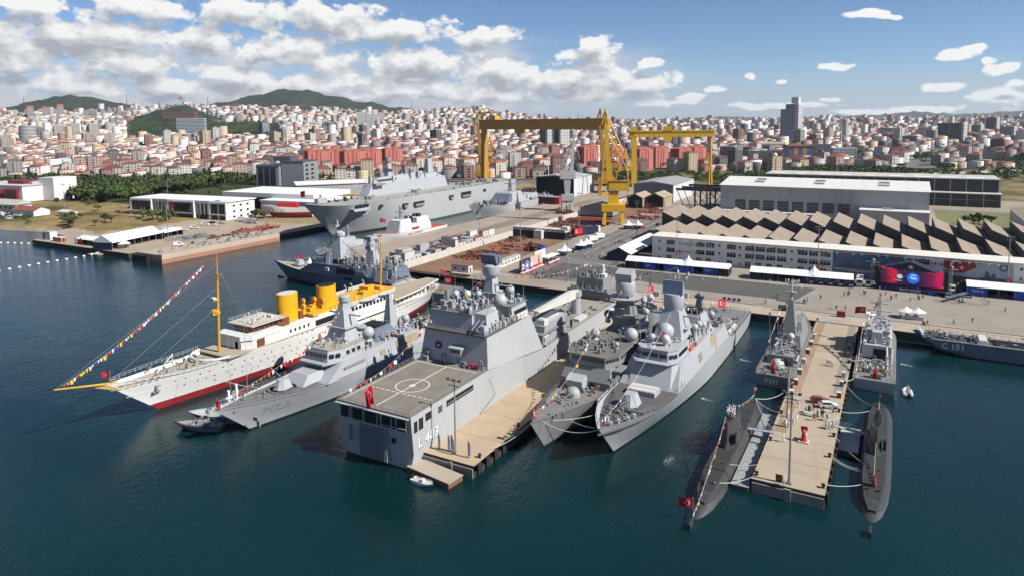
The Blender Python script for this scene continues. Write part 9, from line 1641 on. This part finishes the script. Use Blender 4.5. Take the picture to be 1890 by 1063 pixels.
# city
PLAS = mat('plaster', (1, 1, 1), .85, var=.06, scale=.08, objcol=True); TILE = mat('roof_tile', (1, 1, 1), .85, var=.18, scale=.3, objcol=True)
_blk = {}
def block_meshes(w, d, fl, flat, bal):
 k = (w, d, fl, flat, bal)
 if k in _blk: return _blk[k]
 h = fl * 3.0 + .8; wa = MB().box(-w / 2, w / 2, -d / 2, d / 2, -8, h); wi = MB(); ba = MB()
 for sx, L, off in (('x', w, d / 2), ('y', d, w / 2)):
  n = max(2, int(L / 3.4))
  for f in range(fl):
   z = f * 3.0 + 1.3
   for i in range(n):
    c = -L / 2 + L * (i + .5) / n
    for sg in (1, -1):
     o, e = sorted((sg * off, sg * (off + .06)))
     if sx == 'x': wi.box(c - .7, c + .7, o, e, z, z + 1.35)
     else: wi.box(o, e, c - .65, c + .65, z, z + 1.35)
     if bal and i % 3 == 1 and f > 0:
      o, e = sorted((sg * off, sg * (off + 1.1)))
      if sx == 'x': ba.box(c - 1.8, c + 1.8, o, e, z - 1.1, z - .1)
      else: ba.box(o, e, c - 1.6, c + 1.6, z - 1.1, z - .1)
 ro = MB()
 if flat: ro.box(-w / 2 - .1, w / 2 + .1, -d / 2 - .1, d / 2 + .1, h, h + .5).box(-w * .15, w * .15, -d * .2, d * .2, h + .5, h + 3)
 else: e = .5; m = min(w, d) * .34; ro.fr((-w / 2 - e, w / 2 + e, -d / 2 - e, d / 2 + e), h, (-w / 2 + m, w / 2 - m, -d / 2 + m + (.01 if d <= w else 0), d / 2 - m - .0), h + m * .42).box(-.6, .6, d * .12, d * .12 + 1.2, h, h + m * .42 + 1.2)
 _blk[k] = (wa.mesh('block_wall', PLAS), wi.mesh('block_window', GLASS), ro.mesh('block_roof', TILE), ba.mesh('block_balcony', PLAS) if bal else None); return _blk[k]
def block(x, y, rz, w, d, fl, col, roof, label, group=None, flat=False, bal=True, name='apartment_block', z=None):
 z = float(hfun(x, y)) if z is None else z; t = thing(name, label, 'building', (x, y, z), rz, group); a, b, c, e = block_meshes(w, d, fl, flat, bal); inst('wall', a, t, col=col); inst('windows', b, t, kind='stuff'); inst('roof', c, t, col=roof)
 if e: inst('balcony', e, t, kind='stuff', col=tuple(k * .92 for k in col))
 return t
PINK, DPINK, TR = (.60, .215, .17), (.42, .075, .075), (.36, .115, .06)
taken = []
for u, D, fl, lb in ((584, 905, 9, 'leftmost pink apartment block'), (618, 930, 9, 'second pink apartment block from the left'), (650, 905, 9, 'third pink apartment block from the left'), (684, 930, 9, 'pink apartment block in the middle of the left row'), (724, 955, 9, 'last pink apartment block of the left row'), (1085, 930, 10, 'pink apartment block behind the grey crane'), (1135, 945, 9, 'pink apartment block behind the bright yellow crane'), (1186, 905, 9, 'pink apartment block beside the rigid leg of the small gantry'), (1215, 950, 9, 'pink apartment block behind the white warehouse'), (1258, 910, 9, 'rightmost pink apartment block but one'), (1285, 950, 9, 'rightmost pink apartment block'), (538, 940, 6, 'small pink block left of the pink row')):
 x, y = polar(u, D); t = block(x, y, R(-22), 15, 27, fl, PINK, TR, lb, None); x_ = MB(); taken.append((x, y, 20))
 h = fl * 3 + .8; x_.box(-7.62, 7.62, -3.2, -.6, -5, h + .8); x_.box(-2.6, 2.6, -13.64, 13.64, -5, h - .5); x_.obj('red_recess', mat('deep_pink_plaster', DPINK, .85), t)
CRM = (.66, .60, .52)
for i, (u, D, fl, lb) in enumerate(((722, 830, 6, 'first'), (775, 850, 7, 'second'), (801, 835, 6, 'third'), (826, 850, 7, 'fourth'), (862, 860, 6, 'fifth'), (920, 850, 5, 'sixth'), (1000, 850, 6, 'seventh'))): x, y = polar(u, D); block(x, y, R(-24), 14, 16, fl, CRM, TR, '%s cream block with red roof along the railway, counted from the left' % lb, 'cream blocks by the railway'); taken.append((x, y, 16))
def landmark(u, D, boxes, label, name='tower_block', rz=-22, cat='building', wm=None, win=True, zb=None):
 x, y = polar(u, D); z = float(hfun(x, y)) if zb is None else zb; t = thing(name, label, cat, (x, y, z), R(rz)); R_ = 0
 for x0, x1, y0, y1, z0, z1, m, st in boxes:
  MB().box(x0, x1, y0, y1, z0 - (8 if z0 == 0 else 0), z1).obj('wall', m, t); R_ = max(R_, x1 - x0, y1 - y0); b = MB()
  if st > 0:
   n = int((z1 - z0) / st)
   for k in range(n):
    zz = z0 + st * (k + .3)
    for a0, a1, ax in ((x0, x1, 0), (y0, y1, 1)):
     q = max(2, int((a1 - a0) / 4.2))
     for i in range(q):
      c0, c1 = a0 + (a1 - a0) * (i + .22) / q, a0 + (a1 - a0) * (i + .78) / q
      if ax == 0: b.box(c0, c1, y0 - .08, y0, zz, zz + st * .5)
      else: b.box(x1, x1 + .08, c0, c1, zz, zz + st * .5)
   b.obj('windows', GLASS, t, kind='stuff')
  elif st < 0:
   for k in range(int((z1 - z0) / -st)): zz = z0 - st * k; b.box(x0 - .3, x1 + .3, y0 - .3, y1 + .3, zz, zz - st * .35)
   b.obj('floor_bands', WHITED, t, kind='stuff')
 taken.append((x, y, R_ * .7)); return t
W1 = mat('tower_white', (.62, .62, .61), .7, var=.05); G1 = mat('tower_grey', (.33, .35, .38), .6, var=.05); D1 = mat('tower_dark', (.09, .095, .105), .5, var=.1); B1 = mat('tower_beige', (.50, .46, .41), .8, var=.05); GB = mat('blue_glass_front', (.10, .15, .19), .15, var=.2, scale=.1); BR = mat('brown_brick', (.20, .115, .09), .8, var=.1)
landmark(1460, 1650, [(-22, 12, -16, 16, 0, 84, G1, 3.6), (-12, 16, -10, 18, 84, 96, G1, 3.6), (12.1, 20, -19, 18, 0, 97, W1, 3.6), (2, 18, -14, 6, 97, 112, W1, 0), (-46, 40, -30, -16.1, 0, 12, W1, 4)], 'tall grey and white hotel tower on the right skyline', rz=-8)
for u, lb in ((1012, 'left one of the two dark and white towers under the big gantry'), (1036, 'right one of the two dark and white towers under the big gantry')): landmark(u, 1500, [(-12, 8, -13, 13, 0, 62, D1, 3.2), (8.1, 14, -13.5, 13.5, 0, 63, W1, 3.2)], lb)
landmark(686, 2600, [(-50, -16, -12, 12, 0, 62, W1, 4), (-15, 30, -13, 11, 0, 56, W1, 4), (31, 50, -12, 12, 0, 60, W1, 4)], 'bright white slab group below the wooded mountain', rz=40)
landmark(358, 2250, [(-44, 44, -10, 10, 0, 50, GB, -4.5), (-50, 54, -14, 14, 0, 7, W1, 0), (-44.5, 44.5, -10.5, 10.5, 50.1, 53, W1, 0)], 'wide blue glass office slab on the green slope', rz=34)
t = landmark(56, 1720, [], 'round grey tower with white floor rings at the left'); MB().lathe([(18, -6), (18, 50)], n=24).obj('wall', D1, t); b = MB()
for k in range(15): b.lathe([(18.6, 1 + k * 3.4), (18.6, 2.5 + k * 3.4)], n=24)
b.obj('floor_ring', W1, t, kind='stuff')
for u, D, lb in ((112, 1900, 'left'), (142, 1930, 'middle'), (176, 1880, 'right')): landmark(u, D, [(-18, 18, -9, 9, 0, 44, BR, 3.2), (-22, -14, -10, 10, 0, 46, B1, 3.2), (14, 24, -11, 11, 0, 47, B1, 3.2)], 'beige and brown high rise, %s one of three at the left' % lb)
for u, lb in ((64, 'left'), (92, 'middle'), (119, 'right')): landmark(u, 3300, [(-13, 13, -13, 13, 0, 62, G1, 4), (-13.2, 13.2, -13.2, 13.2, 62, 74, mat('orange_crown', (.5, .12, .06), .7), 0)], '%s grey tower with orange top below the left hill' % lb)
for u, lb in ((166, 'first'), (180, 'second'), (196, 'third'), (208, 'fourth'), (226, 'fifth')): landmark(u, 3350, [(-18, 18, -8, 8, 0, 50, G1, 4)], '%s grey slab below the left hill' % lb)
landmark(337, 2780, [(-65, 65, -8, 8, 0, 18, BR, 3.2)], 'long brown row of flats at the foot of the small wooded hill', rz=30)
landmark(490, 2250, [(-14, 14, -12, 12, 0, 34, D1, 3.4), (14.2, 26, -12, 10, 0, 31, G1, 3.4)], 'dark office pair at the end of the green slope')
landmark(1473, 1010, [(-18, 18, -11, 11, 0, 24, mat('steel_blue_cladding', (.07, .11, .19), .5), 0), (-10, -4, -11.3, -11.01, 1, 22, mat('orange_panel', (.42, .20, .05), .6), 0), (3, 9, -11.3, -11.01, 1, 22, MATS['orange_panel'], 0), (-19.5, 19.5, -12, 12, 24, 26.5, TILE if 0 else mat('rust_roof', (.22, .12, .09), .8), 0)], 'blue building with two orange vertical panels behind the dark hall', 'office_building', 26)
landmark(1514, 1030, [(-12, 12, -10, 10, 0, 27, D1, 0)], 'plain black block right of the blue and orange building', rz=26); landmark(1556, 1060, [(-18, 18, -8, 8, 0, 20, G1, 3.6)], 'grey four storey office right of the black block', 'office_building', 26)
landmark(1402, 980, [(-18, 18, -9, 9, 0, 20, D1, 0), (-11, -4, -9.4, -9.01, 4, 16, W1, 0), (5, 17, -9.4, -9.01, 2, 11, W1, 0)], 'black building with big white framed openings', 'office_building', 26); landmark(1405, 1230, [(-40, 40, -10, 10, 0, 22, W1, 5), (-44, -20, -18, -10.1, 0, 12, W1, 4)], 'white wide building left of the hotel tower', 'office_building', 26)
landmark(1350, 1000, [(-12, 12, -10, 10, 0, 26, mat('mauve_grey', (.30, .28, .31), .7), 3.2)], 'mauve grey flats right of the gantry leg')
for u, D, h, m in ((1745, 1750, 44, D1), (1768, 1700, 46, D1), (1800, 1900, 40, G1), (1830, 2200, 50, D1), (1710, 1650, 36, W1), (1860, 1750, 34, G1), (1640, 1900, 34, G1), (1600, 2000, 30, W1), (1683, 1500, 24, G1)): landmark(u, D, [(-16, 10, -12, 12, 0, h, m, 3.4), (10.1, 15, -12.5, 12.5, 0, h + 1, W1, 3.4)], 'high rise flats on the right skyline, %s' % {1745: 'dark pair, left one', 1768: 'dark pair, right one', 1800: 'grey slab right of the dark pair', 1830: 'tallest dark block far right', 1710: 'white slab left of the dark pair', 1860: 'grey slab at the far right edge', 1640: 'grey slab nearest the hotel tower', 1600: 'white slab just right of the hotel tower', 1683: 'low grey slab before the skyline'}[u])
r = np.random.default_rng(5); cells = []
D = 800.0
while D < 4700:
 st = 21 if D < 1500 else 25 if D < 2800 else 36
 for s in np.arange(-.80 * D, .82 * D, st):
  cells.append((s + r.uniform(-.2, .2) * st, D + r.uniform(-.25, .25) * st, st))
 D += st * 1.08
cells = np.array(cells); fa = R(90 + YAW); fx, fy = math.cos(fa), math.sin(fa); X = cells[:, 1] * fx + cells[:, 0] * fy; Y = cells[:, 1] * fy - cells[:, 0] * fx; u, Dp = UD(X, Y); belt, slope, right, hill = wood_mask(X, Y)
keep = (slope < .5) & (right < .5) & (hill < .13) & (belt < .5) & (r.random(len(X)) < np.where(Dp < 2800, .90, .8)) & ~((u < 600) & (Dp < 800))
road = (np.abs(u - (1690 + (Dp - 900) * .13)) < 40 * 900 / Dp) & (Dp < 1700) & (u > 1600); keep &= ~road
for x, y, q in taken: keep &= np.hypot(X - x, Y - y) > q + 9
keep &= ~((u > 1040) & (Dp < 860)) & ((Y > 690) | (X < -430)) & ~((u < 520) & (Dp < 815))
X, Y, u, Dp, st = X[keep], Y[keep], u[keep], Dp[keep], cells[keep, 2]; Z = hfun(X, Y); n = len(X)
ang = R(-24) + .22 * np.sin(X * .004) + .2 * np.sin(Y * .005 + 1) + r.normal(0, .05, n); wd = st * r.uniform(.56, .86, n); dp = st * r.uniform(.5, .78, n)
fl = np.where(r.random(n) < .07, r.integers(6, 9, n), r.integers(2, 6, n)); tall = (r.random(n) < np.where(u < 700, .06, .035)) & (Dp > 1400); fl = np.where(tall, r.integers(8, 14, n), fl); fl = np.where((Dp > 2600) & (u < 560), fl + 2, fl)
WCOL = np.array([(.58, .55, .51), (.68, .67, .65), (.46, .41, .35), (.33, .32, .31), (.48, .34, .29), (.56, .46, .32), (.17, .17, .175), (.52, .49, .46), (.34, .20, .17), (.74, .74, .73)]); RC = np.array([(.19, .066, .046), (.24, .085, .055), (.15, .065, .052), (.33, .31, .29), (.16, .085, .07), (.13, .125, .125)])
wc = WCOL[r.integers(0, 10, n)] * r.uniform(.85, 1.08, (n, 1)); ri = r.choice(6, n, p=[.26, .22, .18, .12, .14, .08]); ri = np.where(tall | ((Dp > 2400) & (r.random(n) < .5)), 3, ri); rcol = RC[ri] * r.uniform(.85, 1.1, (n, 1)); flat = (ri == 3) | (ri == 5)
inview = (u > -30) & (u < 1920); size = np.where(inview, (fl * 3) * wd / Dp ** 2, 0); order = np.argsort(-size)[:235]; near = np.zeros(n, bool); near[order] = True
CN = ['cream', 'white', 'sandy', 'grey', 'salmon', 'yellowish', 'dark grey', 'pale', 'brick red', 'bright white']; ci = [int(np.argmin(((WCOL - c) ** 2).sum(1))) for c in wc[order]]
for k, i in enumerate(order):
 w_, d_, f_ = int(round(wd[i] / 3) * 3), int(round(dp[i] / 3) * 3), int(fl[i]); zone = 'left of the glass slab' if u[i] < 330 else 'above the museum building' if u[i] < 560 else 'behind the left pink row' if u[i] < 760 else 'behind the gantry girder' if u[i] < 1060 else 'behind the right pink blocks' if u[i] < 1340 else 'around the hotel tower' if u[i] < 1560 else 'on the far right'
 block(X[i], Y[i], ang[i], w_, d_, f_, tuple(wc[i]), tuple(rcol[i]), '%s %d storey block with %s roof in the town %s' % (CN[ci[k]], f_, 'flat' if flat[i] else 'red tiled', zone), 'town blocks ' + zone, bool(flat[i]), bool(k % 3))
def city_mass():
 m = ~near; N_ = int(m.sum()); x, y, z, a, w, d, h = X[m], Y[m], Z[m], ang[m], wd[m] / 2, dp[m] / 2, fl[m] * 3.0 + .8; c, s = np.cos(a), np.sin(a); mr = np.minimum(w, d); rh = np.where(flat[m], .4, mr * .3)
 def P(px, py, pz): return np.stack([x + px * c - py * s, y + px * s + py * c, z + pz], -1)
 lo = [P(i * w, j * d, -8 + 0 * w) for i, j in ((-1, -1), (1, -1), (1, 1), (-1, 1))]; hi = [P(i * w, j * d, h) for i, j in ((-1, -1), (1, -1), (1, 1), (-1, 1))]; k = np.where(flat[m], 1.0, .5); kk = np.where(flat[m], 1.0, .1); to = [P(i * w * k, j * d * kk, h + rh) for i, j in ((-1, -1), (1, -1), (1, 1), (-1, 1))]
 V = np.stack(lo + hi + to, 1).reshape(-1, 3); q = np.array([(0, 1, 5, 4), (1, 2, 6, 5), (2, 3, 7, 6), (3, 0, 4, 7), (4, 5, 9, 8), (5, 6, 10, 9), (6, 7, 11, 10), (7, 4, 8, 11), (8, 9, 10, 11)]); F = (np.arange(N_)[:, None, None] * 12 + q[None]).reshape(-1, 4); nf = len(F)
 me = bpy.data.meshes.new('town'); me.vertices.add(len(V)); me.vertices.foreach_set('co', V.ravel().astype('f')); me.loops.add(nf * 4); me.loops.foreach_set('vertex_index', F.ravel().astype('i')); me.polygons.add(nf); me.polygons.foreach_set('loop_start', np.arange(0, nf * 4, 4, dtype='i')); me.update(calc_edges=True)
 col = np.ones((N_, 9, 4, 4), 'f'); col[:, :4, :, :3] = wc[m][:, None, None]; col[:, 4:, :, :3] = rcol[m][:, None, None]; uv = np.full((N_, 9, 4, 2), -5.0, 'f'); H = h[:, None]
 for f, L in ((0, w * 2), (1, d * 2), (2, w * 2), (3, d * 2)): uv[:, f, 1, 0] = uv[:, f, 2, 0] = L; uv[:, f, 0, 0] = uv[:, f, 3, 0] = 0; uv[:, f, 0, 1] = uv[:, f, 1, 1] = -8; uv[:, f, 2, 1] = uv[:, f, 3, 1] = h
 ca = me.color_attributes.new('cover', 'FLOAT_COLOR', 'CORNER'); ca.data.foreach_set('color', col.ravel()); ul = me.uv_layers.new(name='wall'); ul.data.foreach_set('uv', uv.ravel())
 mt = bpy.data.materials.new('town_walls'); mt.use_nodes = True; nt = mt.node_tree; N = mk(nt); b = nt.nodes['Principled BSDF']; b.inputs['Roughness'].default_value = .85; uvn = N('ShaderNodeUVMap', uv_map='wall'); sp = N('ShaderNodeSeparateXYZ', uvn); vy = nt.nodes[-1].outputs[1]
 M = lambda op, p, q=None: N('ShaderNodeMath', p, q, operation=op)
 fu = M('FRACT', M('MULTIPLY', sp, 1 / 3.2)); fv = M('FRACT', M('MULTIPLY', vy, 1 / 3.0)); mask = M('MULTIPLY', M('MULTIPLY', M('COMPARE', fu, .5), 1.0), 1.0); nt.nodes[-3].inputs[2].default_value = .22; mv = M('COMPARE', fv, .6); nt.nodes[-1].inputs[2].default_value = .24; on = M('MULTIPLY', M('MULTIPLY', mask, mv), M('GREATER_THAN', vy, 0.0))
 mx = N('ShaderNodeMix', M('MULTIPLY', on, .85), None, None, None, None, None, N('ShaderNodeVertexColor', layer_name='cover'), (.04, .045, .05, 1), data_type='RGBA', out=2); nt.links.new(mx, b.inputs['Base Color']); me.materials.append(mt); o = bpy.data.objects.new('town', me); C.objects.link(o); o['kind'] = 'stuff'
city_mass()
for u, D, lb in ((532, 1350, 'slender white minaret above the left pink row'), (560, 1500, 'second white minaret left of the pink row'), (1552, 1500, 'white minaret right of the hotel tower')): x, y = polar(u, D); t = thing('minaret', lb, 'minaret', (x, y, float(hfun(x, y)))); MB().lathe([(1.6, -4), (1.4, 30), (2.2, 30.5), (2.2, 31.5), (1.1, 32), (1.0, 40), (.05, 48)], n=10).obj('shaft', W1, t)
for u, D, h, lb in ((54, 4300, 70, 'left hill'), (242, 4300, 70, 'valley behind the left hill'), (390, 4300, 75, 'small wooded hill'), (763, 4600, 80, 'right foot of the mountain'), (1068, 4000, 60, 'middle skyline'), (1150, 4000, 50, 'skyline left of the hotel')): x, y = polar(u, D); t = thing('radio_mast', 'thin radio mast on the ' + lb, 'mast', (x, y, float(hfun(x, y)))); b = MB(); lattice(b, 0, 0, 0, h, 2.2, .6, 7, .5); b.obj('lattice', STEEL, t)
def ribbon(name, pts, w, m, dz=.3, wall=None):
 rows = []
 for i, (u_, D_) in enumerate(pts):
  x, y = polar(u_, D_); a, c = polar(*pts[min(i + 1, len(pts) - 1)]), polar(*pts[max(i - 1, 0)]); dx, dy = a[0] - c[0], a[1] - c[1]; L = math.hypot(dx, dy); z = float(hfun(x, y)) + dz; rows.append([(x - dy / L * w, y + dx / L * w, z), (x + dy / L * w, y - dx / L * w, z)])
 if wall: rows = [[p[0], p[1], (p[1][0], p[1][1], p[1][2] - wall), (p[0][0], p[0][1], p[0][2] - wall)] for p in rows]
 MB().loft(rows, None, closed=bool(wall), capa=bool(wall), capb=bool(wall)).obj(name, m, None, kind='structure')
ribbon('railway_bank', [(u_, 775 + (u_ - 900) * .0) for u_ in range(540, 2000, 30)], 4, mat('railway_ballast', (.16, .12, .09), .95, var=.2), 1.6, 3.5); ribbon('highway', [(1690 + k * 16, 880 + k * 110) for k in range(9)], 22, ASPH, 1.2, 3); ribbon('viaduct', [(1480 + k * 40, 740 + (k > 6) * (k - 6) * 9) for k in range(11)], 5, CONCW, 5.5, 1.5)
rh = random.Random(6)
for i in range(90): k = rh.uniform(0, 7.6); x, y = polar(1690 + k * 16, 880 + k * 110); x2, y2 = polar(1690 + (k + .1) * 16, 880 + (k + .1) * 110); a = math.atan2(y2 - y, x2 - x); o = rh.uniform(-19, 19); x, y = x - math.sin(a) * o, y + math.cos(a) * o; tag(inst('car', bpy.data.meshes['van_body'] if i % 4 == 0 else bpy.data.meshes['car_body'], None, (x, y, float(hfun(x, y)) + 1.25), a + (PI if o < 0 else 0), col=rh.choice([(.6, .6, .6), (.05, .05, .06), (.3, .3, .32), (.25, .04, .04), (.6, .6, .58)])), 'car in the dense highway traffic at the far right', 'car', 'cars on the far highway')
ba_ = tag(MB().ball((0, 0, 0), 4, 12, 8).obj('balloon', mat('red_balloon', (.5, .04, .03), .6), None), 'tiny red balloon in the sky over the small wooded hill', 'balloon'); ba_.location = (*polar(341, 2400), 69 + 2400 * (226 - 176) / F0)
# air: even pale haze round the whole scene
hz = bpy.data.materials.new('haze_air'); hz.use_nodes = True; nt = hz.node_tree; nt.nodes.clear(); pv = nt.nodes.new('ShaderNodeVolumePrincipled'); pv.inputs['Color'].default_value = (.72, .84, 1, 1); pv.inputs['Density'].default_value = 3.2e-5; pv.inputs['Anisotropy'].default_value = .3
ou = nt.nodes.new('ShaderNodeOutputMaterial'); nt.links.new(pv.outputs[0], ou.inputs['Volume']); MB().box(-17500, 17500, -3500, 17500, -220, 470).obj('haze', hz, None, kind='stuff')
